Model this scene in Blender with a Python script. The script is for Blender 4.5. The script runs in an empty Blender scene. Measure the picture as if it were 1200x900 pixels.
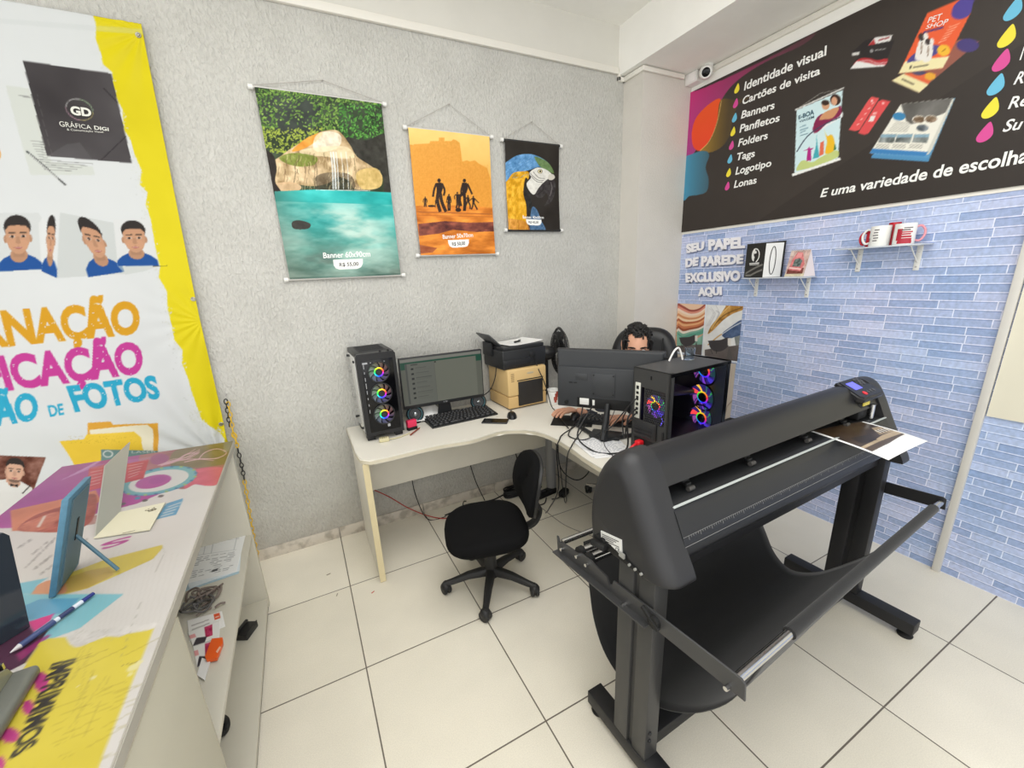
import bpy, bmesh, math, random
import numpy as np
from mathutils import Vector, Matrix, Euler

random.seed(7)
SC = bpy.context.scene
COL = SC.collection
PI = math.pi
D2R = math.radians

# ------------------------------------------------------------------ camera, light, exposure
FPX, CX, CY = 480.29, 593.52, 460.17
CAMR = np.array([[0.89039551, -0.45280471, -0.04651596],
                 [-0.16407524, -0.22394732, -0.96069085],
                 [0.42458822, 0.86302694, -0.27369573]])
CAMC = np.array([-2.79374781, -2.61130431, 1.59842052])
cam_data = bpy.data.cameras.new('camera')
cam = bpy.data.objects.new('camera', cam_data)
COL.objects.link(cam)
cam_data.sensor_fit = 'HORIZONTAL'
cam_data.sensor_width = 36.0
cam_data.lens = FPX / 1200 * 36.0
cam_data.shift_x = (600 - CX) / 1200
cam_data.shift_y = (CY - 450) / 1200
cam_data.clip_start = 0.02
mw = Matrix.Identity(4)
for i in range(3):
    mw[i][0] = CAMR[0][i]
    mw[i][1] = -CAMR[1][i]
    mw[i][2] = -CAMR[2][i]
    mw[i][3] = CAMC[i]
cam.matrix_world = mw
SC.camera = cam

SC.view_settings.view_transform = 'Standard'
SC.view_settings.look = 'None'
SC.view_settings.exposure = 0.04
SC.view_settings.gamma = 1.0
SC.view_settings.use_curve_mapping = False
SC.cycles.use_denoising = True
SC.cycles.max_bounces = 8
SC.cycles.diffuse_bounces = 5

world = bpy.data.worlds.new('daylight')
SC.world = world
world.use_nodes = True
bg = world.node_tree.nodes['Background']
bg.inputs['Color'].default_value = (1.0, 1.0, 0.99, 1)
bg.inputs['Strength'].default_value = 1.3


def area(name, loc, target, sx, sy, power, col=(1, 1, 1)):
    l = bpy.data.lights.new(name, 'AREA')
    l.shape = 'RECTANGLE'
    l.size, l.size_y, l.energy, l.color = sx, sy, power, col
    o = bpy.data.objects.new(name, l)
    COL.objects.link(o)
    o.location = loc
    d = Vector(target) - Vector(loc)
    o.rotation_euler = d.to_track_quat('-Z', 'Y').to_euler()
    return o


# daylight through the open shop front behind the camera and through the doorway to its left
area('shopfront_daylight', (-3.1, -4.7, 2.3), (-2.3, -0.9, 0.3), 4.2, 2.2, 34, (1.0, 1.0, 0.99))
area('doorway_daylight', (-5.8, -2.6, 1.7), (-1.0, -1.4, 1.3), 2.6, 2.4, 14, (1.0, 1.0, 0.99))
# unseen overhead light, added to brighten the floor
area('added_overhead_light', (-2.3, -2.2, 3.17), (-2.3, -2.2, 0.0), 2.2, 2.2, 50, (1.0, 0.995, 0.985))


# ------------------------------------------------------------------ pixel -> place
def ray(u, v):
    return CAMR.T @ np.array([(u - CX) / FPX, (v - CY) / FPX, 1.0])


def onx(u, v, x):
    d = ray(u, v); return CAMC + d * (x - CAMC[0]) / d[0]


def ony(u, v, y):
    d = ray(u, v); return CAMC + d * (y - CAMC[1]) / d[1]


def onz(u, v, z):
    d = ray(u, v); return CAMC + d * (z - CAMC[2]) / d[2]


# ------------------------------------------------------------------ colours and materials
def lin(c):
    c = np.asarray(c, float) / 255.0
    return np.where(c <= 0.04045, c / 12.92, ((np.clip(c, 0, None) + 0.055) / 1.055) ** 2.4)


def L4(c):
    return (*[float(v) for v in lin(c)], 1.0)


MATS = {}


def mat(name, c=(128, 128, 128), rough=0.5, metal=0.0, spec=0.5, emit=0.0, ecol=None, bump=None, vary=None,
        coat=0.0, alpha=1.0, trans=0.0, ior=1.45, sheen=0.0):
    if name in MATS:
        return MATS[name]
    m = bpy.data.materials.new(name)
    m.use_nodes = True
    nt = m.node_tree
    b = nt.nodes['Principled BSDF']
    b.inputs['Base Color'].default_value = L4(c)
    b.inputs['Roughness'].default_value = rough
    b.inputs['Metallic'].default_value = metal
    b.inputs['Specular IOR Level'].default_value = spec
    b.inputs['Coat Weight'].default_value = coat
    b.inputs['Transmission Weight'].default_value = trans
    b.inputs['IOR'].default_value = ior
    b.inputs['Alpha'].default_value = alpha
    b.inputs['Sheen Weight'].default_value = sheen
    if emit:
        b.inputs['Emission Color'].default_value = L4(ecol or c)
        b.inputs['Emission Strength'].default_value = emit
    if bump or vary:
        tc = nt.nodes.new('ShaderNodeTexCoord')
    if vary:
        sc, amt = vary
        n = nt.nodes.new('ShaderNodeTexNoise')
        n.inputs['Scale'].default_value = sc
        n.inputs['Detail'].default_value = 5
        nt.links.new(tc.outputs['Object'], n.inputs['Vector'])
        mp = nt.nodes.new('ShaderNodeMapRange')
        mp.inputs['From Min'].default_value = 0.25
        mp.inputs['From Max'].default_value = 0.75
        mp.inputs['To Min'].default_value = 1 - amt
        mp.inputs['To Max'].default_value = 1 + amt
        nt.links.new(n.outputs['Fac'], mp.inputs['Value'])
        mx = nt.nodes.new('ShaderNodeMix')
        mx.data_type = 'RGBA'
        mx.blend_type = 'MULTIPLY'
        mx.inputs['Factor'].default_value = 1
        mx.inputs['A'].default_value = L4(c)
        nt.links.new(mp.outputs['Result'], mx.inputs['B'])
        nt.links.new(mx.outputs['Result'], b.inputs['Base Color'])
    if bump:
        sc, st, dist = bump
        n = nt.nodes.new('ShaderNodeTexNoise')
        n.inputs['Scale'].default_value = sc
        n.inputs['Detail'].default_value = 6
        n.inputs['Roughness'].default_value = 0.6
        nt.links.new(tc.outputs['Object'], n.inputs['Vector'])
        bp = nt.nodes.new('ShaderNodeBump')
        bp.inputs['Strength'].default_value = st
        bp.inputs['Distance'].default_value = dist
        nt.links.new(n.outputs['Fac'], bp.inputs['Height'])
        nt.links.new(bp.outputs['Normal'], b.inputs['Normal'])
    MATS[name] = m
    return m


def print_mat(name, rough=0.45, spec=0.4):
    if name in MATS:
        return MATS[name]
    m = mat(name, (255, 255, 255), rough, spec=spec)
    nt = m.node_tree
    a = nt.nodes.new('ShaderNodeAttribute')
    a.attribute_name = 'ink'
    nt.links.new(a.outputs['Color'], nt.nodes['Principled BSDF'].inputs['Base Color'])
    return m


# ------------------------------------------------------------------ objects
def tag(o, label=None, cat=None, group=None, kind=None):
    if label: o['label'] = label
    if cat: o['category'] = cat
    if group: o['group'] = group
    if kind: o['kind'] = kind
    return o


def thing(name, label, cat, loc=(0, 0, 0), rotz=0.0, group=None):
    o = bpy.data.objects.new(name, None)
    o.empty_display_size = 0.05
    COL.objects.link(o)
    o.location = loc
    o.rotation_euler = (0, 0, rotz)
    return tag(o, label, cat, group)


def copy_tree(o, parent=None):
    c = o.copy()
    COL.objects.link(c)
    c.parent = parent
    for ch in list(o.children):
        copy_tree(ch, c)
    return c


def root_matrix(o):
    m = Matrix.Translation(o.location) @ o.rotation_euler.to_matrix().to_4x4()
    return root_matrix(o.parent) @ m if o.parent else m


def M4(loc=(0, 0, 0), rot=(0, 0, 0), scl=(1, 1, 1)):
    return Matrix.Translation(loc) @ Euler(rot).to_matrix().to_4x4() @ Matrix.Diagonal((*scl, 1))


def catmull(pts, n=6, closed=False):
    P = [Vector(p) for p in pts]
    out = []
    N = len(P)
    seg = N if closed else N - 1
    for i in range(seg):
        p0 = P[(i - 1) % N] if closed or i > 0 else P[0]
        p1, p2 = P[i], P[(i + 1) % N]
        p3 = P[(i + 2) % N] if closed or i + 2 < N else P[-1]
        for k in range(n):
            t = k / n
            out.append(0.5 * ((2 * p1) + (p2 - p0) * t + (2 * p0 - 5 * p1 + 4 * p2 - p3) * t * t + (3 * p1 - p0 - 3 * p2 + p3) * t ** 3))
    if not closed:
        out.append(P[-1])
    return out


class G:
    """collects shapes and links them as ONE mesh object"""
    def __init__(s):
        s.bm = bmesh.new()

    def _mi(s, faces, mi):
        for f in faces:
            f.material_index = mi

    def box(s, c, size, rot=(0, 0, 0), bev=0.0, seg=2, mi=0, M=None):
        m = M4(c, rot, size)
        if M is not None:
            m = M @ m
        r = bmesh.ops.create_cube(s.bm, size=1.0, matrix=m)
        vs = r['verts']
        es = list({e for v in vs for e in v.link_edges})
        fs = list({f for v in vs for f in v.link_faces})
        s._mi(fs, mi)
        if bev > 0:
            r2 = bmesh.ops.bevel(s.bm, geom=es, offset=min(bev, min(size) * 0.49), segments=seg, affect='EDGES', profile=0.5, clamp_overlap=True)
            s._mi(r2['faces'], mi)
        return s

    def span(s, a, b, bev=0.0, seg=2, mi=0):
        c = [(a[i] + b[i]) / 2 for i in range(3)]
        return s.box(c, [abs(a[i] - b[i]) for i in range(3)], bev=bev, seg=seg, mi=mi)

    def cyl(s, p, q, r, r2=None, n=20, mi=0, caps=True):
        p, q = Vector(p), Vector(q)
        d = q - p
        m = Matrix.Translation((p + q) / 2) @ d.to_track_quat('Z', 'Y').to_matrix().to_4x4()
        r_ = bmesh.ops.create_cone(s.bm, cap_ends=caps, segments=n, radius1=r, radius2=r if r2 is None else r2, depth=d.length, matrix=m)
        s._mi({f for v in r_['verts'] for f in v.link_faces}, mi)
        return s

    def tube(s, pts, r, n=8, closed=False, mi=0, smooth=5, taper=None):
        P = catmull(pts, smooth, closed) if smooth else [Vector(p) for p in pts]
        N = len(P)
        rings = []
        up = None
        for i in range(N):
            a = P[(i - 1) % N] if closed or i > 0 else P[i]
            b = P[(i + 1) % N] if closed or i < N - 1 else P[i]
            t = (b - a)
            if t.length < 1e-9:
                t = Vector((0, 0, 1))
            t.normalize()
            if up is None:
                up = t.orthogonal().normalized()
            else:
                up = (up - t * up.dot(t))
                up = up.normalized() if up.length > 1e-6 else t.orthogonal().normalized()
            w = t.cross(up)
            rr = r if taper is None else r * (taper[0] + (taper[1] - taper[0]) * i / (N - 1))
            rings.append([s.bm.verts.new(P[i] + up * (rr * math.cos(2 * PI * k / n)) + w * (rr * math.sin(2 * PI * k / n))) for k in range(n)])
        for i in range(N if closed else N - 1):
            A, B = rings[i], rings[(i + 1) % N]
            for k in range(n):
                f = s.bm.faces.new((A[k], A[(k + 1) % n], B[(k + 1) % n], B[k]))
                f.material_index = mi
        if not closed:
            for R_, rev in ((rings[0], True), (rings[-1], False)):
                f = s.bm.faces.new(list(reversed(R_)) if rev else R_)
                f.material_index = mi
        return s

    def loft(s, secs, closed=True, caps=True, mi=0):
        rings = [[s.bm.verts.new(p) for p in sec] for sec in secs]
        n = len(secs[0])
        for i in range(len(rings) - 1):
            A, B = rings[i], rings[i + 1]
            for k in range(n if closed else n - 1):
                f = s.bm.faces.new((A[k], A[(k + 1) % n], B[(k + 1) % n], B[k]))
                f.material_index = mi
        if caps and closed:
            for R_, rev in ((rings[0], True), (rings[-1], False)):
                f = s.bm.faces.new(list(reversed(R_)) if rev else R_)
                f.material_index = mi
        return s

    def lathe(s, prof, n=32, M=None, mi=0):
        M = M or Matrix.Identity(4)
        rings = []
        for r, z in prof:
            if r < 1e-6:
                rings.append([s.bm.verts.new(M @ Vector((0, 0, z)))])
            else:
                rings.append([s.bm.verts.new(M @ Vector((r * math.cos(2 * PI * k / n), r * math.sin(2 * PI * k / n), z))) for k in range(n)])
        for A, B in zip(rings[:-1], rings[1:]):
            for k in range(n):
                k2 = (k + 1) % n
                if len(A) == 1 and len(B) == 1:
                    continue
                if len(A) == 1:
                    f = s.bm.faces.new((A[0], B[k2], B[k]))
                elif len(B) == 1:
                    f = s.bm.faces.new((A[k], A[k2], B[0]))
                else:
                    f = s.bm.faces.new((A[k], A[k2], B[k2], B[k]))
                f.material_index = mi
        return s

    def prism(s, poly, h, M=None, bev=0.0, seg=2, mi=0):
        """poly in local xy, extruded along local z from 0 to h"""
        M = M or Matrix.Identity(4)
        lo = [s.bm.verts.new(M @ Vector((p[0], p[1], 0))) for p in poly]
        hi = [s.bm.verts.new(M @ Vector((p[0], p[1], h))) for p in poly]
        n = len(poly)
        fs = [s.bm.faces.new(list(reversed(lo))), s.bm.faces.new(hi)]
        for k in range(n):
            fs.append(s.bm.faces.new((lo[k], lo[(k + 1) % n], hi[(k + 1) % n], hi[k])))
        s._mi(fs, mi)
        if bev > 0:
            es = list(set(fs[0].edges) | set(fs[1].edges))
            r2 = bmesh.ops.bevel(s.bm, geom=es, offset=bev, segments=seg, affect='EDGES', clamp_overlap=True)
            s._mi(r2['faces'], mi)
        return s

    def ell(s, c, r, rot=(0, 0, 0), n=20, mi=0, M=None):
        m = M4(c, rot, r if hasattr(r, '__len__') else (r, r, r))
        if M is not None:
            m = M @ m
        r_ = bmesh.ops.create_uvsphere(s.bm, u_segments=n, v_segments=max(6, n // 2), radius=1.0, matrix=m)
        s._mi({f for v in r_['verts'] for f in v.link_faces}, mi)
        return s

    def torus(s, c, R_, r, M=None, n=28, k=10, mi=0, sy=1.0):
        M = M or Matrix.Identity(4)
        pts = [M @ Vector((c[0] + R_ * math.cos(2 * PI * i / n), c[1] + sy * R_ * math.sin(2 * PI * i / n), c[2])) for i in range(n)]
        return s.tube(pts, r, k, closed=True, mi=mi, smooth=0)

    def poly(s, pts, mi=0):
        f = s.bm.faces.new([s.bm.verts.new(p) for p in pts])
        f.material_index = mi
        return s

    def make(s, name, mats, parent=None, smooth=40, world=False, recalc=True):
        me = bpy.data.meshes.new(name)
        if recalc:
            bmesh.ops.recalc_face_normals(s.bm, faces=s.bm.faces[:])
        if world and parent is not None:
            s.bm.transform(root_matrix(parent).inverted())
        for f in s.bm.faces:
            f.smooth = True
        s.bm.to_mesh(me)
        s.bm.free()
        for m in (mats if isinstance(mats, (list, tuple)) else [mats]):
            me.materials.append(m)
        if smooth < 179:
            me.set_sharp_from_angle(angle=D2R(smooth))
        o = bpy.data.objects.new(name, me)
        COL.objects.link(o)
        o.parent = parent
        return o


def struct(o):
    o['kind'] = 'structure'
    return o


# ------------------------------------------------------------------ lettering (built-in font)
_txt = {}


def text_shape(body, bold=0.0, shear=0.0):
    """unit-box lettering: (points Nx2, triangles); x 0..1 over the ink, y 0 = baseline, 1 = cap height"""
    key = (body, bold, shear)
    if key in _txt:
        return _txt[key]

    def raw(b):
        cu = bpy.data.curves.new('lettering', 'FONT')
        cu.body = b
        cu.offset = bold
        cu.shear = shear
        cu.resolution_u = 4
        cu.fill_mode = 'FRONT'
        ob = bpy.data.objects.new('lettering', cu)
        COL.objects.link(ob)
        bpy.context.view_layer.update()
        ev = ob.evaluated_get(bpy.context.evaluated_depsgraph_get())
        me = ev.to_mesh()
        me.calc_loop_triangles()
        P = np.array([v.co[:2] for v in me.vertices]) if len(me.vertices) else np.zeros((0, 2))
        T = np.array([t.vertices[:] for t in me.loop_triangles]) if len(me.loop_triangles) else np.zeros((0, 3), int)
        ev.to_mesh_clear()
        bpy.data.objects.remove(ob)
        bpy.data.curves.remove(cu)
        return P, T
    H, _ = raw('H')
    y0, y1 = H[:, 1].min(), H[:, 1].max()
    P, T = raw(body)
    x0, x1 = P[:, 0].min(), P[:, 0].max()
    P = np.stack([(P[:, 0] - x0) / (x1 - x0), (P[:, 1] - y0) / (y1 - y0)], 1)
    _txt[key] = (P, T, (x1 - x0) / (y1 - y0))
    return _txt[key]


def bil(Q, P):
    """bilinear map of unit points P into the quad Q = TL, TR, BR, BL"""
    TL, TR, BR, BL = [np.asarray(q, float) for q in Q]
    x, y = P[:, :1], P[:, 1:2]
    return (BL * (1 - x) + BR * x) * (1 - y) + (TL * (1 - x) + TR * x) * y


def letters(name, items, m, parent=None, off=(0, 0, 0)):
    """flat lettering; items = (body, quad of 3-D points TL TR BR BL, bold, shear)"""
    V, F = [], []
    n = 0
    for it in items:
        body, Q = it[0], it[1]
        P, T, _ = text_shape(body, it[2] if len(it) > 2 else 0.0, it[3] if len(it) > 3 else 0.0)
        W = bil(Q, P) + np.asarray(off)
        V += [tuple(w) for w in W]
        F += [tuple(int(i) + n for i in t) for t in T]
        n += len(P)
    me = bpy.data.meshes.new(name)
    me.from_pydata(V, [], F)
    me.materials.append(m)
    o = bpy.data.objects.new(name, me)
    if parent is not None:
        me.transform(root_matrix(parent).inverted())
    COL.objects.link(o)
    o.parent = parent
    return o


# ------------------------------------------------------------------ printed pictures: ink per vertex on a fine grid
rng = np.random.default_rng(5)


def fbm(h, w, cell, octs=4, seed=0, ax=1.0):
    r = np.random.default_rng(seed)
    out = np.zeros((h, w))
    amp, tot = 1.0, 0.0
    for o in range(octs):
        c = max(cell / 2 ** o, 1.0)
        gh, gw = int(h / c) + 3, int(w / (c * ax)) + 3
        g = r.random((gh, gw))
        yy = np.arange(h) / c
        xx = np.arange(w) / (c * ax)
        yi, xi = yy.astype(int), xx.astype(int)
        fy, fx = (yy - yi)[:, None], (xx - xi)[None]
        fy, fx = fy * fy * (3 - 2 * fy), fx * fx * (3 - 2 * fx)
        a = g[np.ix_(yi, xi)]; b = g[np.ix_(yi, xi + 1)]; c_ = g[np.ix_(yi + 1, xi)]; d = g[np.ix_(yi + 1, xi + 1)]
        out += amp * ((a * (1 - fx) + b * fx) * (1 - fy) + (c_ * (1 - fx) + d * fx) * fy)
        tot += amp
        amp *= 0.5
    return out / tot


class Print:
    """a sheet with its own metric coordinates (a to the right, b up); px() maps photo pixels onto it"""
    def __init__(s, a0, a1, b0, b1, res, base=(255, 255, 255), px=None):
        s.a0, s.a1, s.b0, s.b1, s.res = a0, a1, b0, b1, res
        s.nx, s.ny = max(2, round((a1 - a0) / res) + 1), max(2, round((b1 - b0) / res) + 1)
        s.ca = np.linspace(a0, a1, s.nx)
        s.cb = np.linspace(b0, b1, s.ny)
        s.img = np.ones((s.ny, s.nx, 3)) * np.asarray(base, float)
        s.pxf = px
        s.A, s.B = np.meshgrid(s.ca, s.cb)

    def P(s, pts):
        return np.array([s.pxf(u, v) for u, v in pts])

    def mask(s, poly, ss=2):
        """anti-aliased even-odd mask of a polygon in sheet coordinates"""
        P = np.asarray(poly, float)
        i0 = max(0, int((P[:, 0].min() - s.a0) / s.res) - 1); i1 = min(s.nx, int((P[:, 0].max() - s.a0) / s.res) + 3)
        j0 = max(0, int((P[:, 1].min() - s.b0) / s.res) - 1); j1 = min(s.ny, int((P[:, 1].max() - s.b0) / s.res) + 3)
        if i0 >= i1 or j0 >= j1:
            return None
        A, B = s.A[j0:j1, i0:i1], s.B[j0:j1, i0:i1]
        acc = np.zeros(A.shape)
        offs = [(k + 0.5) / ss - 0.5 for k in range(ss)]
        for oa in offs:
            for ob in offs:
                x, y = A + oa * s.res, B + ob * s.res
                ins = np.zeros(A.shape, bool)
                for k in range(len(P)):
                    (xa, ya), (xb, yb) = P[k], P[(k + 1) % len(P)]
                    if ya == yb:
                        continue
                    c = ((ya > y) != (yb > y)) & (x < (xb - xa) * (y - ya) / (yb - ya) + xa)
                    ins ^= c
                acc += ins
        return (slice(j0, j1), slice(i0, i1)), acc / ss ** 2

    def fill(s, poly, c, alpha=1.0, tex=None, raw=False):
        """poly in photo pixels (raw=True: in sheet metres); c = colour or array; tex = (cell, amount, seed[, stretch])"""
        r = s.mask(poly if raw else s.P(poly))
        if r is None:
            return s
        sl, m = r
        m = (m * alpha)[..., None]
        c = np.asarray(c, float)
        if c.ndim == 3:
            c = c[sl]
        if tex:
            n = fbm(*s.img.shape[:2], tex[0], 4, tex[2], tex[3] if len(tex) > 3 else 1.0)[sl][..., None] - 0.5
            c = c + n * tex[1] * 2
        s.img[sl] = s.img[sl] * (1 - m) + c * m
        return s

    def ell(s, cpx, ax_px, by_px, c, alpha=1.0, n=28, **k):
        """ellipse from centre and the pixel points at the ends of its two half axes"""
        c0 = np.asarray(cpx, float); u = np.asarray(ax_px, float) - c0; v = np.asarray(by_px, float) - c0
        t = np.linspace(0, 2 * PI, n, endpoint=False)
        return s.fill([tuple(c0 + u * math.cos(x) + v * math.sin(x)) for x in t], c, alpha, **k)

    def el(s, cx, cy, rx, ry, c, alpha=1.0, ang=0.0, **k):
        ca, sa = math.cos(ang), math.sin(ang)
        return s.ell((cx, cy), (cx + rx * ca, cy + rx * sa), (cx - ry * sa, cy + ry * ca), c, alpha, **k)

    def line(s, p, q, w, c, alpha=1.0):
        p, q = np.asarray(p, float), np.asarray(q, float)
        d = q - p
        n = np.array([-d[1], d[0]]) / max(1e-9, np.hypot(*d)) * w / 2
        return s.fill([tuple(p + n), tuple(q + n), tuple(q - n), tuple(p - n)], c, alpha)

    def path(s, pts, w, c, alpha=1.0, n=5):
        Q = [(p.x, p.y) for p in catmull([(a, b, 0) for a, b in pts], n)]
        for a, b in zip(Q[:-1], Q[1:]):
            s.line(a, b, w, c, alpha)
        return s

    def blob(s, pts, c, alpha=1.0, n=5, **k):
        return s.fill([(p.x, p.y) for p in catmull([(a, b, 0) for a, b in pts], n, True)], c, alpha, **k)

    def text(s, body, quad, c, bold=0.0, alpha=1.0, speck=0.0, shear=0.0, lead='', rawq=None, seed=1):
        Q = s.P(quad) if rawq is None else np.asarray(rawq, float)
        P, T, asp = text_shape(body, bold, shear)
        if lead:
            Pf, Tf, aspf = text_shape(lead + body, bold, shear)
            k = aspf / asp
            TL, TR, BR, BL = Q
            Q = np.array([TR + (TL - TR) * k, TR, BR, BR + (BL - BR) * k])
            P, T = Pf, Tf
        W = bil(Q, P)
        acc = np.zeros(s.img.shape[:2])
        ss = 3
        offs = [((k + 0.5) / ss - 0.5) * s.res for k in range(ss)]
        for t in T:
            p = W[t]
            i0 = max(0, int((p[:, 0].min() - s.a0) / s.res) - 1); i1 = min(s.nx, int((p[:, 0].max() - s.a0) / s.res) + 3)
            j0 = max(0, int((p[:, 1].min() - s.b0) / s.res) - 1); j1 = min(s.ny, int((p[:, 1].max() - s.b0) / s.res) + 3)
            if i0 >= i1 or j0 >= j1:
                continue
            A, B = s.A[j0:j1, i0:i1], s.B[j0:j1, i0:i1]
            (x0, y0), (x1, y1), (x2, y2) = p
            ar = (x1 - x0) * (y2 - y0) - (x2 - x0) * (y1 - y0)
            if abs(ar) < 1e-14:
                continue
            for oa in offs:
                for ob in offs:
                    X, Y = A + oa, B + ob
                    l1 = ((x1 - X) * (y2 - Y) - (x2 - X) * (y1 - Y)) / ar
                    l2 = ((x2 - X) * (y0 - Y) - (x0 - X) * (y2 - Y)) / ar
                    acc[j0:j1, i0:i1] += ((l1 >= 0) & (l2 >= 0) & (l1 + l2 <= 1)) / ss ** 2
        acc = np.clip(acc, 0, 1)
        if speck:
            n = fbm(*acc.shape, 2.2, 2, seed)
            acc = acc * np.where(n > 1 - speck, 0.25, 1.0)
        m = (acc * alpha)[..., None]
        s.img = s.img * (1 - m) + np.asarray(c, float) * m
        return s

    def noise(s, cell, amt, seed, ax=1.0, octs=4):
        s.img = s.img + ((fbm(s.ny, s.nx, cell, octs, seed, ax) - 0.5) * 2 * amt)[..., None]
        return s

    def make(s, name, to3d, m, parent=None):
        """to3d(A, B) -> array (ny, nx, 3) of world points"""
        V = to3d(s.A, s.B).reshape(-1, 3)
        idx = np.arange(s.nx * s.ny).reshape(s.ny, s.nx)
        F = np.stack([idx[:-1, :-1], idx[:-1, 1:], idx[1:, 1:], idx[1:, :-1]], -1).reshape(-1, 4)
        me = bpy.data.meshes.new(name)
        me.vertices.add(len(V))
        me.vertices.foreach_set('co', V.astype(np.float32).ravel())
        me.loops.add(F.size)
        me.loops.foreach_set('vertex_index', F.astype(np.int32).ravel())
        me.polygons.add(len(F))
        me.polygons.foreach_set('loop_start', (np.arange(len(F)) * 4).astype(np.int32))
        me.polygons.foreach_set('loop_total', np.full(len(F), 4, np.int32))
        me.update(calc_edges=True)
        at = me.color_attributes.new('ink', 'FLOAT_COLOR', 'POINT')
        rgba = np.ones((len(V), 4), np.float32)
        rgba[:, :3] = lin(np.clip(s.img, 0, 255)).reshape(-1, 3)
        at.data.foreach_set('color', rgba.ravel())
        me.polygons.foreach_set('use_smooth', np.ones(len(F), bool))
        me.materials.append(m)
        o = bpy.data.objects.new(name, me)
        if parent is not None:
            me.transform(root_matrix(parent).inverted())
        COL.objects.link(o)
        o.parent = parent
        return o


def plane_y(y0):
    return lambda A, B: np.stack([A, np.full_like(A, y0), B], -1)


def plane_x(x0):
    return lambda A, B: np.stack([np.full_like(A, x0), -A, B], -1)


pa = lambda y0: (lambda u, v: ony(u, v, y0)[[0, 2]])                                   # pixels on a plane facing -y
pb = lambda x0: (lambda u, v: onx(u, v, x0)[[1, 2]] * np.array([-1, 1]))               # pixels on a plane facing -x
pz = lambda z0: (lambda u, v: onz(u, v, z0)[[0, 1]])                                   # pixels on a level plane

# ================================================================== THE SETTING
def nodes_mat(name, rough=0.6):
    m = mat(name, (200, 200, 200), rough)
    return m, m.node_tree, m.node_tree.nodes['Principled BSDF']


def plaster_mat():
    m, nt, b = nodes_mat('rough_plaster', 0.75)
    N, Lk = nt.nodes.new, nt.links.new
    tc = N('ShaderNodeTexCoord')
    mp = N('ShaderNodeMapping')
    mp.inputs['Scale'].default_value = (1.2, 1, 0.62)
    Lk(tc.outputs['Object'], mp.inputs['Vector'])
    n1 = N('ShaderNodeTexNoise'); n1.inputs['Scale'].default_value = 72; n1.inputs['Detail'].default_value = 4
    n1.inputs['Distortion'].default_value = 0.7
    n2 = N('ShaderNodeTexNoise'); n2.inputs['Scale'].default_value = 5; n2.inputs['Detail'].default_value = 4
    Lk(mp.outputs['Vector'], n1.inputs['Vector']); Lk(tc.outputs['Object'], n2.inputs['Vector'])
    cr = N('ShaderNodeValToRGB')
    cr.color_ramp.elements[0].position = 0.3; cr.color_ramp.elements[0].color = L4((191, 190, 184))
    cr.color_ramp.elements[1].position = 0.7; cr.color_ramp.elements[1].color = L4((200, 199, 193))
    Lk(n2.outputs['Fac'], cr.inputs['Fac'])
    # mottled tone, darker towards the bottom of the wall
    sp = N('ShaderNodeSeparateXYZ'); Lk(tc.outputs['Object'], sp.inputs[0])
    mr = N('ShaderNodeMapRange'); mr.inputs['From Min'].default_value = 0.06; mr.inputs['From Max'].default_value = 0.30
    mr.inputs['To Min'].default_value = 1; mr.inputs['To Max'].default_value = 0
    Lk(sp.outputs['Z'], mr.inputs['Value'])
    n3 = N('ShaderNodeTexNoise'); n3.inputs['Scale'].default_value = 9; n3.inputs['Detail'].default_value = 6
    Lk(tc.outputs['Object'], n3.inputs['Vector'])
    mm = N('ShaderNodeMath'); mm.operation = 'MULTIPLY'
    Lk(mr.outputs['Result'], mm.inputs[0]); Lk(n3.outputs['Fac'], mm.inputs[1])
    mx = N('ShaderNodeMix'); mx.data_type = 'RGBA'
    Lk(mm.outputs[0], mx.inputs['Factor']); Lk(cr.outputs['Color'], mx.inputs['A'])
    mx.inputs['B'].default_value = L4((172, 165, 154))
    pr_ = N('ShaderNodeMapRange'); pr_.inputs['From Min'].default_value = 0.32; pr_.inputs['From Max'].default_value = 0.62  # pits tinted darker: their shade is put into the plaster colour
    pr_.inputs['To Min'].default_value = 0.88; pr_.inputs['To Max'].default_value = 1.03
    Lk(n1.outputs['Fac'], pr_.inputs['Value'])
    m3 = N('ShaderNodeMix'); m3.data_type = 'RGBA'; m3.blend_type = 'MULTIPLY'; m3.inputs['Factor'].default_value = 1
    Lk(mx.outputs['Result'], m3.inputs['A']); Lk(pr_.outputs['Result'], m3.inputs['B'])
    Lk(m3.outputs['Result'], b.inputs['Base Color'])
    bp = N('ShaderNodeBump'); bp.inputs['Strength'].default_value = 1.0; bp.inputs['Distance'].default_value = 0.009
    Lk(n1.outputs['Fac'], bp.inputs['Height']); Lk(bp.outputs['Normal'], b.inputs['Normal'])
    return m


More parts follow.
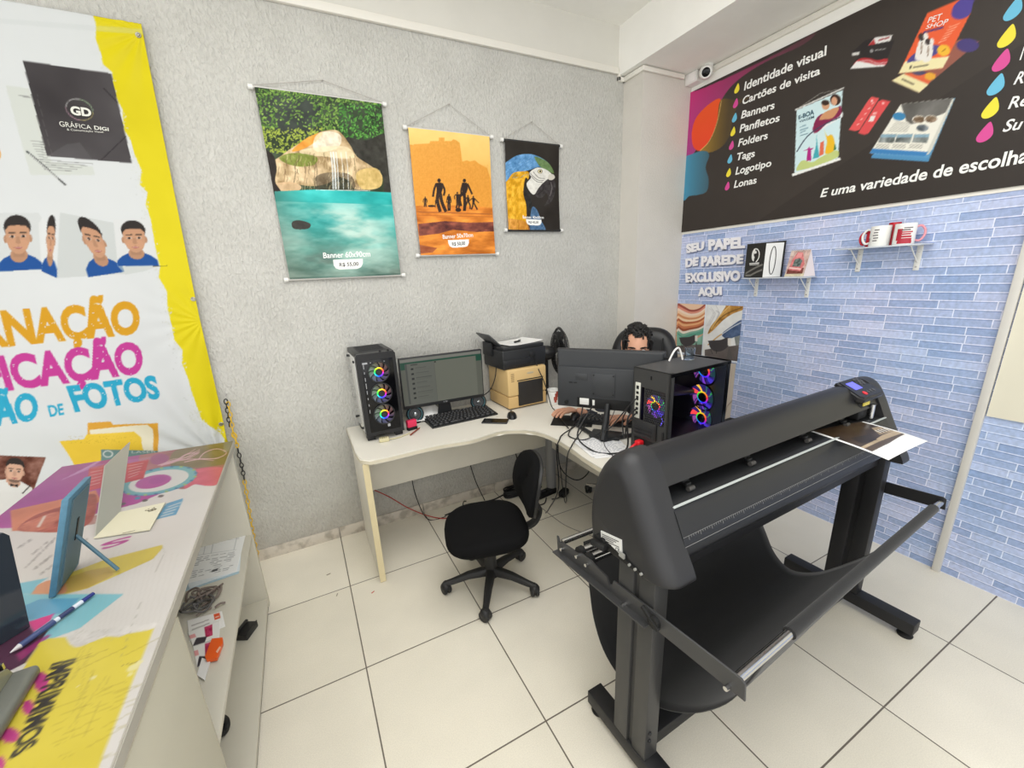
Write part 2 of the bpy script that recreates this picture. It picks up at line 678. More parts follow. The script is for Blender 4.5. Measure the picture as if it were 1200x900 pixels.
def floor_mat():
    m, nt, b = nodes_mat('floor_tiles', 0.42)
    N, Lk = nt.nodes.new, nt.links.new
    tc = N('ShaderNodeTexCoord')
    mp = N('ShaderNodeMapping')
    mp.inputs['Location'].default_value = (-0.024 + 20 * 0.56, 0.515 + 20 * 0.56, 0)
    Lk(tc.outputs['Object'], mp.inputs['Vector'])
    br = N('ShaderNodeTexBrick')
    br.offset = 0; br.squash = 1
    br.inputs['Scale'].default_value = 1
    br.inputs['Brick Width'].default_value = 0.56
    br.inputs['Row Height'].default_value = 0.56
    br.inputs['Mortar Size'].default_value = 0.0028
    br.inputs['Mortar Smooth'].default_value = 0.1
    br.inputs['Bias'].default_value = 0
    br.inputs['Color1'].default_value = L4((234, 228, 213)); br.inputs['Color2'].default_value = L4((228, 222, 206))
    br.inputs['Mortar'].default_value = L4((112, 104, 94))
    Lk(mp.outputs['Vector'], br.inputs['Vector'])
    n = N('ShaderNodeTexNoise'); n.inputs['Scale'].default_value = 260; n.inputs['Detail'].default_value = 2
    Lk(tc.outputs['Object'], n.inputs['Vector'])
    n2 = N('ShaderNodeTexNoise'); n2.inputs['Scale'].default_value = 3.2; n2.inputs['Detail'].default_value = 5
    Lk(tc.outputs['Object'], n2.inputs['Vector'])
    a = N('ShaderNodeMapRange'); a.inputs['From Min'].default_value = 0.3; a.inputs['From Max'].default_value = 0.7
    a.inputs['To Min'].default_value = 0.93; a.inputs['To Max'].default_value = 1.05
    Lk(n.outputs['Fac'], a.inputs['Value'])
    a2 = N('ShaderNodeMapRange'); a2.inputs['From Min'].default_value = 0.3; a2.inputs['From Max'].default_value = 0.7
    a2.inputs['To Min'].default_value = 0.94; a2.inputs['To Max'].default_value = 1.04
    Lk(n2.outputs['Fac'], a2.inputs['Value'])
    mu = N('ShaderNodeMath'); mu.operation = 'MULTIPLY'
    Lk(a.outputs['Result'], mu.inputs[0]); Lk(a2.outputs['Result'], mu.inputs[1])
    mx = N('ShaderNodeMix'); mx.data_type = 'RGBA'; mx.blend_type = 'MULTIPLY'; mx.inputs['Factor'].default_value = 1
    Lk(br.outputs['Color'], mx.inputs['A']); Lk(mu.outputs[0], mx.inputs['B'])
    Lk(mx.outputs['Result'], b.inputs['Base Color'])
    bp = N('ShaderNodeBump'); bp.invert = True; bp.inputs['Strength'].default_value = 0.4; bp.inputs['Distance'].default_value = 0.002
    Lk(br.outputs['Fac'], bp.inputs['Height']); Lk(bp.outputs['Normal'], b.inputs['Normal'])
    return m


def brick_mat():
    m, nt, b = nodes_mat('blue_brick_wallpaper', 0.55)
    N, Lk = nt.nodes.new, nt.links.new
    tc = N('ShaderNodeTexCoord')
    sp = N('ShaderNodeSeparateXYZ'); Lk(tc.outputs['Object'], sp.inputs[0])
    cb = N('ShaderNodeCombineXYZ')
    ng = N('ShaderNodeMath'); ng.operation = 'MULTIPLY'; ng.inputs[1].default_value = -1
    Lk(sp.outputs['Y'], ng.inputs[0]); Lk(ng.outputs[0], cb.inputs['X']); Lk(sp.outputs['Z'], cb.inputs['Y'])
    br = N('ShaderNodeTexBrick')
    br.offset = 0.37; br.offset_frequency = 3; br.squash = 1.25; br.squash_frequency = 2
    br.inputs['Scale'].default_value = 1
    br.inputs['Brick Width'].default_value = 0.155
    br.inputs['Row Height'].default_value = 0.0396
    br.inputs['Mortar Size'].default_value = 0.0026
    br.inputs['Mortar Smooth'].default_value = 0.25
    br.inputs['Bias'].default_value = -0.1
    br.inputs['Color1'].default_value = L4((156, 176, 208)); br.inputs['Color2'].default_value = L4((204, 214, 236))
    br.inputs['Mortar'].default_value = L4((230, 236, 248))
    Lk(cb.outputs[0], br.inputs['Vector'])
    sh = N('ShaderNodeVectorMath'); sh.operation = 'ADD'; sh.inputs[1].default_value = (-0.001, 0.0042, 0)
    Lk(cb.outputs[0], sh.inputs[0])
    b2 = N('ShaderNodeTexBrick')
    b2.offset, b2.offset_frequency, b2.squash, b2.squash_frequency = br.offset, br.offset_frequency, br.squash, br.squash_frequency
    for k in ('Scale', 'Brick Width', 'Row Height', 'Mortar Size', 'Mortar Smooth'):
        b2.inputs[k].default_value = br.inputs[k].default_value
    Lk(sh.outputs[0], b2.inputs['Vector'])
    n = N('ShaderNodeTexNoise'); n.inputs['Scale'].default_value = 60; n.inputs['Detail'].default_value = 6
    Lk(tc.outputs['Object'], n.inputs['Vector'])
    n2 = N('ShaderNodeTexNoise'); n2.inputs['Scale'].default_value = 2.6; n2.inputs['Detail'].default_value = 3
    Lk(tc.outputs['Object'], n2.inputs['Vector'])
    a = N('ShaderNodeMapRange'); a.inputs['From Min'].default_value = 0.3; a.inputs['From Max'].default_value = 0.7
    a.inputs['To Min'].default_value = 0.86; a.inputs['To Max'].default_value = 1.12
    Lk(n.outputs['Fac'], a.inputs['Value'])
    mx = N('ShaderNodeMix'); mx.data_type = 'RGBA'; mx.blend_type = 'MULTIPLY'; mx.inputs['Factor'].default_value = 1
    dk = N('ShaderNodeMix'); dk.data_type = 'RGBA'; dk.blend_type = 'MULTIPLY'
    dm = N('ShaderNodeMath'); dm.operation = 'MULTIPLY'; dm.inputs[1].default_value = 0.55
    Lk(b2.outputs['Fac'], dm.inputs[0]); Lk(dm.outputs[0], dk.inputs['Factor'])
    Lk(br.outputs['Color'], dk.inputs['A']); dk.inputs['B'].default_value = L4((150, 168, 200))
    # the mortar itself stays pale
    dk2 = N('ShaderNodeMix'); dk2.data_type = 'RGBA'
    Lk(br.outputs['Fac'], dk2.inputs['Factor']); Lk(dk.outputs['Result'], dk2.inputs['A']); Lk(br.outputs['Color'], dk2.inputs['B'])
    Lk(dk2.outputs['Result'], mx.inputs['A']); Lk(a.outputs['Result'], mx.inputs['B'])
    cr = N('ShaderNodeValToRGB')
    cr.color_ramp.elements[0].position = 0.36; cr.color_ramp.elements[0].color = L4((236, 243, 255))
    cr.color_ramp.elements[1].position = 0.66; cr.color_ramp.elements[1].color = L4((255, 248, 255))
    Lk(n2.outputs['Fac'], cr.inputs['Fac'])
    mx2 = N('ShaderNodeMix'); mx2.data_type = 'RGBA'; mx2.blend_type = 'MULTIPLY'; mx2.inputs['Factor'].default_value = 1
    Lk(mx.outputs['Result'], mx2.inputs['A']); Lk(cr.outputs['Color'], mx2.inputs['B'])
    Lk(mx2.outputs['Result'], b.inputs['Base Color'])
    return m


PLASTER, FLOORM, BRICK = plaster_mat(), floor_mat(), brick_mat()
WHITEPAINT = mat('white_wall_paint', (243, 242, 237), 0.7, bump=(30, 0.25, 0.004), vary=(4, 0.03))
TRIMW = mat('white_trim', (232, 229, 220), 0.5)
WY = -0.0   # banner wall plane y = 0, wallpaper wall plane x = 0

struct(G().span((-6, -5, -0.1), (0.2, 0.2, 0), mi=0).make('floor', FLOORM))
struct(G().span((-6, 0, 0), (0.2, 0.2, 3.19)).make('wall_left', [PLASTER]))
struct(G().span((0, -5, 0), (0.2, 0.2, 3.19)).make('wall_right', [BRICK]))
struct(G().span((-6, -5, 3.19), (0.2, 0.2, 3.3)).make('ceiling', WHITEPAINT))
struct(G().span((-0.525, -5, 2.9), (0, 0, 3.19)).make('trim_1', WHITEPAINT)).name = 'beam_right'
struct(G().span((-0.469, -0.186, 0), (0, 0, 2.9)).make('column_corner', [mat('column_plaster', (212, 208, 200), 0.75, bump=(80, 0.6, 0.005), vary=(5, 0.03))]))
# smooth painted band above the cable duct on the banner wall
struct(G().span((-6, -0.006, 2.935), (-0.525, 0, 3.19)).make('trim_2', mat('upper_band_paint', (216, 214, 206), .7, bump=(30, .25, .004), vary=(4, .03))))
# cable ducts
g = G()
g.span((-6, -0.022, 2.905), (-0.533, 0, 2.945), bev=0.004)
struct(g.make('trim_3', TRIMW))
g = G()
g.span((-0.489, -0.19, 2.866), (-0.469, 0, 2.894), bev=0.003)
g.span((-0.489, -0.206, 2.866), (-0.10, -0.186, 2.894), bev=0.003)
g.span((-0.533, -0.02, 2.866), (-0.469, 0, 2.894), bev=0.003)
g.span((-0.533, -0.02, 2.866), (-0.513, 0, 2.92), bev=0.003)
struct(g.make('trim_4', TRIMW))
g = G()
g.span((-0.022, -5, 2.862), (0, -0.21, 2.894), bev=0.003)
struct(g.make('trim_5', TRIMW))
# white band of wall between the sign and the beam, and the cream panel right of the strip
struct(G().span((-0.004, -5, 2.80), (0, -0.186, 2.9)).make('trim_6', WHITEPAINT))
struct(G().span((-0.012, -5, 0.868), (0, -2.0, 1.858)).make('trim_7', mat('cream_panel', (222, 218, 200), 0.55)))
g = G()
g.span((-0.024, -1.995, 0.0), (0, -1.965, 1.858), bev=0.003)
struct(g.make('trim_8', mat('grey_white_strip', (206, 204, 198), 0.5)))
struct(G().span((-0.004, -1.965, 1.845), (0, -0.186, 1.862), bev=0.0).make('trim_9', TRIMW))
# tile skirting
m, nt, b = nodes_mat('skirting_tile', 0.5)
tc = nt.nodes.new('ShaderNodeTexCoord')
n = nt.nodes.new('ShaderNodeTexNoise'); n.inputs['Scale'].default_value = 14; n.inputs['Detail'].default_value = 7
nt.links.new(tc.outputs['Object'], n.inputs['Vector'])
cr = nt.nodes.new('ShaderNodeValToRGB')
cr.color_ramp.elements[0].position = 0.36; cr.color_ramp.elements[0].color = L4((172, 164, 152))
cr.color_ramp.elements[1].position = 0.52; cr.color_ramp.elements[1].color = L4((208, 200, 188))
nt.links.new(n.outputs['Fac'], cr.inputs['Fac']); nt.links.new(cr.outputs['Color'], b.inputs['Base Color'])
g = G()
xs = [-6.136 + 0.56 * k for k in range(0, 12)]
for x0 in xs:
    if x0 < -0.6:
        g.span((max(x0, -6) + 0.002, -0.010, 0), (min(x0 + 0.56, -0.469) - 0.002, 0.0, 0.072), bev=0.002)
struct(g.make('baseboard_left', m))
struct(G().span((-0.479, -0.196, 0), (0, -0.186, 0.072)).span((-0.479, -0.196, 0), (-0.469, 0, 0.072)).make('baseboard_column', m))

# ================================================================== LARGEST OBJECT: THE CUTTING PLOTTER
BLK = mat('black_plastic', (40, 40, 42), 0.42, bump=(350, 0.06, 0.001))
BLKM = mat('matte_black_metal', (30, 30, 32), 0.5, bump=(500, 0.08, 0.0006))
DARKIN = mat('dark_inside', (14, 14, 15), 0.6)
CHROME = mat('brushed_steel', (205, 205, 205), 0.22, metal=1.0)
RUBBER = mat('black_rubber', (22, 22, 22), 0.7)
WHITEP = mat('white_plastic', (232, 232, 228), 0.4)
PAPERW = mat('white_paper', (240, 240, 238), 0.7)

cut = thing('cutting_plotter', 'long black cutting plotter on a two legged stand near the blue wall', 'cutting plotter', (-1.315, -1.85, 0), D2R(1.6))
XL, XR = -0.745, 0.755          # outer faces of the end caps
CW = 0.115                      # end cap width


CAPF = [(.188, .785), (.198, .87), (.190, .945), (.167, 1.018), (.130, 1.070), (.088, 1.100), (.050, 1.098), (.020, 1.072), (-.010, 1.020), (-.044, .945),
        (-.085, .862), (-.126, .786), (-.108, .774), (.0, .772), (.176, .772)]
CAPI = [(.160, .79), (.164, .86), (.154, .925), (.134, .98), (.110, 1.018), (.085, 1.036), (.066, 1.036), (.050, 1.02), (.034, .985), (.008, .925),
        (-.020, .860), (-.052, .79), (-.045, .778), (.02, .776), (.150, .776)]


def cap(x0, x1, name):
    # large soft shoulder towards the outer face x0
    sgn = 1 if x1 > x0 else -1
    R_ = .062
    F_, I_ = [[(p.x, p.y) for p in catmull([(a, b, 0) for a, b in pr], 4, True)] for pr in (CAPF, CAPI)]
    secs = []
    for k in range(9):
        th = PI / 2 * k / 8
        secs.append([(x0 + sgn * R_ * (1 - math.cos(th)), i_[0] + (f_[0] - i_[0]) * math.sin(th), i_[1] + (f_[1] - i_[1]) * math.sin(th)) for f_, i_ in zip(F_, I_)])
    secs.append([(x0 + sgn * CW, a, b) for a, b in F_])
    return G().loft(secs).make(name, BLK, cut, smooth=60)


cap(XL, XL + CW, 'left_end_cap')
cap(XR, XR - CW, 'right_end_cap')
hx0, hx1 = XL + CW - .004, XR - CW + .004
# hood
hood = [(p.x, p.y) for p in catmull([(a, b, 0) for a, b in [(.180, .80), (.190, .87), (.181, .943), (.157, 1.013), (.122, 1.063), (.083, 1.092), (.052, 1.093), (.024, 1.070), (.006, 1.035), (-.010, 1.005)]], 4)]
hood += [(-.004, 1.000), (.03, 1.04), (.09, 1.06), (.13, 1.0), (.155, .92), (.165, .80)]
G().loft([[(x, v, z) for v, z in hood] for x in (hx0, hx1)]).make('hood', mat('hood_black', (34, 34, 36), 0.38, bump=(350, 0.05, 0.001)), cut, smooth=35)
# platen and ruled apron
apron = [(.10, .955), (.03, .957), (-.035, .955), (-.046, .945), (-.057, .925), (-.077, .883), (-.096, .838), (-.092, .822), (-.06, .805), (.10, .80)]
ap = G().loft([[(x, v, z) for v, z in apron] for x in (hx0, hx1)]).make('platen_apron', mat('apron_black', (33, 34, 36), 0.4, bump=(60, 0.03, 0.002)), cut, smooth=50)
g = G()
g.box(((hx0 + hx1) / 2, -.0405, .9558), (hx1 - hx0, .007, .003))
g.make('cutting_strip', mat('pale_strip', (188, 194, 192), 0.5), ap)
g = G()
nx_ = Vector((0, -.045, -.045 * 0 - .0))
for k in range(0, 128):
    x = hx0 + .02 + k * .0098
    if x > hx1 - .02:
        break
    ln = .010 if k % 5 == 0 else .005
    for (va, za) in ((-.0905, .8807),):
        g.poly([(x, va - .0004, za), (x + .0012, va - .0004, za), (x + .0012, va - .0004 - .38 * ln, za - ln), (x, va - .0004 - .38 * ln, za - ln)])
g.poly([(hx0, -.0902, .8815), (hx1, -.0902, .8815), (hx1, -.0906, .8807), (hx0, -.0906, .8807)])
g.poly([(hx0, -.0985, .8565), (hx1, -.0985, .8565), (hx1, -.0990, .8555), (hx0, -.0990, .8555)])
sc_ = g.make('ruler_scale', mat('ruler_print', (140, 140, 138), 0.5), ap)
sc_.location = (0, .0100, .0006)
# inside: rail, carriage, pinch rollers
g = G()
g.box(((hx0 + hx1) / 2, .075, .975), (hx1 - hx0, .03, .05))
g.box(((hx0 + hx1) / 2, .06, 1.005), (hx1 - hx0, .018, .010))
g.make('carriage_rail', DARKIN, cut)
for px_ in (790, 873, 945, 1015):
    wx = {790: -.52, 873: -.22, 945: .12, 1015: .40}[px_]
    g = G()
    g.box((wx, .035, .985), (.03, .05, .018), bev=.005)
    g.box((wx, .008, .974), (.022, .018, .016), bev=.004)
    pr = g.make('pinch_roller', DARKIN, cut)
    G().cyl((wx - .012, -.006, .966), (wx + .012, -.006, .966), .0075).make('roller_wheel', mat('grey_rubber', (70, 68, 66), 0.6), pr)
for wx in (-.34, -.04, .27):
    g = G()
    g.box((wx, .048, .99), (.21, .006, .05), rot=(.25, 0, 0), bev=.004)
    g.make('inner_cover', mat('dark_gloss', (26, 26, 28), 0.25), cut)
g = G()
g.box((.53, .025, 1.0), (.075, .06, .075), bev=.008)
cg = g.make('cutting_carriage', DARKIN, cut)
G().box((.53, -.008, 1.03), (.05, .004, .014)).make('yellow_label', mat('yellow_sticker', (214, 196, 84), 0.5), cg)
G().cyl((.575, -.015, .96), (.575, -.015, 1.02), .009).make('blade_holder', CHROME, cg)
# control panel: wedge on the hood near the right end
g = G()
pm = Matrix.Translation((.565, .050, 1.062)) @ Euler((D2R(24), 0, 0)).to_matrix().to_4x4() @ Matrix.Diagonal((.80, .86, .80, 1))
g.prism([(-.125, -.055), (-.10, -.078), (.095, -.078), (.112, -.055), (.112, .062), (-.10, .062)], .036, M=pm, bev=.008, seg=3)
cp = g.make('control_panel', mat('panel_black', (36, 36, 38), 0.35), cut)
g = G()
g.box((-.035, .010, .0355), (.07, .05, .004), M=pm)
sc2 = g.make('display', mat('lcd_blue', (96, 96, 226), 0.3, emit=0.75, ecol=(104, 104, 240)), cp)
g = G()
for bx, by in ((.035, .042), (.062, .042), (.05, .025), (.075, .025), (.035, .01), (.062, .008)):
    g.cyl(pm @ Vector((bx, by, .036)), pm @ Vector((bx, by, .039)), .0075, n=12)
g.make('button', mat('button_grey', (78, 78, 80), 0.4), cp)
g = G()
g.cyl(pm @ Vector((-.045, -.045, .036)), pm @ Vector((-.045, -.045, .039)), .010, n=14)
g.make('red_button', mat('button_red', (200, 40, 48), 0.4, emit=.3, ecol=(220, 30, 40)), cp)
g = G()
for bx in (-.01, .02, .05):
    g.cyl(pm @ Vector((bx, -.043, .036)), pm @ Vector((bx, -.043, .039)), .0075, n=12)
g.make('button', MATS['button_grey'], cp)

# rating label and socket plate on the left cap
fx = XL - .003
lb = G()
LQ = [(-.735 + .0, 0, 0)]


def capface(u, v, xw=None):
    w = onx(u, v, -2.055)
    return w


cl = []
for u, v in ((705.3, 621.5), (728.6, 632.8), (729.2, 650.5), (706, 639)):
    w = onx(u, v, -2.062)
    cl.append(w)
inv = root_matrix(cut).inverted()
cl = [inv @ Vector(c) for c in cl]
cl = [Vector((XL - .0035, c.y, c.z)) for c in cl]
g = G()
g.loft([[tuple(c) for c in cl], [(c.x + .0045, c.y, c.z) for c in cl]])
lab = g.make('rating_label', mat('label_white', (226, 226, 222), 0.5), cut, smooth=20)
g = G()
for k in range(6):
    t = .14 + k * .12
    a = cl[0].lerp(cl[3], t); b_ = cl[1].lerp(cl[2], t)
    p = a.lerp(b_, .07); q = a.lerp(b_, .9 - .13 * (k % 3) - (.25 if k > 3 else 0))
    g.poly([(p.x - .0008, p.y, p.z), (q.x - .0008, q.y, q.z), (q.x - .0008, q.y, q.z - .0026), (p.x - .0008, p.y, p.z - .0026)])
g.make('label_print', mat('print_black', (50, 50, 52), 0.6), lab)
a = cl[0].lerp(cl[3], .62); b_ = cl[1].lerp(cl[2], .62); c_ = cl[1].lerp(cl[2], .86); d_ = cl[0].lerp(cl[3], .86)
letters('ce_mark', [('CE', [np.array(root_matrix(cut) @ (a.lerp(b_, .72) - Vector((.001, 0, 0)))), np.array(root_matrix(cut) @ (a.lerp(b_, .92) - Vector((.001, 0, 0)))),
                            np.array(root_matrix(cut) @ (d_.lerp(c_, .92) - Vector((.001, 0, 0)))), np.array(root_matrix(cut) @ (d_.lerp(c_, .72) - Vector((.001, 0, 0))))], 0.01)], MATS['print_black'], lab)
g = G()
g.prism([(.15, .80), (.11, .812), (.07, .803), (-.04, .790), (-.045, .778), (.15, .777)], .012, M=Matrix(((0, 0, 1, XL - .004), (1, 0, 0, 0), (0, 1, 0, 0), (0, 0, 0, 1))), bev=.003)
pl = g.make('socket_plate', DARKIN, cut)
g = G()
for v in (.135, .112):
    g.cyl((XL - .012, v, .800), (XL, v, .800), .012, n=14)
g.box((XL - .016, .115, .79), (.03, .05, .02), rot=(0, .3, .2), bev=.004)
g.make('power_plug', RUBBER, pl)
g = G()
g.box((XL - .006, .03, .803), (.006, .02, .014))
for v in (-.0, -.022, -.044):
    g.cyl((XL - .009, v, .79), (XL - .003, v, .79), .004, n=10)
g.make('port', mat('port_grey', (150, 150, 146), 0.4), pl)

# legs (extruded posts) on T feet
for s, xc in ((-1, -.70), (1, .665)):
    g = G()
    g.span((xc - .028, -.075, .085), (xc + .028, -.018, .80), bev=.004)
    g.span((xc - .032, .0, .085), (xc + .032, .062, .80), bev=.006)
    g.span((xc - .02, -.02, .085), (xc + .02, .005, .80))
    lg = g.make('leg', mat('leg_black', (58, 58, 58), 0.45, bump=(500, 0.08, 0.0006)) if s < 0 else BLKM, cut)
    g = G()
    for z in (.17, .20):
        g.ell((xc - .012 * s * -1 - .0, -.077, z), (.007, .005, .007), n=10)
    g.make('bolt', CHROME if s > 0 else BLKM, lg)
    g = G()
    y0, y1 = (-.31, .20) if s < 0 else (-.285, .24)
    g.span((xc - .032, y0, .032), (xc + .032, y1, .088), bev=.004)
    ft = g.make('foot', BLKM, cut)
    for y in (y0 + .03, y1 - .03):
        g = G()
        g.lathe([(0, 0), (.026, 0), (.028, .006), (.02, .014), (.009, .018), (.009, .034), (0, .034)], 20, M=Matrix.Translation((xc, y, 0)))
        g.make('levelling_foot', RUBBER, ft)
g = G()
g.span((-.70, -.035, .034), (.665, .025, .086), bev=.004)
g.make('cross_bar', BLKM, cut)
g = G()
g.span((-.70, -.05, .74), (.665, .055, .80), bev=.004)
g.make('top_beam', BLKM, cut)


# media brackets: slotted plates each side, tilted up to the front
def plate(xc, va, za, vb, zb, h, name, notch=False):
    g = G()
    d = Vector((0, vb - va, zb - za)).normalized()
    n_ = Vector((0, -d.z, d.y))
    if n_.z < 0:
        n_ = -n_
    a, b_ = Vector((xc, va, za)), Vector((xc, vb, zb))
    L = (b_ - a).length
    prof = [(0, -h / 2), (L, -h / 2), (L, h / 2 - .008), (L - .01, h / 2)]
    if notch:
        prof += [(L * .56, h / 2), (L * .42, h / 2), (L * .41, h * .0), (L * .39, h * .0), (L * .38, h * .42), (L * .30, h * .55), (L * .27, h * .72), (L * .2, h * .72), (L * .17, h * .5), (L * .05, h * .42), (L * .035, h * .25), (L * .02, h * .25), (L * .012, h * .62), (0, h * .62)]
    else:
        prof += [(.01, h / 2), (0, h / 2 - .008)]
    M = Matrix(((0, 0, 1, xc), (d.y, n_.y, 0, va), (d.z, n_.z, 0, za), (0, 0, 0, 1)))
    g.prism(prof, .006, M=M, bev=.001, seg=1)
    g.box((0, 0, 0), (.026, L * .62, .005), M=Matrix.Translation(a + d * (L * .31) - n_ * (h / 2) + Vector((-.01 if xc < 0 else .01, 0, 0))) @ Matrix.Rotation(math.atan2(d.z, d.y), 4, 'X'))
    return g.make(name, mat('bracket_grey', (62, 62, 63), 0.45) if xc < 0 else BLKM, cut)


lb_ = plate(-.742, .37, .628, -.345, .688, .052, 'media_bracket', True)
rb_ = plate(.70, .30, .60, -.262, .640, .052, 'media_bracket', False)
g = G()
g.cyl((-.755, -.095, .668), (-.735, -.095, .668), .018, n=18)
g.box((-.752, -.085, .675), (.012, .07, .012), rot=(.5, 0, 0), bev=.003)
g.make('clamp_knob', RUBBER, lb_)
for v, z in ((.02, .632), (-.31, .668), (.33, .632), (.24, .66), (.19, .66)):
    G().cyl((-.756, v, z), (-.738, v, z), .006, n=10).make('bolt', CHROME, lb_)
# rear media rollers and the front bar
g = G()
g.cyl((-.735, .345, .648), (.70, .335, .62), .011)
g.make('rear_bar', CHROME, cut)
for v, z in ((.245, .665), (.20, .667)):
    g = G()
    g.cyl((-.732, v, z), (.70, v - .01, z - .02), .017)
    g.cyl((-.738, v, z), (-.720, v, z), .022, mi=1)
    g.make('media_roller', [CHROME, RUBBER], cut)
fb0, fb1 = Vector((-.738, -.318, .690)), Vector((.70, -.247, .642))
g = G()
g.cyl(fb0, fb1, .0115)
g.make('front_bar', CHROME, cut)

# black cloth catch basket
Lp = [(.325, .63), (.29, .46), (.262, .33), (.205, .23), (.12, .19), (.02, .20), (-.08, .265), (-.18, .37), (-.262, .50), (-.305, .615), (-.325, .688)]
Rp = [(.315, .60), (.27, .46), (.215, .36), (.16, .275), (.085, .238), (-.01, .285), (-.085, .36), (-.15, .44), (-.205, .53), (-.245, .60), (-.267, .645)]
Lp = [(p.x, p.y) for p in catmull([(a, b, 0) for a, b in Lp], 4)]
Rp = [(p.x, p.y) for p in catmull([(a, b, 0) for a, b in Rp], 4)]
g = G()
secs = []
NU = 26
for i in range(len(Lp)):
    f = i / (len(Lp) - 1)
    xr = .36 + max(0, f - .45) ** 1.4 * .52
    row = []
    for k in range(NU + 1):
        u = k / NU
        v = Lp[i][0] * (1 - u) + Rp[i][0] * u
        z = Lp[i][1] * (1 - u) + Rp[i][1] * u
        sag = -.03 * math.sin(PI * u) * math.sin(PI * f) + .004 * math.sin(9 * u + 5 * f) * math.sin(PI * f)
        row.append((-.655 + (xr + .655) * u, v, z + sag))
    secs.append(row)
g.loft(secs, closed=False, caps=False)
cloth = mat('black_cloth', (26, 26, 27), 0.85, bump=(700, 0.25, 0.001), vary=(18, 0.1), sheen=.2)
fab = g.make('catch_cloth', cloth, cut, smooth=180)
md = fab.modifiers.new('thickness', 'SOLIDIFY'); md.thickness = .0025
# hem sleeve round the front bar, with a gap that leaves the steel bare
g = G()
def fbp(t): return fb0.lerp(fb1, t)
g.tube([fbp(.17), fbp(.25), fbp(.4), fbp(.6), fbp(.8), fbp(.94)], .0165, 12)
sl = g.make('hem_sleeve', cloth, fab)

# print lying across the platen
pq = [inv @ Vector(onz(u, v, z)) for (u, v, z) in ((1088, 514, .945), (1042, 536, .945), (950, 505.5, .962), (1012, 494, .962))]
sheet = Print(0, .30, 0, .42, .0028, (244, 244, 242), px=None)
print_sheet = sheet
s_ = sheet
s_.fill([(.012, .14), (.288, .14), (.288, .42), (.012, .42)], (62, 48, 34), raw=True, tex=(24, 26, 3))
s_.fill([(.012, .095), (.288, .13), (.288, .2), (.20, .19), (.1, .16), (.012, .15)], (178, 158, 128), raw=True, tex=(18, 22, 9))
s_.fill([(.012, .09), (.14, .1), (.288, .135), (.288, .15), (.12, .14), (.012, .13)], (60, 46, 34), .8, raw=True)
s_.fill([(.19, .20), (.288, .2), (.288, .30), (.24, .3)], (165, 144, 112), raw=True, tex=(10, 40, 5))
for k in range(7):
    s_.fill([(.215 + .009 * k, .215), (.222 + .009 * k, .215), (.228 + .009 * k, .262), (.221 + .009 * k, .262)], (40, 30, 22) if k % 2 else (226, 222, 212), raw=True)
s_.fill([(.05, .17), (.13, .16), (.16, .23), (.06, .25)], (40, 30, 22), .8, raw=True, tex=(12, 18, 7))
pw = [np.array(root_matrix(cut) @ p) for p in pq]


def sheet3d(A, B):
    a, b = A / .30, B / .42
    # a: left to right edge, b: front (0) to under the hood (1)
    BLq, BRq, TRq, TLq = pw[1], pw[0], pw[3], pw[2]
    P = (BLq * (1 - a)[..., None] + BRq * a[..., None]) * (1 - b)[..., None] + (TLq * (1 - a)[..., None] + TRq * a[..., None]) * b[..., None]
    P[..., 2] += -.010 * (1 - b) ** 3 + .003 * np.sin(a * 3.1)
    return P


po = s_.make('printed_sheet', sheet3d, print_mat('photo_print', .3))
tag(po, 'brown photo print with white border sticking out of the cutting plotter', 'print')
md = po.modifiers.new('thickness', 'SOLIDIFY'); md.thickness = .0008

# ================================================================== PRINTS ON THE BANNER WALL
PR = print_mat('vinyl_print', .42, .18)
PRM = print_mat('matt_print', .5)
INKW = mat('white_ink', (246, 246, 244), 0.5)
INKK = mat('dark_ink', (44, 44, 46), 0.5)
CORD = mat('grey_cord', (176, 172, 166), 0.7)


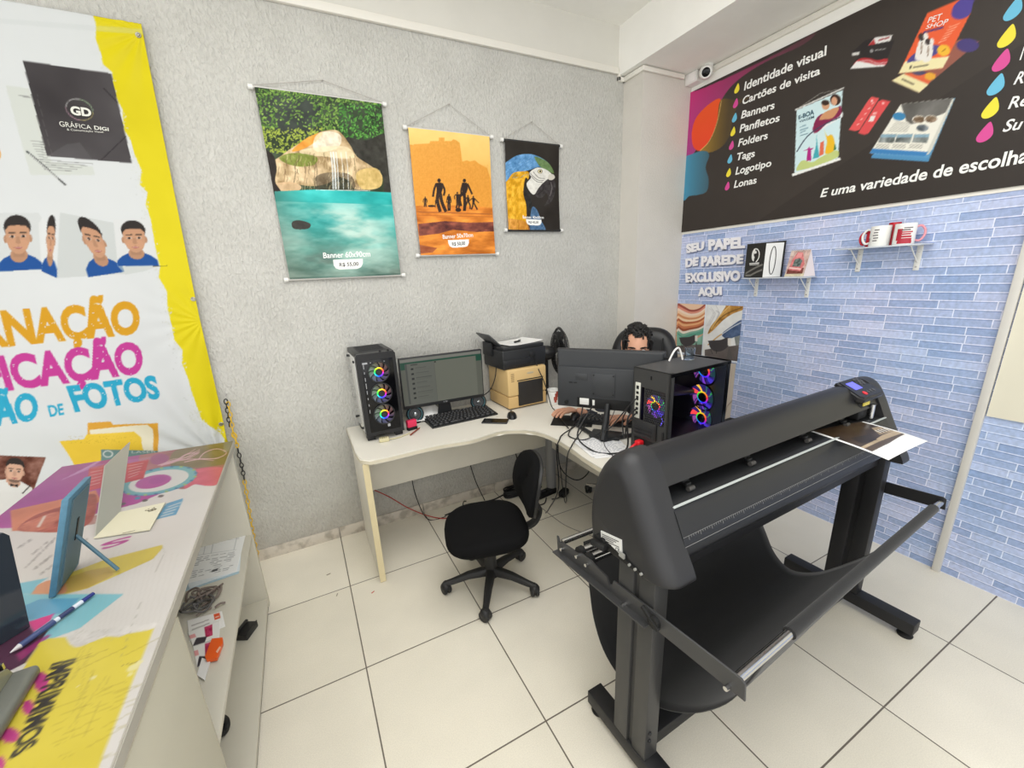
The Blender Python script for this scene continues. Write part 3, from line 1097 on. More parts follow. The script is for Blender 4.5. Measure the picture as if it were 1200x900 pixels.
def hanging(label, x0, z0, w, h, apex, art, dark_rod, price, size_quad, price_quad, tagc, res=.0026, size_txt='', ):
    t = thing('hanging_banner', label, 'banner', (x0 + w / 2, 0, z0 - h / 2), 0, 'photo banners with price tags')
    yb = -.022
    p = Print(x0, x0 + w, z0 - h, z0, res, (128, 128, 128), pa(yb))
    art(p)
    # outlined caption box and white price tab
    (tl, tr, br, bl) = size_quad
    if tagc:
        p.fill(tagc, (244, 244, 240))
    f3 = lambda A, B: np.stack([A, yb + .004 * np.cos((B - (z0 - h / 2)) / h * PI * 2) - .003 * np.sin((A - x0) / w * PI), B], -1)
    pf = p.make('fabric_print', f3, print_mat('banner_print', .45, .2), t)
    ln = [(tl[0] - 4, tl[1] - 2.6), (tr[0] + 4, tr[1] - 2.6), (br[0] + 4, br[1] + 2.6), (bl[0] - 4, bl[1] + 2.6)]
    letters('caption', [(size_txt, [ony(*q, yb - .006) for q in size_quad], .012)], INKW, pf)
    g = G()
    pts = [ony(*q, yb - .006) for q in ln]
    g.tube(pts, .0009, 4, closed=True, smooth=0)
    g.make('caption_frame', INKW, pf)
    letters('price', [(price, [ony(*q, yb - .007) for q in price_quad], .014)], INKK, pf)
    rodm = mat('rod_black', (42, 42, 42), .35) if dark_rod else mat('rod_grey', (205, 203, 198), .4)
    for z, nm in ((z0 + .002, 'top_rod'), (z0 - h - .002, 'bottom_rod')):
        rd = G().cyl((x0 - .012, yb + .004, z), (x0 + w + .012, yb + .004, z), .009 if dark_rod else .0065).make(nm, rodm, t, world=True)
        for xx, sg in ((x0 - .012, -1), (x0 + w + .012, 1)):
            G().cyl((xx - .004 * sg, yb + .004, z), (xx + .016 * sg, yb + .004, z), .0115, n=16).make('end_cap', WHITEP, rd, world=True)
    ax = ony(apex[0], apex[1], -.012)
    g = G()
    g.tube([(x0 - .005, yb + .002, z0 + .009), tuple(ax), (x0 + w + .005, yb + .002, z0 + .009)], .0016, 6, smooth=0)
    cd = g.make('hanging_cord', CORD, t, world=True)
    G().cyl((ax[0], 0, ax[2]), (ax[0], -.02, ax[2]), .0025, n=10).cyl((ax[0], -.018, ax[2]), (ax[0], -.021, ax[2]), .003, n=10).make('nail', CORD, cd, world=True)
    return t


def art_waterfall(p):
    Zm = lambda pts: [(290 + a / 3.7474, 90 + b / 3.75) for a, b in pts]
    z1 = lambda a, b: (290 + a / 3.7474, 90 + b / 3.75)
    r = np.random.default_rng(11)
    p.img[:] = (52, 66, 44)
    p.noise(26, 30, 1)
    p.blob(Zm([(60, 90), (300, 100), (310, 190), (280, 240), (200, 260), (120, 230), (60, 180)]), (56, 62, 58), .85, tex=(18, 22, 2))
    # leaves
    for k in range(1900):
        a, b = r.uniform(15, 620), r.uniform(55, 345)
        dense = (a < 130 or a > 290) and b < 270 or (b > 230 and a < 330) or b < 110
        if not dense and r.random() < .72:
            continue
        if a > 440 and b > 285 and r.random() < .9:
            continue
        if a > 590 and r.random() < .6:
            continue
        br = r.random()
        base = np.array((58, 98, 36)) * (1 - br) + np.array((150, 186, 84)) * br
        if b > 225 and a < 330:
            base = base * .5 + np.array((205, 200, 70)) * .5
        if 400 < a < 600 and b > 120:
            base = base * np.array((.72, .95, .9))
        u, v = z1(a, b)
        p.el(u, v, r.uniform(.8, 2.7), r.uniform(.5, 1.2), np.clip(base, 0, 255), .9, r.uniform(0, PI), n=8)
    # cave darkness on the right
    p.blob(Zm([(430, 270), (520, 280), (600, 250), (640, 300), (640, 510), (600, 500), (590, 430), (500, 370)]), (52, 50, 44), .95, tex=(10, 22, 3))
    # rock
    rock = Zm([(105, 385), (150, 345), (215, 300), (290, 258), (340, 238), (400, 240), (450, 300), (480, 350), (540, 390), (590, 430), (585, 480), (540, 496), (470, 492), (450, 460), (400, 440), (350, 470), (280, 480), (200, 470), (120, 465)])
    p.blob(rock, (186, 160, 120), 1, tex=(16, 84, 4))
    p.blob(Zm([(195, 325), (260, 270), (330, 245), (300, 285), (240, 320)]), (232, 150, 48), .85, tex=(8, 24, 5))
    p.blob(Zm([(300, 260), (355, 240), (410, 260), (400, 310), (340, 330), (290, 320)]), (250, 246, 232), .6, tex=(7, 60, 6))
    p.blob(Zm([(240, 320), (420, 305), (470, 350), (420, 360), (330, 350), (250, 345)]), (238, 222, 182), .7, tex=(8, 24, 7))
    p.blob(Zm([(140, 355), (200, 335), (300, 350), (295, 385), (230, 395), (170, 380)]), (112, 130, 46), .85, tex=(7, 36, 8))
    for a, c in ((160, (150, 118, 80)), (205, (110, 96, 70)), (250, (160, 130, 92)), (300, (120, 100, 74)), (420, (120, 104, 76)), (470, (150, 128, 86)), (520, (176, 148, 92))):
        p.path(Zm([(a, 380), (a + 6, 420), (a - 2, 470)]), 1.4, c, .6)
    p.blob(Zm([(300, 440), (360, 420), (450, 430), (470, 492), (380, 496), (300, 494)]), (66, 58, 46), .6, tex=(8, 40, 9))
    for k in range(230):
        a, b = r.uniform(115, 585), r.uniform(330, 485)
        if b < 470 - 1.2 * (a - 60) * (a < 200) and b < 400 and (a < 200 or a > 480):
            continue
        c = (np.array((104, 84, 58)) if r.random() < .5 else np.array((226, 206, 160))) + r.uniform(-18, 18)
        p.path(Zm([(a, b), (a + r.uniform(-4, 4), b + r.uniform(6, 16)), (a + r.uniform(-6, 6), b + r.uniform(18, 34))]), r.uniform(.4, 1.0), c, .5, n=3)
    for a, w in ((365, 1.6), (376, 2.2), (388, 1.2), (410, .7), (432, .7)):
        p.path(Zm([(a, 330), (a + 8, 400), (a + 12, 494)]), w, (226, 232, 232), .8)
    p.blob(Zm([(480, 420), (560, 400), (592, 440), (580, 485), (500, 490)]), (214, 184, 112), .85, tex=(9, 34, 10))
    p.blob(Zm([(118, 470), (190, 462), (235, 480), (220, 500), (130, 505)]), (214, 180, 140), .9, tex=(7, 24, 11))
    p.blob(Zm([(60, 330), (110, 340), (128, 400), (122, 460), (150, 510), (130, 540), (110, 520)]), (40, 34, 30), 1, tex=(8, 14, 12))
    # water
    h, w = p.img.shape[:2]
    n = fbm(h, w, 26, 5, 21, 2.4); n2 = fbm(h, w, 60, 3, 22, 1.6)
    bz = np.linspace(0, 1, h)[:, None]                      # 0 bottom
    tt = np.clip((bz - .02) / .45, 0, 1)[..., None]
    wat = np.array((104, 134, 122)) * (1 - tt) + np.array((54, 186, 182)) * tt
    wat = wat + ((n - .5) * 95)[..., None] + ((n2 - .5) * 70)[..., None] * np.array((1, .9, .8))
    xx = np.linspace(0, 1, w)[None, :, None]
    lf = np.clip((.26 - xx) / .26, 0, 1)
    wat = wat * (1 - .5 * lf) + np.array((66, 78, 66)) * .5 * lf
    p.fill(Zm([(118, 503), (300, 495), (650, 508), (720, 900), (150, 900)]), np.clip(wat, 30, 235))
    foam = fbm(h, w, 22, 5, 41, 3.0); f2 = fbm(h, w, 9, 3, 42, 2.5)
    cx_ = np.exp(-(((xx[..., 0] - .55) / .30) ** 2)) * np.exp(-(((bz - .27) / .16) ** 2))
    al = np.clip((foam - .38) * 3.2, 0, 1) * np.clip(.35 + cx_, 0, 1) * .8
    al = al * (bz < .435) * (bz > .01)
    p.img = p.img * (1 - al[..., None]) + np.array((206, 222, 210)) * al[..., None]
    rk_ = np.clip((fbm(h, w, 40, 4, 43, 2.0) - .56) * 6, 0, 1) * np.clip((.26 - bz) / .2, 0, 1) * .75
    p.img = p.img * (1 - rk_[..., None]) + np.array((86, 100, 92)) * rk_[..., None]
    p.img += ((f2 - .5) * 26 * (bz < .435))[..., None]
    p.blob(Zm([(195, 640), (225, 630), (275, 645), (265, 668), (205, 668)]), (58, 56, 52), 1, tex=(6, 14, 13))
    p.line(z1(300, 497), z1(540, 500), .8, (228, 240, 238), .8)


def art_beach(p):
    Zm = lambda pts: [(470 + a / 5.455, 140 + b / 5.4545) for a, b in pts]
    z1 = lambda a, b: (470 + a / 5.455, 140 + b / 5.4545)
    h, w = p.img.shape[:2]
    bz = np.linspace(0, 1, h)[:, None, None]
    top, mid = np.array((246, 206, 124)), np.array((232, 160, 66))
    p.img[:] = mid * (1 - np.clip((bz - .3) / .7, 0, 1)) + top * np.clip((bz - .3) / .7, 0, 1)
    p.noise(30, 8, 2)
    bc = np.zeros((h, w, 3)) + np.array((226, 148, 52)) * (1 - bz) + np.array((222, 156, 66)) * bz
    bc = bc + (fbm(h, w, 3, 2, 3)[..., None] - .5) * 16
    p.fill(Zm([(45, 160), (80, 165), (80, 160), (180, 155), (185, 140), (240, 140), (240, 118), (275, 118), (275, 140), (320, 140), (330, 128), (350, 135), (372, 150), (390, 270), (420, 262), (440, 270), (470, 262), (500, 285), (550, 310), (580, 400), (580, 560), (90, 560)]), bc, .92)
    for a in range(90, 560, 11):
        p.line(z1(a, 180 + (a > 380) * 110), z1(a + 6, 470), .35, (206, 128, 40), .45)
    for b in range(170, 480, 10):
        p.line(z1(60, b - 2), z1(370, b + 8), .3, (238, 170, 80), .35)
    # sand
    n = fbm(h, w, 12, 5, 5, 3)
    sand = np.zeros((h, w, 3)) + np.array((214, 128, 48))
    sand = sand + ((n - .5) * 130)[..., None] * np.array((1, .85, .5))
    p.fill(Zm([(95, 552), (300, 548), (585, 562), (620, 870), (100, 870)]), np.clip(sand, 20, 255))
    dk = np.zeros((h, w, 3)) + np.array((104, 54, 56)) + ((fbm(h, w, 8, 4, 6, 2)[..., None] - .5) * 150) * np.array((1, .6, .4))
    p.fill(Zm([(110, 668), (280, 650), (430, 660), (592, 655), (596, 715), (480, 720), (330, 705), (240, 730), (115, 745)]), np.clip(dk, 20, 230), .85)
    p.fill(Zm([(112, 800), (230, 822), (200, 850), (118, 860)]), (140, 74, 60), .7, tex=(7, 40, 8, 2))
    p.line(z1(100, 590), z1(585, 605), 1.2, (150, 84, 44), .7)
    p.line(z1(100, 612), z1(585, 622), .8, (170, 92, 40), .7)
    # players in silhouette
    K = (46, 34, 30)

    def player(a, b, s, legs, arms):
        q = lambda x, y: z1(a + x * s, b + y * s)
        p.el(*q(0, -92), 2.0 * s, 2.4 * s, K)
        p.fill([q(-17, -78), q(17, -78), q(24, -40), q(14, -8), q(-14, -8), q(-16, -40)], K)
        for l in legs:
            p.path([q(*pt) for pt in l], 3.8 * s, K)
        for l in arms:
            p.path([q(*pt) for pt in l], 2.4 * s, K)
    player(243, 482, 1.0, [[(-6, -12), (-10, 40), (8, 108)], [(8, -12), (18, 45), (44, 108)]], [[(-17, -74), (-32, -30), (-38, 12)], [(18, -74), (36, -30), (30, 5)]])
    player(405, 478, .95, [[(-2, -10), (4, 55), (0, 112)], [(2, -12), (-34, 20), (-24, 80)]], [[(-10, -70), (-22, -20), (-14, 10)], [(20, -72), (44, -20), (52, 0)]])
    player(306, 528, .5, [[(-6, -10), (-10, 50), (-4, 112)], [(6, -10), (14, 50), (10, 112)]], [[(-16, -74), (-26, -20), (-24, 10)], [(16, -74), (28, -20), (24, 10)]])
    player(360, 515, .5, [[(-6, -10), (-2, 50), (-16, 105)], [(6, -10), (18, 50), (22, 100)]], [[(-16, -74), (-36, -50), (-30, -10)], [(16, -74), (34, -40), (44, -10)]])
    player(463, 535, .45, [[(-6, -10), (-10, 40), (-30, 90)], [(6, -10), (30, 40), (56, 92)]], [[(-16, -70), (-50, -40), (-70, -20)], [(16, -70), (50, -30), (80, -5)]])
    player(428, 530, .45, [[(-6, -10), (-30, 40), (-50, 90)], [(6, -10), (30, 40), (30, 92)]], [[(-16, -70), (-40, -30), (-30, 0)]])
    player(155, 530, .36, [[(-8, -10), (-12, 40), (-14, 80)], [(8, -10), (12, 40), (14, 80)]], [[(-22, -70), (-34, -30), (-30, 0)], [(22, -70), (34, -30), (30, 0)]])
    player(222, 540, .28, [[(-6, -10), (-10, 40), (-14, 80)]], [])
    p.el(*z1(366, 578), 3.4, 2.4, K)
    p.el(*z1(195, 553), 4.2, 1.3, K)


def art_parrot(p):
    Zm = lambda pts: [(470 + a / 5.455, 140 + b / 5.4545) for a, b in pts]
    z1 = lambda a, b: (470 + a / 5.455, 140 + b / 5.4545)
    p.img[:] = (46, 42, 38)
    p.noise(40, 8, 3)
    # back and breast
    p.blob(Zm([(655, 400), (700, 340), (770, 325), (820, 345), (800, 420), (790, 480), (800, 560), (800, 640), (800, 720), (660, 730), (650, 560)]), (222, 164, 36), 1, tex=(9, 50, 4))
    p.blob(Zm([(670, 640), (740, 640), (800, 660), (810, 720), (670, 725)]), (196, 128, 62), .7, tex=(7, 40, 5))
    p.blob(Zm([(655, 300), (690, 260), (750, 228), (830, 224), (900, 250), (950, 290), (975, 340), (940, 330), (880, 305), (830, 320), (790, 330), (720, 340), (680, 390), (655, 400)]), (96, 148, 196), 1, tex=(7, 44, 6))
    p.blob(Zm([(850, 240), (910, 258), (955, 295), (978, 345), (930, 325), (885, 300)]), (104, 126, 62), .85, tex=(7, 30, 7))
    for k in range(60):
        a, b = 660 + rng.uniform(0, 190), 240 + rng.uniform(0, 130)
        p.line(z1(a, b), z1(a - 16, b + 12), .45, (58, 104, 160) if k % 2 else (150, 190, 222), .6)
    for k in range(120):
        a, b = 665 + rng.uniform(0, 130), 380 + rng.uniform(0, 320)
        p.line(z1(a, b), z1(a - 6, b + 22), .45, (186, 122, 20) if k % 2 else (248, 204, 84), .5)
    # dark throat band and blue wing
    p.blob(Zm([(795, 375), (815, 395), (810, 440), (830, 490), (835, 560), (822, 600), (800, 540), (782, 470)]), (44, 44, 42), .95, tex=(6, 18, 8))
    p.blob(Zm([(838, 560), (868, 580), (890, 640), (920, 715), (830, 720), (822, 640)]), (78, 112, 148), .95, tex=(5, 40, 9))
    # white face
    p.blob(Zm([(822, 338), (870, 308), (925, 320), (965, 350), (980, 375), (950, 400), (910, 405), (880, 440), (850, 480), (820, 455), (803, 410), (830, 372)]), (222, 220, 212), 1, tex=(5, 18, 10))
    for pts in ([(826, 345), (870, 385), (915, 390)], [(830, 360), (865, 395), (905, 402)], [(845, 335), (880, 372), (920, 378)]):
        p.path(Zm(pts), .6, (60, 58, 54), .8)
    p.el(*z1(888, 332), 3.0, 2.6, (120, 116, 104)); p.el(*z1(888, 332), 2.3, 2.0, (226, 214, 170)); p.el(*z1(889, 332), 1.2, 1.2, (24, 22, 20))
    # beak
    p.blob(Zm([(945, 378), (978, 385), (990, 430), (975, 500), (945, 540), (915, 552), (940, 505), (930, 470), (900, 500), (860, 490), (872, 450), (905, 410)]), (62, 58, 58), 1, tex=(6, 26, 11))
    p.path(Zm([(958, 400), (966, 440), (952, 490)]), .9, (130, 124, 124), .7)
    p.path(Zm([(915, 420), (905, 455), (870, 480)]), .7, (26, 24, 24), .8)
    p.blob(Zm([(950, 350), (975, 352), (984, 372), (962, 388), (940, 378)]), (206, 202, 190), 1)


hanging('largest hanging banner, waterfall falling into a turquoise pool', -2.795, 2.5305, .60, .895, (377.7, 94), art_waterfall, False,
        'R$ 55,00', [(378.5, 296), (433.5, 294.2), (434, 300.6), (379, 302.6)], [(397.5, 308.2), (420, 307), (420.3, 311.2), (398, 312.4)],
        [(390, 304.6), (425, 303.2), (425, 309), (423, 313), (419, 315), (398, 316), (393.5, 314.5), (391, 311)], .0026, 'Banner 60x90cm')
hanging('orange hanging banner with beach football players in silhouette', -2.0596, 2.4297, .505, .685, (526, 122), art_beach, False,
        'R$ 50,00', [(518.5, 275), (554, 273), (554.5, 277.6), (519, 280)], [(529.5, 284), (545, 283), (545.2, 287), (530, 288)],
        [(524.5, 281.5), (549, 280.5), (549, 285), (547.5, 288.5), (544, 289.6), (530, 290.4), (526.5, 288.6), (525, 285)], .0028, 'Banner 50x70cm')
hanging('smallest hanging banner, blue and yellow parrot head on black', -1.4482, 2.420, .408, .527, (623, 143), art_parrot, True,
        'R$ 45,00', [(612.5, 252.5), (637, 253.4), (637.2, 256.4), (612.8, 256)], [(619.5, 259), (631, 259.2), (631, 261.8), (619.6, 261.6)],
        [(616, 256.8), (634, 257.6), (634, 261), (632.5, 263.6), (630, 264.4), (620, 264), (617.4, 262.6), (616.2, 260)], .0026, 'Banner 40x60cm')


# ------------------------------------------------------------------ the big vinyl banner
def warpq(Q):
    Q = [np.asarray(q, float) for q in Q]
    return lambda x, y: tuple((Q[3] * (1 - x) + Q[2] * x) * (1 - y) + (Q[0] * (1 - x) + Q[1] * x) * y)


def bust(p, Q, shirt=(26, 84, 160), bgc=(226, 228, 230), skin=(208, 158, 124), hair=(46, 40, 38), bow=False):
    f = warpq(Q)
    W = lambda pts: [f(*q) for q in pts]
    def E(cx, cy, rx, ry, c, a=1.0, t0=0, t1=2 * PI):
        t = np.linspace(t0, t1, 30)
        p.fill(W([(cx + rx * math.cos(x), cy + ry * math.sin(x)) for x in t]), c, a)
    if bgc is not None:
        p.fill(W([(0, 0), (1, 0), (1, 1), (0, 1)]), bgc)
    p.fill(W([(0.0, 0), (1.0, 0), (1.0, .12), (.86, .22), (.66, .29), (.34, .29), (.14, .22), (0.0, .12)]), shirt)
    E(.5, .27, .2, .13, np.array(skin) * .93)
    p.fill(W([(.37, .24), (.63, .24), (.63, .45), (.37, .45)]), np.array(skin) * .86)
    E(.5, .77, .325, .21, hair)
    E(.21, .56, .045, .07, np.array(skin) * .9); E(.79, .56, .045, .07, np.array(skin) * .9)
    p.fill(W([(.21, .72), (.23, .50), (.30, .38), (.42, .30), (.5, .285), (.58, .30), (.70, .38), (.77, .50), (.79, .72), (.70, .79), (.5, .80), (.30, .79)]), skin)
    E(.38, .46, .10, .09, np.array(skin) * 1.05, .6); E(.62, .46, .10, .09, np.array(skin) * 1.05, .6)
    for cx in (.37, .63):
        p.fill(W([(cx - .09, .655), (cx + .09, .655), (cx + .08, .68), (cx - .08, .68)]), hair, .85)
        E(cx, .60, .07, .022, (212, 196, 184)); E(cx, .60, .035, .024, (44, 30, 26))
    p.fill(W([(.47, .60), (.53, .60), (.565, .485), (.5, .468), (.435, .485)]), np.array(skin) * .88, .8)
    p.fill(W([(.38, .405), (.5, .42), (.62, .405), (.5, .375)]), (176, 96, 92))
    p.fill(W([(.41, .403), (.59, .403), (.57, .395), (.43, .395)]), (238, 230, 226), .8)
    if bow:
        p.fill(W([(.38, .24), (.5, .21), (.62, .24), (.62, .15), (.5, .185), (.38, .15)]), (40, 36, 38))
        E(.5, .36, .2, .08, hair, .55, PI, 2 * PI)


vb = thing('vinyl_banner', 'big white vinyl banner with a yellow border hanging behind the counter', 'banner', (-3.7, 0, 1.7))
yv = -.014
p = Print(-4.35, -3.175, .52, 2.712, .0038, (231, 235, 236), pa(yv))
p.noise(90, 5, 8)
h_, w_ = p.img.shape[:2]
# yellow border with a torn white edge
edge = [(111.5, 20), (112, 28), (115, 48), (117, 62), (124, 78), (131, 86), (136, 110), (143, 130), (147, 152), (152, 165), (159, 180), (165, 200), (166, 217), (172, 226), (173, 240), (176, 258), (184, 290), (187, 312), (188, 325), (195, 342), (198, 360), (200, 380), (206, 398), (213, 410), (215, 425), (220, 445), (225, 455), (231, 480), (238, 492), (248, 500), (258, 506), (262, 513), (270, 560), (285, 640)]
pe = []
for k, (a, b) in enumerate(edge):
    pe.append((a + (1.6 if k % 2 else -1.2), b))
p.fill(pe + [(320, 640), (170, 20)], (236, 219, 22), 1, tex=(60, 9, 9))
for k in range(160):
    j = rng.integers(4, len(edge) - 2)
    a = edge[j][0] + (edge[j + 1][0] - edge[j][0]) * rng.random(); b = edge[j][1] + (edge[j + 1][1] - edge[j][1]) * rng.random()
    p.el(a + rng.uniform(-5, 2), b + rng.uniform(-4, 4), rng.uniform(.6, 2.2), rng.uniform(.4, 1.2), (222, 225, 218), .8, rng.uniform(0, 3), n=9)
    if k % 3 == 0:
        p.el(a + rng.uniform(-12, -5), b + rng.uniform(-6, 6), rng.uniform(.5, 1.6), rng.uniform(.3, .9), (206, 210, 206), .6, rng.uniform(0, 3), n=9)
# letterhead, folder and pen
p.fill([(9, 102), (36, 105), (62, 190), (110, 196), (113, 206), (38, 206)], (222, 227, 221))
for k in range(7):
    p.line((38 + k * 1.6, 166.5 + k * 3), (54 + k * .6, 168 + k * 3), .7, (150, 152, 150))
for k in range(5):
    p.line((44 + k * 2.4, 187.5 + k * 2.9), (110 - k * 6, 193 + k * 2.1), .7, (150, 152, 150))
p.line((24, 113.5), (38, 115.5), .9, (120, 120, 120))
fold = Print
p.fill([(28.5, 72.5), (131.5, 87.5), (155.5, 191.8), (57, 184)], (72, 68, 70), 1, tex=(70, 22, 12))
p.fill([(57, 184), (80, 170), (95, 168), (110, 188)], (104, 102, 104), .5, tex=(30, 20, 5))
p.line((45, 112), (63, 184), .5, (110, 106, 106), .7)
p.path([(122, 104), (139, 121.5)], .9, (34, 32, 34)); p.path([(149, 160), (120, 188)], .9, (34, 32, 34))
for (a0, a1), c in (((0, 1.6), (206, 190, 120)), ((1.6, 3.2), (196, 150, 170)), ((3.2, 4.8), (206, 206, 206)), ((4.8, 6.4), (160, 190, 150))):
    t = np.linspace(a0, a1, 9)
    p.path([(94.3 + 15.6 * math.cos(x) + 1.2 * math.sin(x), 129.5 + 12.3 * math.sin(x) + 2.2 * math.cos(x)) for x in t], .9, c)
p.line((33, 178), (60, 201), 2.1, (70, 74, 76)); p.line((36, 181), (78, 217.5), 1.7, (196, 198, 196)); p.line((37, 180.4), (79, 217), .5, (90, 92, 92)); p.line((70, 210), (79, 218), 1.8, (96, 98, 98))
p.el(-1, 182, 4.4, 8, (226, 168, 60), n=20); p.el(-2, 182, 2.0, 5, (231, 235, 236), n=20)
# four portraits
p.fill([(47, 250), (51, 256), (50, 316), (0, 319), (-40, 320), (-40, 250)], (222, 226, 226))
p.fill([(72, 249.5), (137, 262), (146.5, 321), (68, 326)], (214, 219, 218))
p.fill([(47, 262), (52, 255), (68, 285), (68, 326.5), (50.5, 319)], (236, 238, 238), .8)
bust(p, [(-3, 251), (45, 251), (51.5, 315.5), (-1, 318.5)], bgc=None)
bust(p, [(55, 251), (70, 251), (68.5, 326), (50.5, 318)], bgc=None)
bust(p, [(81, 246), (121, 262), (147, 318.5), (105, 325)], bgc=None)
bust(p, [(134, 258), (176.5, 257), (187, 311.5), (139, 312)], bgc=(232, 234, 234))
p.fill([(139, 312), (187, 312), (170, 318), (148, 322)], (206, 212, 208), .6)
p.line((180, 312.4), (197, 311.5), .8, (96, 92, 40), .8)
# lettering
p.text('RNAÇÃO', [(-29, 366), (162.8, 352), (166, 391), (-17, 408.5)], (226, 166, 30), .045, 1, .17, lead='ENCADE', seed=2)
p.text('ICAÇÃO', [(-3, 417), (166.5, 399), (170.5, 437), (9, 458)], (206, 62, 158), .045, 1, .16, lead='PLASTIF', seed=3)
p.text('ÃO', [(-9, 463.5), (43.5, 459.5), (47.5, 491), (-3, 499)], (44, 176, 214), .045, 1, .17, lead='REVELAÇ', seed=4)
p.text('DE', [(56.2, 475), (74, 472.4), (76, 485.5), (60, 488)], (44, 176, 214), .03, 1, .12, seed=5)
p.text('FOTOS', [(78.5, 452), (183.5, 438.6), (190, 466), (88.5, 483)], (44, 176, 214), .045, 1, .17, seed=6)
# folders, label and the portrait print
p.fill([(103.5, 495), (130, 493.6), (133, 497.5), (186.5, 494.5), (186, 560), (160, 560), (105, 520)], (232, 172, 60))
p.fill([(106, 503), (174, 496.6), (180, 502), (182, 560), (120, 560)], (246, 240, 214))
p.fill([(71, 516), (100, 513.6), (103, 508), (157.5, 505.4), (166, 512), (176, 560), (98, 560)], (248, 210, 66), 1, tex=(40, 16, 14))
for k in range(120):
    p.el(rng.uniform(80, 160), rng.uniform(510, 520), .4, .3, (180, 146, 40), .7, n=6)
p.fill([(119, 526), (186, 527), (186, 548), (119, 548)], (120, 152, 150))
p.el(127, 531.5, 6.2, 4.4, (214, 222, 218)); p.el(127, 531.5, 4.4, 3, (120, 152, 150))
p.text('LASER', [(155, 527.6), (184, 527), (184, 530), (155, 530.6)], (224, 230, 226), .0)
man = [(-24, 531.5), (55, 535), (42, 572), (28, 640), (-40, 640), (-40, 531)]
p.fill(man, (120, 74, 60), 1, tex=(8, 60, 17))
p.fill([(-30, 640), (-24, 575), (-4, 562), (8, 560), (24, 561), (40, 570), (36, 640)], (236, 236, 234))
p.fill([(8, 545), (14, 556), (20, 566), (10, 566), (9, 555)], (216, 166, 140))
bust(p, [(4, 533), (36, 536.5), (38, 577), (-1, 573)], shirt=(238, 238, 236), bgc=None, skin=(224, 178, 152), hair=(50, 42, 40), bow=True)
p.line((28, 577), (38, 567), 1.3, (70, 64, 66)); p.line((-6, 566), (0, 562), 1.3, (70, 64, 66))
# hem along the top
p.fill([(-200, 8), (169, 36), (170, 42.5), (-200, 13)], (216, 222, 222), .35)


def vb3d(A, B):
    a = (A + 4.35) / 1.175
    b = (B - .8) / 1.912
    d = .003 * np.sin(A * 9 + B * 4.3) * np.sin(B * 3.1 + 1)
    # tension folds fanning out from the right edge and the lower right corner
    for ex, ez, k, amp, ln in ((-3.19, 2.68, 15, .003, .22), (-3.225, 1.45, 17, .0018, .25), (-3.30, .70, 17, .008, .85)):
        dx, dz = A - ex, B - ez
        rr = np.hypot(dx, dz)
        th = np.arctan2(dz, dx)
        d += amp * np.sin(k * th) * np.exp(-(rr / ln) ** 2) * np.clip(rr / .06, 0, 1)
    return np.stack([A, yv - .012 - d, B], -1)


# the sheet narrows to the right edge seen in the photograph
def vbw(A, B):
    rt = np.interp(B, [.52, .80, 1.487, 2.0, 2.712], [-3.252, -3.247, -3.235, -3.215, -3.1835])
    t = (A + 4.35) / 1.175
    A2 = np.minimum(A, rt)
    P3 = vb3d(A2, B - .012 * np.exp(-((A + 3.7) / .5) ** 2) * 0)
    return P3


p.img *= .865
sheet_o = p.make('printed_sheet', vbw, PR, vb)
md = sheet_o.modifiers.new('thickness', 'SOLIDIFY'); md.thickness = .001
for body, Q, bd in (('GD', [(81.5, 123.8), (106, 127), (107.8, 137), (83.5, 134.5)], .045), ('GRÁFICA', [(68.8, 141.8), (106.2, 147), (107.6, 151.6), (70.3, 148)], .0),
                    ('DIGI', [(110, 147.2), (127, 149.6), (127.6, 153.6), (110.8, 151.8)], .022), ('& Comunicação Visual', [(78, 150.4), (120.8, 153.6), (121.2, 155.8), (78.6, 152.8)], .0)):
    letters('folder_lettering', [(body, [ony(*q, yv - .0165) for q in Q], bd)], mat('folder_ink', (214, 214, 206), .5), sheet_o)
for u, v in ((162, 41), (226.5, 350.5), (259, 497)):
    w = ony(u, v, yv - .014)
    g = G()
    g.torus((0, 0, 0), .008, .0028, M=Matrix.Translation(w) @ Matrix.Rotation(PI / 2, 4, 'X'), n=20, k=8)
    g.cyl(w + np.array((0, .012, 0)), w + np.array((0, -.003, 0)), .004, n=10)
    g.make('eyelet', mat('eyelet_metal', (170, 168, 160), .3, metal=.9), vb, world=True)

# ================================================================== PRINTS ON THE WALLPAPER WALL
sg = thing('printed_sign', 'large black printed sign board with product list high on the blue wall', 'sign', (0, -1.5, 2.33))
xs_ = -.012
p = Print(.168, 2.95, 1.862, 2.803, .0045, (62, 56, 52), pb(xs_))
p.noise(80, 5, 3)
zz = lambda a, b: (780 + a / 2.857, b / 2.857)
ZZ = lambda pts: [zz(a, b) for a, b in pts]
h_, w_ = p.img.shape[:2]
p.fill(ZZ([(280, 760), (900, 340), (1220, 130), (1300, 800)]), (52, 47, 44), .55)
gr = np.zeros((h_, w_, 3))
tx = np.clip((p.A - .17) / .75, 0, 1)[..., None]
ty = np.clip((p.B - 2.2) / .6, 0, 1)[..., None]
gr[:] = (np.array((206, 58, 128)) * (1 - tx) + np.array((92, 60, 66)) * tx)
gr = gr * ty + np.array((150, 70, 140)) * (1 - ty)
p.blob(ZZ([(60, 300), (100, 305), (250, 240), (400, 165), (500, 110), (460, 150), (330, 210), (240, 270), (190, 330), (150, 420), (90, 520), (60, 540)]), gr, n=4)
ob = np.zeros((h_, w_, 3)) + np.array((232, 66, 52)) * (1 - ty) + np.array((238, 96, 40)) * ty
p.blob(ZZ([(185, 335), (150, 345), (105, 390), (88, 440), (92, 490), (115, 505), (140, 480), (165, 430)]), ob)
yb_ = np.zeros((h_, w_, 3)) + np.array((216, 166, 52)) * (1 - tx * 2.2).clip(0, 1) + np.array((84, 70, 48)) * (tx * 2.2).clip(0, 1)
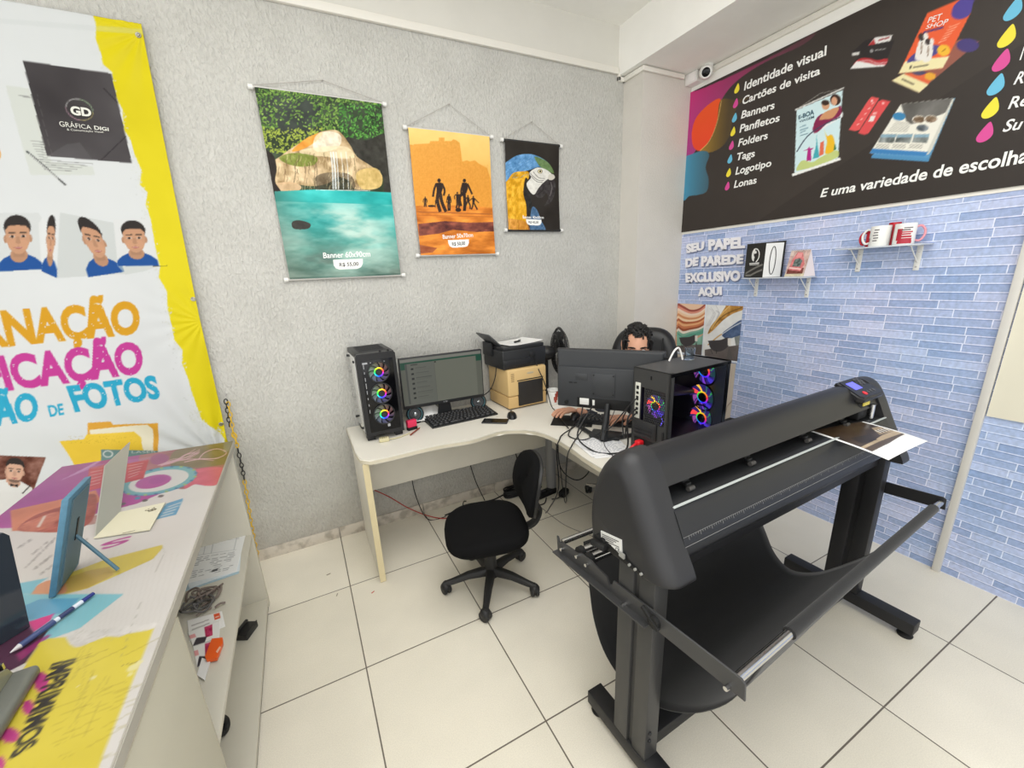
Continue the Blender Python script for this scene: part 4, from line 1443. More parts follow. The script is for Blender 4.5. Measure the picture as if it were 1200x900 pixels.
p.blob(ZZ([(185, 335), (240, 335), (290, 322), (245, 350), (225, 400), (215, 450), (190, 490), (150, 510), (115, 507), (150, 470), (172, 410)]), yb_)
p.path(ZZ([(187, 336), (172, 410), (148, 470), (115, 505)]), .7, (236, 190, 110), .8)
bb = np.zeros((h_, w_, 3)) + np.array((76, 152, 186)) * (1 - tx * 3).clip(0, 1) + np.array((66, 92, 104)) * (tx * 3).clip(0, 1)
p.blob(ZZ([(62, 540), (90, 515), (130, 505), (146, 520), (134, 560), (144, 600), (138, 640), (110, 652), (80, 656), (58, 665)]), bb)
# the small printed samples
Y6 = lambda a, b: (980 + a / 5.4545, b / 5.4545)
YY = lambda pts: [Y6(a, b) for a, b in pts]
# business cards
p.fill(YY([(100, 335), (185, 258), (250, 240), (200, 350)]), (46, 42, 42)); p.fill(YY([(100, 340), (150, 330), (145, 350), (102, 356)]), (214, 212, 208))
p.fill(YY([(205, 290), (245, 240), (358, 224), (345, 262)]), (222, 220, 218)); p.fill(YY([(205, 290), (240, 250), (255, 285)]), (176, 56, 60)); p.line(Y6(270, 258), Y6(340, 238), 1.6, (150, 52, 56))
p.fill(YY([(130, 375), (215, 290), (372, 258), (308, 424), (90, 440)]), (48, 44, 44))
p.blob(YY([(110, 410), (150, 375), (210, 372), (260, 385), (325, 375), (315, 415), (260, 420), (200, 405), (130, 415)]), (186, 54, 60))
p.fill(YY([(90, 440), (130, 392), (200, 400), (250, 415), (312, 412), (308, 424)]), (230, 228, 226)); p.path(YY([(130, 400), (200, 385), (260, 405), (320, 398)]), .8, (226, 222, 220))
p.el(*Y6(226, 325), 2, 2.2, (150, 148, 148)); p.line(Y6(245, 322), Y6(315, 312), 1.0, (170, 168, 166))
# tall flyer: back one then front one
p.fill(YY([(790, 250), (915, 265), (585, 540), (530, 592), (355, 515), (430, 470)]), (150, 92, 78)); p.fill(YY([(430, 470), (640, 470), (585, 540), (480, 500)]), (222, 104, 66))
p.fill(YY([(355, 515), (430, 472), (590, 540), (530, 592)]), (232, 222, 172)); p.el(*Y6(840, 290), 13, 8, (74, 64, 120)); p.el(*Y6(600, 488), 6.5, 4.4, (226, 166, 60)); p.el(*Y6(530, 465), 8, 3, (80, 76, 104))
p.line(Y6(420, 505), Y6(495, 540), 1.5, (70, 60, 50))
p.fill(YY([(582, 84), (885, -45), (855, 90), (678, 435), (400, 470)]), (232, 98, 58))
p.blob(YY([(735, 90), (750, 40), (790, 0), (830, -30), (890, -50), (870, 40), (850, 95), (800, 122), (755, 118)]), (84, 72, 150))
p.fill(YY([(440, 392), (722, 360), (680, 435), (398, 470)]), (236, 226, 176))
p.blob(YY([(450, 400), (490, 350), (600, 290), (670, 300), (640, 345), (560, 380), (480, 395)]), (82, 76, 138))
for a, b, s in ((548, 300, 1.1), (590, 322, .95)):
    p.blob(YY([(a - 40 * s, b + 70 * s), (a - 15 * s, b - 40 * s), (a + 10 * s, b - 60 * s), (a + 30 * s, b - 30 * s), (a + 15 * s, b + 65 * s)]), (232, 228, 222)); p.el(*Y6(a - 4, b - 58 * s), 3.4 * s, 4.2 * s, (66, 56, 54)); p.el(*Y6(a + 22 * s, b - 60 * s), 2.6 * s, 4 * s, (230, 226, 220)); p.line(Y6(a, b - 30 * s), Y6(a - 6, b + 40 * s), 1.2, (120, 90, 70))
p.el(*Y6(686, 322), 7.6, 6.6, (238, 186, 60)); p.line(Y6(676, 330), Y6(698, 312), 1.2, (170, 110, 30))
p.line(Y6(470, 440), Y6(480, 418), 1.8, (70, 62, 54)); p.line(Y6(490, 432), Y6(590, 414), 1.4, (90, 82, 70))
p.fill(YY([(556, 202), (688, 166), (684, 182), (552, 216)]), (96, 66, 110))
for k in range(6):
    p.line(Y6(720 - k * 13, 172 + k * 20), Y6(790 - k * 17, 150 + k * 21), .7, (246, 190, 160))
# two tags
p.fill(YY([(80, 830), (205, 640), (225, 618), (274, 628), (150, 828), (118, 838)]), (222, 88, 88)); p.fill(YY([(140, 850), (268, 650), (290, 636), (346, 648), (206, 852), (180, 862)]), (218, 82, 84))
p.el(*Y6(228, 645), 1.4, 1.4, (240, 200, 196)); p.el(*Y6(300, 660), 1.4, 1.4, (240, 200, 196))
for k in range(5):
    p.line(Y6(130 + k * 24, 800 - k * 34), Y6(146 + k * 24, 790 - k * 34), 1.2, (240, 176, 172))
p.fill(YY([(222, 740), (252, 740), (236, 776), (206, 776)]), (232, 226, 222)); p.fill(YY([(238, 718), (262, 716), (256, 732), (230, 734)]), (240, 170, 166))
# leaflets
X5 = lambda a, b: (900 + a / 5, 90 + b / 5)
XX = lambda pts: [X5(a, b) for a, b in pts]
p.fill(XX([(785, 165), (1095, 125), (940, 495), (605, 475)]), (92, 150, 190))
p.fill(XX([(795, 165), (1092, 128), (965, 420), (940, 455), (640, 440)]), (206, 206, 196))
p.fill(XX([(778, 160), (1082, 125), (920, 462), (596, 448)]), (232, 230, 218))
p.fill(XX([(778, 160), (1082, 125), (1040, 210), (980, 235), (900, 265), (840, 278), (810, 260)]), (104, 102, 98), 1, tex=(14, 30, 4))
p.fill(XX([(596, 448), (612, 420), (938, 440), (920, 466)]), (64, 128, 184))
p.fill(XX([(605, 475), (612, 455), (945, 475), (940, 497)]), (80, 140, 184))
p.el(*X5(768, 232), 7.6, 4.8, (64, 132, 178))
for a, b in ((885, 250), (955, 248), (905, 300)):
    p.el(*X5(a, b), 8, 4.6, (226, 222, 210)); p.el(*X5(a, b), 7, 3.9, (132, 112, 92) if b < 290 else (96, 104, 110), tex=(5, 60, a))
for a in (652, 748, 848):
    p.fill(XX([(a + 12, 338), (a + 100, 336), (a + 84, 388), (a - 6, 384)]), (120, 126, 124), 1, tex=(5, 70, a))
    p.fill(XX([(a + 12, 338), (a + 100, 336), (a + 95, 354), (a + 6, 356)]), (140, 178, 200), .8)
    for k in range(3):
        p.line(X5(a - 16 - k * 4, 396 + k * 9), X5(a + 62 - k * 4, 400 + k * 9), .6, (140, 138, 130))
for k in range(6):
    p.line(X5(745 - k * 8, 262 + k * 11), X5(838 - k * 5, 276 + k * 9), .6, (150, 148, 140))
# little travel banner in the print
p.fill(XX([(168, 195), (438, 78), (410, 478), (155, 572)]), (206, 230, 234))
p.line(X5(158, 195), X5(446, 64), 1.6, (214, 214, 210)); p.line(X5(142, 576), X5(424, 480), 3.0, (236, 236, 232))
p.path(XX([(172, 188), (305, 98)]), .5, (170, 168, 162)); p.path(XX([(305, 98), (440, 68)]), .5, (170, 168, 162))
p.fill(XX([(262, 322), (440, 205), (436, 236), (330, 300), (270, 335)]), (226, 232, 232))
p.blob(XX([(262, 320), (275, 260), (310, 220), (380, 200), (425, 170), (424, 225), (350, 270), (290, 325)]), (132, 40, 78))
p.blob(XX([(300, 250), (330, 210), (400, 180), (415, 190), (380, 240), (330, 250)]), (206, 150, 110)); p.el(*X5(338, 165), 4.6, 5.6, (206, 156, 122)); p.el(*X5(336, 152), 4.8, 3.2, (60, 44, 38)); p.el(*X5(395, 135), 6.4, 6.6, (62, 42, 36)); p.el(*X5(388, 142), 3.6, 5, (212, 160, 128))
p.path(XX([(168, 440), (230, 350), (320, 285), (424, 236)]), 1.3, (60, 70, 90))
p.blob(XX([(165, 545), (200, 490), (260, 500), (310, 470), (400, 430), (408, 470), (300, 515), (200, 545)]), (192, 204, 120), .9)
p.fill(XX([(225, 495), (232, 430), (205, 436), (236, 420), (240, 408), (248, 420), (272, 416), (252, 430), (254, 490)]), (176, 40, 128))
p.fill(XX([(262, 480), (282, 400), (284, 335), (290, 400), (302, 470)]), (70, 168, 180)); p.fill(XX([(300, 465), (306, 385), (328, 376), (326, 455)]), (222, 110, 84))
p.blob(XX([(335, 450), (345, 380), (330, 310), (345, 345), (375, 340), (390, 380), (388, 430)]), (234, 186, 44)); p.fill(XX([(385, 430), (393, 390), (400, 425)]), (40, 110, 70))
for k in range(4):
    p.line(X5(186, 296 + k * 17), X5(222 + 14 * (k % 2), 282 + k * 16), .8, (90, 130, 150))
p.make('sign_sheet', plane_x(xs_), print_mat('sign_print', .4, .25), sg)
G().span((xs_ + .0006, -2.95, 1.862), (-.0, -.168, 2.803)).make('backing_board', mat('board_black', (50, 46, 44), .5), sg, world=True)
xl = xs_ - .0012
qb = lambda *q: [onx(u, v, xl) for u, v in q]
q6 = lambda Q: [onx(540 / 540 * 0 + 790 + a / 4.5, 80 + b / 4.5, xl) for a, b in Q]
it = []
B_ = .022
# list lines: quads from the photograph (cap height boxes)
z_ = lambda a, b: (780 + a / 2.857, b / 2.857)
rows = [('Identidade visual', (262, 276), (540, 151), (544, 182), (262, 304)),
        ('Cartões de visita', (258, 325), (515, 222), (518, 248), (257, 351)),
        ('Banners', (254, 372), (364, 338), (366, 363), (252, 398)),
        ('Panfletos', (248, 418), (382, 380), (383, 405), (247, 445)),
        ('Folders', (244, 466), (341, 440), (343, 464), (242, 492)),
        ('Tags', (240, 513), (298, 500), (300, 524), (238, 538)),
        ('Logotipo', (235, 560), (353, 533), (355, 556), (233, 586)),
        ('Lonas', (230, 605), (304, 590), (306, 613), (228, 630))]
for body, *Q in rows:
    it.append((body, [onx(*z_(*q), xl) for q in Q], B_, .18))
it.append(('E uma variedade de escolha', [onx(*q, xl) for q in ((962.5, 221.5), (1207, 172), (1206, 190), (961, 231.5))], B_, .18))
for body, Q in (('PET', [(592, 112), (680, 84), (672, 126), (582, 148)]), ('SHOP', [(580, 160), (720, 118), (708, 156), (570, 186)])):
    it.append((body, [onx(*Y6(*q), xl) for q in Q], .004, .1))
for body, Q in (('R', [(1165, 460), (1205, 452), (1196, 530), (1130, 542)]), ('Re', [(1115, 620), (1240, 598), (1225, 672), (1095, 698)]), ('Su', [(1085, 765), (1205, 752), (1180, 825), (1060, 845)]), ('I', [(1192, 300), (1206, 297), (1190, 380), (1170, 385)])):
    it.append((body, [onx(*Y6(*q), xl) for q in Q], .016, .18))
for q_ in it:
    letters('white_lettering', [q_], mat('sign_white', (240, 240, 236), .5), sg)
letters('travel_lettering', [('E-BOA', [onx(*X5(*q), xl) for q in ((178, 228), (270, 188), (270, 220), (178, 250))], .03), ('VIAGEM', [onx(*X5(*q), xl) for q in ((182, 258), (270, 226), (270, 242), (182, 270))], .02)],
        mat('navy_ink', (40, 84, 104), .5), sg)
# ink drops in front of every line
dm = {'y': mat('drop_yellow', (238, 222, 60), .45), 'm': mat('drop_magenta', (214, 74, 150), .45), 'c': mat('drop_cyan', (104, 188, 220), .45)}
drops = [(332, 108, 'y'), (325, 186, 'm'), (319, 262, 'c'), (311, 335, 'y'), (303, 408, 'm'), (295, 480, 'c'), (288, 552, 'y'), (281, 623, 'm')]


def drop(c, hh, key):
    # teardrop in the sign plane, leaning like the lettering
    a = np.linspace(0, 2 * PI, 28, endpoint=False)
    pts = []
    for t in a:
        r = hh * .30
        y, z = r * math.sin(t), -r * math.cos(t) - hh * .12
        if z > -hh * .12:
            k = (z + hh * .12) / r
            y *= (1 - k ** 1.3 * .55); z = -hh * .12 + k * hh * .62
        pts.append((xl, c[1] - (y + z * .14), c[2] + z))
    return G().poly(pts).make('ink_drop', dm[key], sg, world=True)


for a, b, k in drops:
    drop(onx(790 + a / 4.5, 80 + b / 4.5, xl), .058, k)
for a, b, k in ((1135, 60, 'c'), (1095, 235, 'y'), (1060, 390, 'm'), (1025, 545, 'c'), (990, 695, 'y'), (955, 850, 'm')):
    drop(onx(*Y6(a, b), xl), .082, k)

# wallpaper samples: agate prints
wp = thing('wallpaper_sample', 'left wallpaper sample print of orange and green agate with grey chair', 'wallpaper print', (0, -.33, 1.13), 0, 'wallpaper sample prints')
zp = lambda a, b: (780 + a / 5.4583, 265 + b / 5.4545)
ZP = lambda pts: [zp(a, b) for a, b in pts]


def chair_pic(p, a, b, s):
    q = lambda x, y: zp(a + x * s, b + y * s)
    p.blob([q(-60, -10), (q(-60, -10)[0], q(0, -18)[1]), q(0, -22), q(40, -35), q(50, -5), q(20, 28), q(-20, 38), q(-50, 20)], (64, 60, 62))
    p.path([q(-20, 30), q(-20, 48)], .8, (40, 38, 38)); p.path([q(-50, 25), q(-40, 50)], .5, (40, 38, 38))
    p.fill([q(38, -30), q(54, -32), q(54, 6), q(38, 6)], (222, 218, 210)); p.fill([q(46, 6), q(62, 75), q(30, 78)], (86, 82, 80))


p = Print(.190, .452, .925, 1.318, .003, (206, 160, 130), pb(-.004))
p.fill(ZP([(60, 480), (290, 480), (290, 640), (60, 640)]), (226, 190, 160))
for k, c in enumerate([(150, 70, 60), (214, 140, 120), (236, 210, 190), (232, 196, 160), (206, 140, 96), (238, 206, 170), (176, 92, 56), (226, 170, 120), (200, 120, 80), (150, 78, 50), (232, 220, 206), (120, 170, 150), (90, 156, 136)]):
    off = k * 16
    p.path(ZP([(75, 500 + off), (110, 520 + off * 1.02), (160, 545 + off * .8), (220, 535 + off * .78), (275, 490 + off * .85)]), 4.0, c)
p.fill(ZP([(72, 690), (120, 720), (200, 720), (262, 680), (255, 760), (72, 770)]), (118, 172, 154), .9, tex=(14, 40, 4))
p.fill(ZP([(60, 765), (260, 755), (255, 850), (60, 850)]), (98, 90, 88), 1, tex=(20, 14, 5))
chair_pic(p, 150, 730, 1.0)
p.make('print_sheet', plane_x(-.004), PRM, wp)
wp2 = thing('wallpaper_sample', 'right wallpaper sample print of gold and blue marble with grey chair', 'wallpaper print', (0, -.6, 1.13), 0, 'wallpaper sample prints')
p = Print(.458, .752, .925, 1.318, .003, (222, 222, 220), pb(-.004))
p.noise(20, 16, 6)
for k in range(9):
    a0 = rng.uniform(270, 330)
    p.path(ZP([(a0, 500 + rng.uniform(0, 60)), (a0 + 20, 560), (a0 - 20, 640)]), .5, (170, 168, 170), .6)
p.blob(ZP([(270, 690), (290, 640), (340, 580), (380, 520), (400, 490), (500, 490), (500, 530), (430, 560), (370, 600), (310, 660)]), (176, 128, 60), 1, tex=(8, 50, 7))
p.path(ZP([(275, 680), (330, 610), (390, 560), (490, 520)]), 1.2, (92, 66, 30), .7); p.path(ZP([(290, 660), (350, 570), (420, 500)]), 1.2, (228, 190, 120), .8)
p.blob(ZP([(360, 690), (420, 640), (490, 600), (500, 680), (440, 710), (390, 720)]), (62, 82, 118), .95, tex=(8, 30, 8))
p.path(ZP([(350, 700), (420, 650), (495, 610)]), 1.0, (220, 222, 224), .9); p.path(ZP([(270, 760), (330, 710), (360, 690)]), 1.4, (196, 150, 80), .9)
p.fill(ZP([(440, 710), (500, 690), (500, 770), (450, 770)]), (128, 132, 130), 1, tex=(12, 30, 9))
p.fill(ZP([(250, 790), (340, 775), (480, 760), (500, 900), (250, 900)]), (98, 90, 88), 1, tex=(20, 14, 10))
chair_pic(p, 350, 755, 1.25)
p.make('print_sheet', plane_x(-.004), PRM, wp2)
# marble patterned sheet below them
mb = thing('marble_wallpaper_sheet', 'beige marble wallpaper sheet below the two agate prints behind the computer', 'wallpaper', (0, -.48, .45))
p = Print(.19, .745, 0.0, .905, .006, (198, 186, 172), pb(-.003))
p.noise(30, 14, 12)
for k in range(16):
    a0, b0 = rng.uniform(.2, .72), rng.uniform(.05, .85)
    pts = [(a0, b0)]
    for j in range(4):
        pts.append((pts[-1][0] + rng.uniform(-.06, .06), pts[-1][1] + rng.uniform(.02, .09)))
    for q1, q2 in zip(pts[:-1], pts[1:]):
        d = np.array(q2) - np.array(q1); n_ = np.array((-d[1], d[0])) / np.hypot(*d) * .003
        p.fill([np.array(q1) + n_, np.array(q2) + n_, np.array(q2) - n_, np.array(q1) - n_], (130, 110, 92), .8, raw=True)
p.make('marble_sheet', plane_x(-.003), PRM, mb)
g = G()
g.span((-.006, -.752, .912), (0, -.188, .924), bev=.001)
g.span((-.006, -.458, .924), (0, -.452, 1.32), bev=.001)
tag(g.make('sample_frame', mat('pale_frame', (214, 220, 230), .5)), 'thin pale frame strip around the two agate prints on the wall', 'frame strip')
# cut-out wallpaper lettering
zt = lambda a, b: (780 + a / 5.4583, 265 + b / 5.4545)
lt = thing('wall_lettering', 'raised white lettering about wallpaper on the blue brick wall', 'lettering', (0, -.48, 1.6))
rows = [('SEU', (135, 115), (250, 98), (247, 150), (137, 175)), ('PAPEL', (277, 85), (512, 68), (510, 140), (277, 155)),
        ('DE', (130, 210), (215, 195), (208, 252), (130, 265)), ('PAREDE', (232, 192), (503, 178), (498, 240), (230, 258)),
        ('EXCLUSIVO', (130, 300), (482, 282), (478, 350), (132, 360)), ('AQUI', (210, 392), (362, 386), (362, 440), (210, 448))]
for body, *Q in rows:
    for dx, mm_, nm, bd in ((-.0135, mat('letter_white', (238, 236, 240), .5), 'letter_face', .055), (-.006, mat('letter_grey', (120, 130, 160), .5), 'letter_side', .08)):
        o = letters(nm, [(body, [onx(*zt(*q), -.006) for q in Q], bd)], mm_, lt)
        md = o.modifiers.new('thickness', 'SOLIDIFY'); md.thickness = .006; md.offset = 0
        if nm == 'letter_face':
            o.location = (-.004, 0, 0)
        else:
            o.location = (0.002, -.003, -.007)

# ================================================================== CORNER DESK
DZ = .74
DESKM = mat('cream_laminate', (226, 222, 211), 0.45, vary=(6, .02))
EDGE = mat('worn_edge_band', (214, 206, 184), 0.5, vary=(14, .10))
PANELM = mat('desk_panel', (226, 222, 210), 0.5, vary=(8, .03))
GREYM = mat('grey_painted_metal', (142, 142, 142), 0.4)
desk = thing('corner_desk', 'cream L-shaped corner desk with curved front along the plaster wall', 'desk', (-1.9, -.4, 0))
outl = [(-2.635, -.012), (-2.638, -.45), (-2.628, -.56), (-2.585, -.604), (-2.48, -.606), (-2.30, -.60), (-2.20, -.605), (-2.09, -.625), (-2.02, -.628), (-1.94, -.612), (-1.86, -.602), (-1.78, -.63), (-1.71, -.685), (-1.668, -.775),
        (-1.655, -.90), (-1.662, -1.05), (-1.675, -1.18), (-1.675, -1.44), (-1.655, -1.465), (-1.03, -1.465), (-1.015, -1.45), (-1.015, -1.06), (-1.06, -.93), (-1.06, -.78), (-.98, -.62), (-.8, -.52), (-.50, -.50), (-.50, -.21), (-.50, -.012)]
a0 = [(p.x, p.y) for p in catmull([(x, y, 0) for x, y in outl[3:18]], 3)]
outl = outl[:3] + a0 + outl[18:]
g = G()
g.prism([(x + 1.9, y + .4) for x, y in outl], .026, M=Matrix.Translation((0, 0, DZ - .026)), bev=.006, seg=3)
top = g.make('desktop', DESKM, desk)
g = G()
E2 = [Vector((x + 1.9, y + .4, DZ - .013)) for x, y in outl[:-9]]
rings = []
for i, p_ in enumerate(E2):
    a_, b_ = E2[max(0, i - 1)], E2[min(len(E2) - 1, i + 1)]
    t = (b_ - a_).normalized(); n_ = Vector((t.y, -t.x, 0)) * -1
    if (p_ + n_ - Vector((0, 0.1, 0))).length < (p_ - Vector((0, .1, 0))).length:
        pass
    rings.append((p_, Vector((-t.y, t.x, 0))))
secs = [[p_ + n_ * (-.0015) + Vector((0, 0, .008)), p_ + n_ * (-.0015) + Vector((0, 0, -.010))] for p_, n_ in rings]
g.loft(secs, closed=False, caps=False)
g.make('edge_band', EDGE, top, smooth=60)
g = G()
g.span((-2.622, -.575, .003), (-2.594, -.03, DZ - .026), bev=.002)
sp_ = g.make('side_panel', PANELM, desk, world=True)
G().span((-2.6235, -.5785, .003), (-2.5925, -.5745, DZ - .026)).make('edge_strip', mat('yellowed_edge', (222, 208, 168), .5), sp_, world=True)
G().span((-2.594, -.212, .375), (-1.30, -.196, DZ - .026), bev=.001).make('modesty_panel', PANELM, desk, world=True)
G().span((-1.292, -1.43, .375), (-1.276, -.25, DZ - .026), bev=.001).make('modesty_panel', PANELM, desk, world=True)
G().span((-1.655, -1.455, .003), (-1.04, -1.428, DZ - .026), bev=.002).make('side_panel', PANELM, desk, world=True)
g = G()
g.cyl((-1.283, -.232, 0), (-1.283, -.232, DZ - .026), .036, n=28)
g.cyl((-1.283, -.232, 0), (-1.283, -.232, .02), .04, n=28)
g.make('round_leg', GREYM, desk, world=True)
G().span((-.53, -.47, 0), (-.505, -.03, DZ - .026), bev=.002).make('side_panel', PANELM, desk, world=True)

# ================================================================== EQUIPMENT ON THE DESK
CASE = mat('case_black', (36, 37, 39), 0.42, bump=(500, .04, .0005))
CASEG = mat('case_dark_grey', (58, 58, 58), 0.45, bump=(500, .04, .0005))
GLOSSK = mat('gloss_black', (10, 10, 13), 0.12, spec=.35)
FANCOL = mat('fan_smoke', (96, 96, 104), .35)


def rainbow(name, strength, c1=(255, 60, 60)):
    """LED ring whose hue runs round the hub, in the ring's own coordinates"""
    if name in MATS:
        return MATS[name]
    m = mat(name, (30, 30, 30), .4)
    nt = m.node_tree
    b = nt.nodes['Principled BSDF']
    tc = nt.nodes.new('ShaderNodeTexCoord')
    gr = nt.nodes.new('ShaderNodeTexGradient'); gr.gradient_type = 'RADIAL'
    nt.links.new(tc.outputs['Object'], gr.inputs['Vector'])
    cr = nt.nodes.new('ShaderNodeValToRGB')
    E_ = cr.color_ramp.elements
    stops = [(0.0, (30, 215, 90)), (.12, (20, 150, 220)), (.25, (30, 50, 255)), (.40, (120, 40, 230)), (.52, (240, 40, 60)), (.66, (255, 150, 30)), (.78, (235, 225, 40)), (.90, (90, 225, 40)), (1.0, (30, 215, 90))]
    E_[0].position, E_[0].color = stops[0][0], L4(stops[0][1])
    E_[1].position, E_[1].color = stops[-1][0], L4(stops[-1][1])
    for pos, c in stops[1:-1]:
        e = E_.new(pos); e.color = L4(c)
    nt.links.new(gr.outputs['Fac'], cr.inputs['Fac'])
    nt.links.new(cr.outputs['Color'], b.inputs['Emission Color'])
    nt.links.new(cr.outputs['Color'], b.inputs['Base Color'])
    b.inputs['Emission Strength'].default_value = strength
    return m


def case_fan(parent, M, r, led, strength_blades=None, spin=0.0, turn=0.0):
    """fan facing local +z"""
    g = G()
    g.torus((0, 0, 0), r * 1.0, .004, n=36, k=8)
    fr = g.make('case_fan', CASE, parent)
    fr.matrix_local = M
    g = G()
    for k in range(9):
        a = 2 * PI * k / 9 + spin
        secs = []
        for t in (0, .35, .7, 1.0):
            rr = r * (.36 + .60 * t)
            aa = a + .42 * t
            w0, w1 = .30 - .03 * t, .36
            secs.append([(rr * math.cos(aa - w0), rr * math.sin(aa - w0), -.008), (rr * math.cos(aa), rr * math.sin(aa), -.002), (rr * math.cos(aa + w1), rr * math.sin(aa + w1), .006)])
        g.loft(secs, closed=False, caps=False)
    g.make('fan_blades', strength_blades or FANCOL, fr, smooth=60)
    g = G()
    g.torus((0, 0, .004), r * .40, r * .055, n=36, k=10)
    lr = g.make('led_ring', led, fr)
    lr.rotation_euler = (0, 0, turn)
    G().lathe([(0, .012), (r * .26, .012), (r * .35, .006), (r * .35, -.006)], 24).make('fan_hub', CASE, fr)
    return fr


# --- left computer tower
LW, LD, LH = .205, .34, .495
pc = thing('computer_tower', 'black computer tower with three stacked glowing fans at the left desk end', 'computer', (-2.455, -.183, DZ), D2R(.8), 'computer towers')
g = G()
g.span((-LW / 2, -LD / 2 + .03, .03), (LW / 2, LD / 2, LH), bev=.003)
g.make('case_body', CASE, pc)
g = G()
g.span((-LW / 2 - .004, -LD / 2 + .05, .045), (-LW / 2 - .0005, LD / 2 - .01, LH - .02), bev=.001)
sgp = g.make('side_glass', mat('side_glass_reflected_wall', (196, 196, 192), .06, spec=.8, coat=1.0), pc)  # pale base colour stands in for the bright wall mirrored in the glass
for y, z in ((-LD / 2 + .065, .07), (-LD / 2 + .065, LH - .045), (LD / 2 - .03, .07), (LD / 2 - .03, LH - .045)):
    G().cyl((-LW / 2 - .012, y, z), (-LW / 2 - .003, y, z), .007, n=14).make('thumb_screw', BLKM, sgp)
g = G()
fp_ = [(-LW / 2 - .002, .0), (LW / 2 + .002, .0), (LW / 2 + .002, LH - .012), (LW / 2 - .008, LH - .0), (-LW / 2 + .008, LH), (-LW / 2 - .002, LH - .012)]
g.prism([(x, z) for x, z in fp_], .034, M=Matrix(((1, 0, 0, 0), (0, 0, -1, -LD / 2 + .034), (0, 1, 0, .0), (0, 0, 0, 1))) @ Matrix.Translation((0, .03, 0)) @ Matrix.Diagonal((1, .94, 1, 1)), bev=.004)
fpn = g.make('front_panel', mat('front_black', (30, 30, 32), .35), pc)
G().span((-LW / 2 + .022, -LD / 2 - .0025, .055), (LW / 2 - .016, -LD / 2 + .002, LH - .035), bev=.001).make('front_glass', GLOSSK, fpn)
RB = rainbow('led_rainbow', 1.9)
smoke = rainbow('led_lit_blades', .07)
smoke.node_tree.nodes['Principled BSDF'].inputs['Base Color'].default_value = L4((86, 86, 92))
for l_ in list(smoke.node_tree.nodes['Principled BSDF'].inputs['Base Color'].links): smoke.node_tree.links.remove(l_)
for z in (.155, .275, .395):
    case_fan(fpn, Matrix.Translation((.003, -LD / 2 - .008, z - .003)) @ Matrix.Rotation(PI / 2, 4, 'X'), .056, RB, smoke, spin=z * 9)
g = G()
for k, ln in enumerate((.03, .012, .02, .03, .02, .012, .012, .02)):
    z = .43 - k * .036
    g.box((-LW / 2 + .032, -LD / 2 - .003, z), (.003, .001, ln))
g.box((-LW / 2 + .040, -LD / 2 - .003, LH - .050), (.026, .001, .009))
for k in range(5):
    g.box((-LW / 2 + .07 + k * .018, -LD / 2 - .003, LH - .049), (.004, .001, .005))
g.box((.022, -LD / 2 - .003, .082), (.014, .001, .016))
g.make('front_print', mat('pale_print', (170, 172, 176), .5), fpn)
g = G()
g.box((0, .02, LH + .001), (LW * .72, LD * .6, .003), bev=.001)
for k in range(14):
    g.box((0, -.06 + k * .0135, LH + .003), (LW * .66, .004, .002))
g.make('top_vent', mat('vent_black', (46, 46, 47), .6), pc)
g = G()
for x in (.03, .072):
    g.cyl((x, -LD / 2 + .03, LH), (x, -LD / 2 + .03, LH + .008), .006, n=14)
g.make('power_button', BLKM, pc)
for x, y in ((-LW / 2 + .025, -LD / 2 + .06), (LW / 2 - .025, -LD / 2 + .06), (-LW / 2 + .025, LD / 2 - .05), (LW / 2 - .025, LD / 2 - .05)):
    G().span((x - .022, y - .035, 0), (x + .022, y + .035, .032), bev=.004).make('foot', BLKM, pc)

# --- left monitor
m1 = thing('monitor', 'wide black monitor switched on with a chat window on the left desk side', 'monitor', (-2.04, -.187, DZ), D2R(-2.8), 'monitors')
MW, MH, MB = .528, .318, .098
G().span((-MW / 2, -.012, MB), (MW / 2, .012, MB + MH), bev=.004).span((-MW / 2 + .04, .010, MB + .03), (MW / 2 - .04, .035, MB + MH - .05), bev=.012).make('monitor_shell', CASE, m1)
p = Print(-MW / 2 + .007, MW / 2 - .007, MB + .022, MB + MH - .008, .0028, (84, 86, 78))
H_ = MH - .03
def R_(x0, y0, x1, y1, c, a=1.0):
    w_ = MW - .014
    X0 = -w_ / 2; Z0 = MB + .022
    p.fill([(X0 + x0 * w_, Z0 + y0 * H_), (X0 + x1 * w_, Z0 + y0 * H_), (X0 + x1 * w_, Z0 + y1 * H_), (X0 + x0 * w_, Z0 + y1 * H_)], c, a, raw=True)
R_(0, 0, 1, 1, (86, 88, 80)); R_(0, .93, 1, 1, (112, 112, 106)); R_(0, .78, 1, .93, (34, 70, 56)); R_(.055, .0, .93, .90, (98, 100, 91)); R_(.055, .0, .40, .90, (92, 94, 88)); R_(.055, .03, .075, .90, (70, 72, 70))
R_(.40, .0, .403, .90, (72, 74, 70)); R_(.12, .86, .2, .875, (40, 42, 40)); R_(.405, .865, .425, .89, (36, 38, 36))
for k in range(7):
    R_(.12, .76 - k * .105, .15, .80 - k * .105, (40, 42, 42)); R_(.17, .79 - k * .105, .30 + .03 * (k % 3), .80 - k * .105, (70, 72, 68)); R_(.17, .755 - k * .105, .36, .762 - k * .105, (84, 86, 80))
sm = print_mat('screen_print', .25)
b_ = sm.node_tree.nodes['Principled BSDF']
at_ = [n for n in sm.node_tree.nodes if n.type == 'ATTRIBUTE'][0]
sm.node_tree.links.new(at_.outputs['Color'], b_.inputs['Emission Color'])
b_.inputs['Emission Strength'].default_value = .55
dk_ = sm.node_tree.nodes.new('ShaderNodeMix'); dk_.data_type = 'RGBA'; dk_.blend_type = 'MULTIPLY'; dk_.inputs['Factor'].default_value = 1
dk_.inputs['B'].default_value = (.45, .45, .45, 1)
